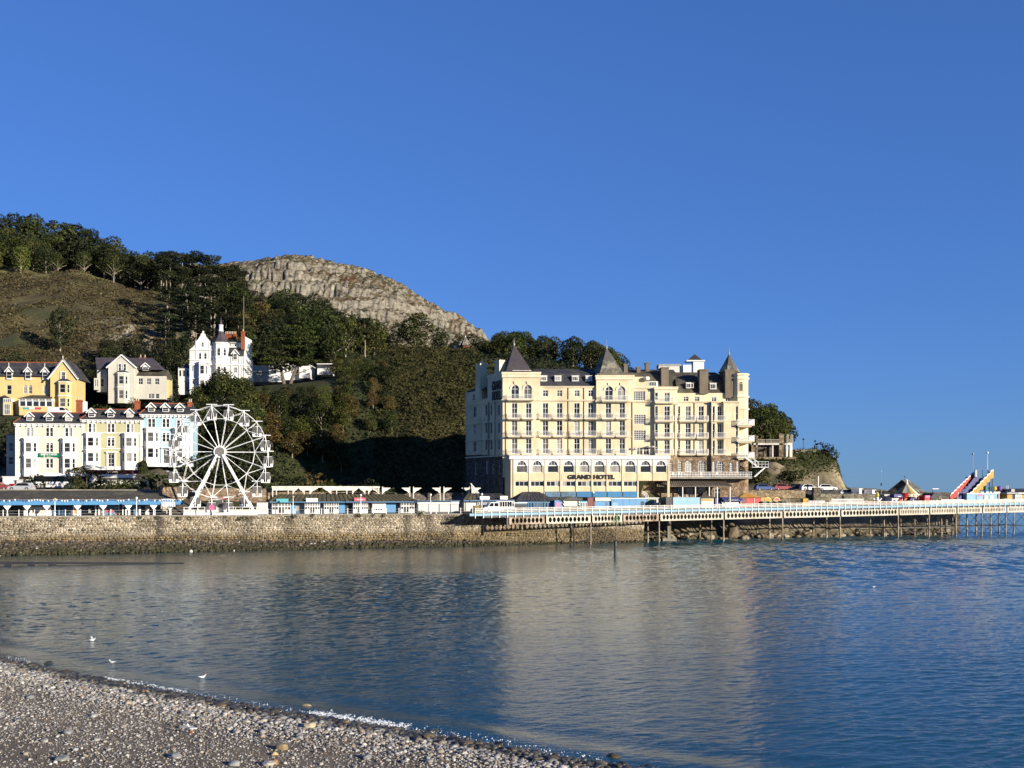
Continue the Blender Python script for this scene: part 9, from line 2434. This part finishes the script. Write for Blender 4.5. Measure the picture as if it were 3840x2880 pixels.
# refreshment stall, tables and a white flower-topped fountain left of the carousel
g = pshed('navy_awning_stall', 'white stall with navy awning left of the carousel', 'stall', 3345, 3372, 1862, 1880, 4.0, 'white_dirty', 2.0); g.box('awning', 'navy', 3343, 3377, 1853, 1865, -0.8, 0.5); g.box('awning_text', 'white', 3356, 3368, 1861, 1863, -0.83, -0.803)
for px, yy in ((3382, 1849), (3381, 1857)):
    g.box('globe_light', 'lamp_globe', px, px+5, yy, yy+6, -0.4, -0.1)
g = pshed('grey_shutters', 'low grey shuttered store behind the pink tables', 'store', 3316, 3342, 1853, 1880, 6.0, 'grey_metal', 2.0)
for a in (3318, 3331): g.box('shutter', 'shutter', a, a+10, 1858, 1878, -0.04, -0.003)
for px in (3268, 3306, 3328):
    q, zz = onp(px, 3.0); m = MB(); m.box(-0.8,-0.4,0.68,0.8,0.4,0.75); m.box(-0.8,-0.85,0.4,0.8,-0.6,0.46); m.box(-0.8,0.6,0.4,0.8,0.85,0.46)
    for sx in (-0.6, 0.6): m.box(sx-0.04,-0.8,0,sx+0.04,0.8,0.399); m.box(sx-0.04,-0.3,0.461,sx+0.04,0.3,0.679)
    m.build('picnic_table', 'pink_red', None, (q.x, q.y, zz+0.004), PA, label='pink picnic table on the pier left of the carousel', cat='table', group='pink picnic tables on the pier')
q, zz = onp(3290, 3.2); o = thing('flower_fountain', 'white ornamental figure planter with yellow top', 'planter', (q.x, q.y, zz+0.004)); m = MB(); m.lathe(0,0,[(0.5,0), (0.4,0.3), (0.25,0.5), (0.6,0.9), (0.7,1.1), (0.3,1.2), (0.35,1.6), (0.15,1.8)], 10); m.build('urn', 'white', o); m = MB(); m.lathe(0,0,[(0.3,1.75), (0.4,2.0), (0.3,2.4), (0.1,2.8)], 8); m.build('top', 'yellow', o)
for sx in (-1, 1): m = MB(); m.tube((sx*0.5,0,1.0), (sx*0.85,0,1.5), 0.14, 6); m.build('arm', 'white', o)
q, zz = onp(3374, 3.0); m = MB(); m.lathe(0,0,[(0.45,0), (0.6,0.4), (0.55,0.9), (0.3,1.2), (0.1,1.3)], 10); m.build('red_barrel', 'pink_red', None, (q.x, q.y, zz+0.004), label='rounded red barrel bin beside the navy awning', cat='bin')
# black covered ride
g = PFront('covered_ride', 'low ride sheeted in black tarpaulin between carousel and slide', 'ride', 3492, 3545, 4.0); m = MB(); m.prism_y([(0,0), (g.L,0), (g.L-0.4, g.z(1870)), (g.L*0.75, g.z(1850)), (g.L*0.2, g.z(1849)), (0, g.z(1862))], 0, 3); m.build('tarpaulin', 'black', g.o); m = MB(); m.prism_y([(g.x(3508), 0.1), (g.x(3540), 0.1), (g.x(3528), g.z(1858)), (g.x(3512), g.z(1866))], -0.06, -0.003); m.build('canvas_panel', 'timber_grey', g.o); g.box('light_bar', 'white_metal', 3510, 3534, 1832, 1834, 1, 1.1); g.box('bar_post', 'dark_metal', 3511, 3512, 1834, 1850, 1, 1.1)
# helter-skelter style steep slide
g = PFront('astra_slide', 'tall steep amusement slide with red and yellow stepped sides', 'slide', 3560, 3735, 3.0)
k = g.D/FPX; X = lambda px: g.x(px); Z = lambda py: g.z(py)
m = MB(); m.add([(X(3592), 0.0, Z(1872)), (X(3640), 0.0, Z(1872)), (X(3688), 0.0, Z(1787)), (X(3656), 0.0, Z(1787)), (X(3592), 0.3, Z(1872)-0.2), (X(3640), 0.3, Z(1872)-0.2), (X(3688), 0.3, Z(1787)-0.2), (X(3656), 0.3, Z(1787)-0.2)], [(0,1,2,3), (7,6,5,4), (0,4,5,1), (3,2,6,7)])
m.M = Matrix.Identity(4); m.build('slide_bed', 'navy', g.o)
def stepped(px0, py0, px1, py1, wpx, mat, mat2, yoff, n=8):
    for i in range(n):
        f0, f1 = i/n, (i+1)/n; xa, xb = X(px0+(px1-px0)*f0), X(px0+(px1-px0)*f1); za, zb = Z(py0+(py1-py0)*f0), Z(py0+(py1-py0)*f1)
        m = MB(); m.prism_y([(xa, za-0.5), (xb+0.1, za+(zb-za)*0.4-0.5), (xb+0.1, zb+0.55), (xa+(xb-xa)*0.35, zb+0.35), (xa, za+0.35)], yoff, yoff+wpx*k); m.build('side_panel', mat, g.o)
        m = MB(); m.prism_y([(xa, za+0.36), (xa+(xb-xa)*0.35, zb+0.36), (xb+0.1, zb+0.56), (xb+0.1, zb+0.9), (xa+(xb-xa)*0.3, zb+0.6), (xa, za+0.65)], yoff-0.02, yoff+0.1); m.build('side_crest', mat2, g.o)
stepped(3572, 1870, 3660, 1785, 5, 'red', 'white_dirty', 0.6); stepped(3622, 1870, 3712, 1775, 8, 'golden', 'pale_cream', -0.9, 7)
for px in (3668, 3700, 3726):
    for yy in (0.2, 2.2):
        m = MB(); m.box(X(px)-0.09, yy, 0, X(px)+0.09, yy+0.18, Z(1790)); m.build('tower_leg', 'dark_blue', g.o)
m = MB(); m.box(X(3655), -0.2, Z(1791), X(3728), 2.6, Z(1788)); m.build('tower_floor', 'dark_blue', g.o)
for px in (3654, 3665, 3684, 3704, 3727): m = MB(); m.box(X(px)-0.07, -0.2, Z(1788), X(px)+0.07, -0.06, Z(1760)); m.build('tower_post', 'dark_blue', g.o)
m = MB(); m.box(X(3653), -0.22, Z(1761), X(3728), -0.05, Z(1759.5)); m.build('tower_rail', 'dark_blue', g.o)
for a, b2 in ((3654.5, 3664), (3714, 3726)): g.box('tower_screen', 'grey_metal', a, b2, 1762, 1788, -0.12, -0.09)
for px, yt in ((3665, 1706), (3720, 1700)):
    m = MB(); m.tube((X(px), 1.2, Z(1760)), (X(px), 1.2, Z(yt)), 0.06, 6, 0.04); m.lathe(X(px), 1.2, [(0.05, Z(yt)), (0.26, Z(yt-3)), (0.2, Z(yt-7)), (0.05, Z(yt-9))], 8); m.build('light_mast', 'white_metal' if px > 3700 else 'grey_metal', g.o)
for a, b2 in ((3690, 3701), (3726, 3730)): g.box('stair_brace', 'dark_blue', a, a+2, 1800, 1870, 1.0, 1.2)
# blue booths, balloons ride, end pavilion
g = pshed('blue_booths', 'pair of pale blue ticket booths under the slide', 'booth', 3626, 3738, 1852, 1876, 2.0, 'light_blue', 2.4)
for a, b2, mt in ((3668, 3684, 'pink'), (3691, 3703, 'grey_render'), (3712, 3725, 'grey_render'), (3660, 3661.5, 'dark_blue'), (3688, 3689.5, 'dark_blue')): g.box('booth_panel', mt, a, b2, 1857 if mt != 'pink' else 1854, 1876 if mt != 'pink' else 1861, -0.05, -0.003)
g.box('booth_roof', 'white', 3624, 3740, 1849, 1852, -0.2, 2.6)
o = PFront('balloon_ride', 'children ride hung with coloured balloons', 'ride', 3672, 3778, 5.0)
for i, (px, mt) in enumerate(((3684, 'pink'), (3699, 'orange'), (3713, 'green'), (3736, 'green'), (3750, 'yellow'), (3769, 'purple'))):
    r_ = (9 if i < 5 else 11)*o.D/FPX; zc = o.z(1832); m = MB(); m.lathe(o.x(px), 1.5, [(0.08, zc-r_*1.05), (r_*0.7, zc-r_*0.65), (r_, zc), (r_*0.75, zc+r_*0.65), (0.08, zc+r_*0.95)], 12); b_ = m.build('balloon', mt, o.o, smooth=True)
    m = MB(); m.tube((o.x(px), 1.5, zc-r_*1.05), (o.x(px), 1.5, o.z(1850)), 0.03, 4); m.build('cord', 'white', b_)
for a, b2 in ((3682, 3726), (3734, 3758)): o.box('ride_canopy', 'white', a, b2, 1844, 1849, 0.5, 2.5)
for px in (3686, 3724, 3740, 3756, 3765): o.box('ride_post', 'white', px, px+2, 1849, 1882, 1.4, 1.6)
o.box('ride_base', 'white', 3676, 3776, 1872, 1882, 0.5, 3.0)
g = PFront('pier_pavilion', 'low pavilion with dark hipped roof at the far end of the pier', 'pavilion', 3772, 3900, 6.5); g.box('wall', 'golden', 3784, 3896, 1852, 1880, 0.5, 5); g.box('eave', 'grey_metal', 3774, 3900, 1847, 1852, -0.2, 5.6)
m = MB(); x0, x1 = g.x(3774), g.x(3900); m.add([(x0,-0.2,g.z(1847)), (x1,-0.2,g.z(1847)), (x1,5.6,g.z(1847)), (x0,5.6,g.z(1847)), (g.x(3798),2.7,g.z(1832)), (x1-1,2.7,g.z(1832))], [(0,1,5,4), (1,2,5), (2,3,4,5), (3,0,4)]); m.build('roof', 'slate', g.o); g.box('fascia', 'white', 3815, 3900, 1848, 1851, -0.3, -0.203)
g.box('roof_vent', 'grey_metal', 3791, 3804, 1834, 1845, -0.1, 1.0)
for px in (3796, 3801): g.box('roof_spike', 'white_metal', px, px+0.8, 1820, 1834, 1.5, 1.6)
g = pshed('white_planter_box', 'white stacked menu boards near the pier end', 'sign', 3808, 3832, 1855, 1876, 2.0, 'white', 0.8)
for i in range(4): g.box('board', 'grey_metal', 3811+5*i, 3814+5*i, 1860, 1871, -0.05, -0.003)
q, zz = onp(3766, 2.2); m = MB(); m.lathe(0,0,[(0.6,0), (0.85,0.6), (0.7,0.9), (0.2,1.0)], 10); m.build('teacup_ride_car', 'pale_cream', None, (q.x, q.y, zz+0.004), label='cream tub-shaped ride car near the pier end', cat='ride car')
g = pshed('white_counter', 'long white counter table at the foot of the slide', 'counter', 3530, 3615, 1873, 1880, 1.6, 'white', 0.9)

# ------------------------------------------------------------------ gulls
def gull(px, py, Lm, label, pose='float', rz=0.0, z=0.0, grey=True):
    p = onz(px, py, z)
    if pose == 'stand':
        for _ in range(5): z = float(beach_z(np.array([p.x]), np.array([p.y]))[0]); p = onz(px, py, z)
    o = thing('gull', label, 'gull', (p.x, p.y, z + (0.12 if pose == 'stand' else 0.0)), rz); o.scale = (Lm/0.62,)*3
    m = MB()
    # body: loft of rings from tail to beak (x forward)
    rings = [(-0.30,0.13,0.008,0.006), (-0.20,0.115,0.035,0.03), (-0.10,0.09,0.075,0.07), (0.0,0.085,0.09,0.085), (0.09,0.10,0.08,0.08), (0.15,0.145,0.05,0.055), (0.18,0.20,0.043,0.045), (0.21,0.235,0.045,0.043), (0.245,0.235,0.03,0.03), (0.262,0.228,0.012,0.012)]
    n_ = 10; vs = []
    for x, zc, ry, rz_ in rings:
        for k in range(n_): a = 2*PI*k/n_; vs.append((x, ry*math.cos(a), zc+rz_*math.sin(a)))
    fs = [(i*n_+k, i*n_+(k+1) % n_, (i+1)*n_+(k+1) % n_, (i+1)*n_+k) for i in range(len(rings)-1) for k in range(n_)] + [tuple(range(n_-1,-1,-1)), tuple(range((len(rings)-1)*n_, len(rings)*n_))]
    m.add(vs, fs); m.build('body', 'feather_white', o, smooth=True)
    m = MB(); m.cone([(0.255,-0.012,0.222), (0.255,0.012,0.222), (0.255,0.01,0.24), (0.255,-0.01,0.24)], (0.315,0,0.222)); m.build('beak', 'beak', o)
    for s2 in (-1, 1):
        m = MB()
        if pose == 'raised': m.add([(0.08,s2*0.05,0.15), (-0.08,s2*0.05,0.14), (-0.16,s2*0.16,0.42), (-0.05,s2*0.14,0.46), (0.08,s2*0.05,0.165), (-0.08,s2*0.05,0.155), (-0.16,s2*0.17,0.42), (-0.05,s2*0.15,0.46)], [(0,1,2,3), (4,7,6,5), (0,3,7,4), (1,5,6,2), (2,6,7,3)])
        else: m.add([(0.09,s2*0.078,0.12), (0.0,s2*0.097,0.13), (-0.15,s2*0.065,0.135), (-0.40,s2*0.012,0.15), (-0.15,s2*0.04,0.165), (0.0,s2*0.05,0.172), (0.08,s2*0.05,0.16)], [(0,1,2,3,4,5,6)]); m.add([(0.09,s2*0.07,0.12), (0.0,s2*0.088,0.13), (-0.15,s2*0.058,0.135), (-0.40,s2*0.006,0.15), (-0.15,s2*0.033,0.165), (0.0,s2*0.042,0.172), (0.08,s2*0.042,0.16)], [(6,5,4,3,2,1,0)])
        m.build('wing', 'feather_grey', o)
        if pose == 'stand': m = MB(); m.tube((0.0,s2*0.035,0.03), (0.0,s2*0.035,-0.13), 0.008, 5); m.box(-0.01,s2*0.035-0.02,-0.14,0.05,s2*0.035+0.02,-0.13); m.build('leg', 'beak', o)
    m = MB(); m.box(0.222,-0.0455,0.24,0.234,0.0455,0.25); m.build('eye', 'black', o)
gull(347, 2404, 0.42, 'white gull with raised wings, farthest of the gulls off the beach', 'raised', 0.4); gull(420, 2487, 0.45, 'gull floating just off the left shingle', 'float', 2.9); gull(760, 2543, 0.42, 'gull floating off the middle of the beach, facing right', 'float', 0.5); gull(718, 2752, 0.52, 'grey-backed gull standing on the shingle', 'stand', 2.7); gull(3277, 2203, 0.36, 'lone white gull floating far out on the right', 'float', 0.2)
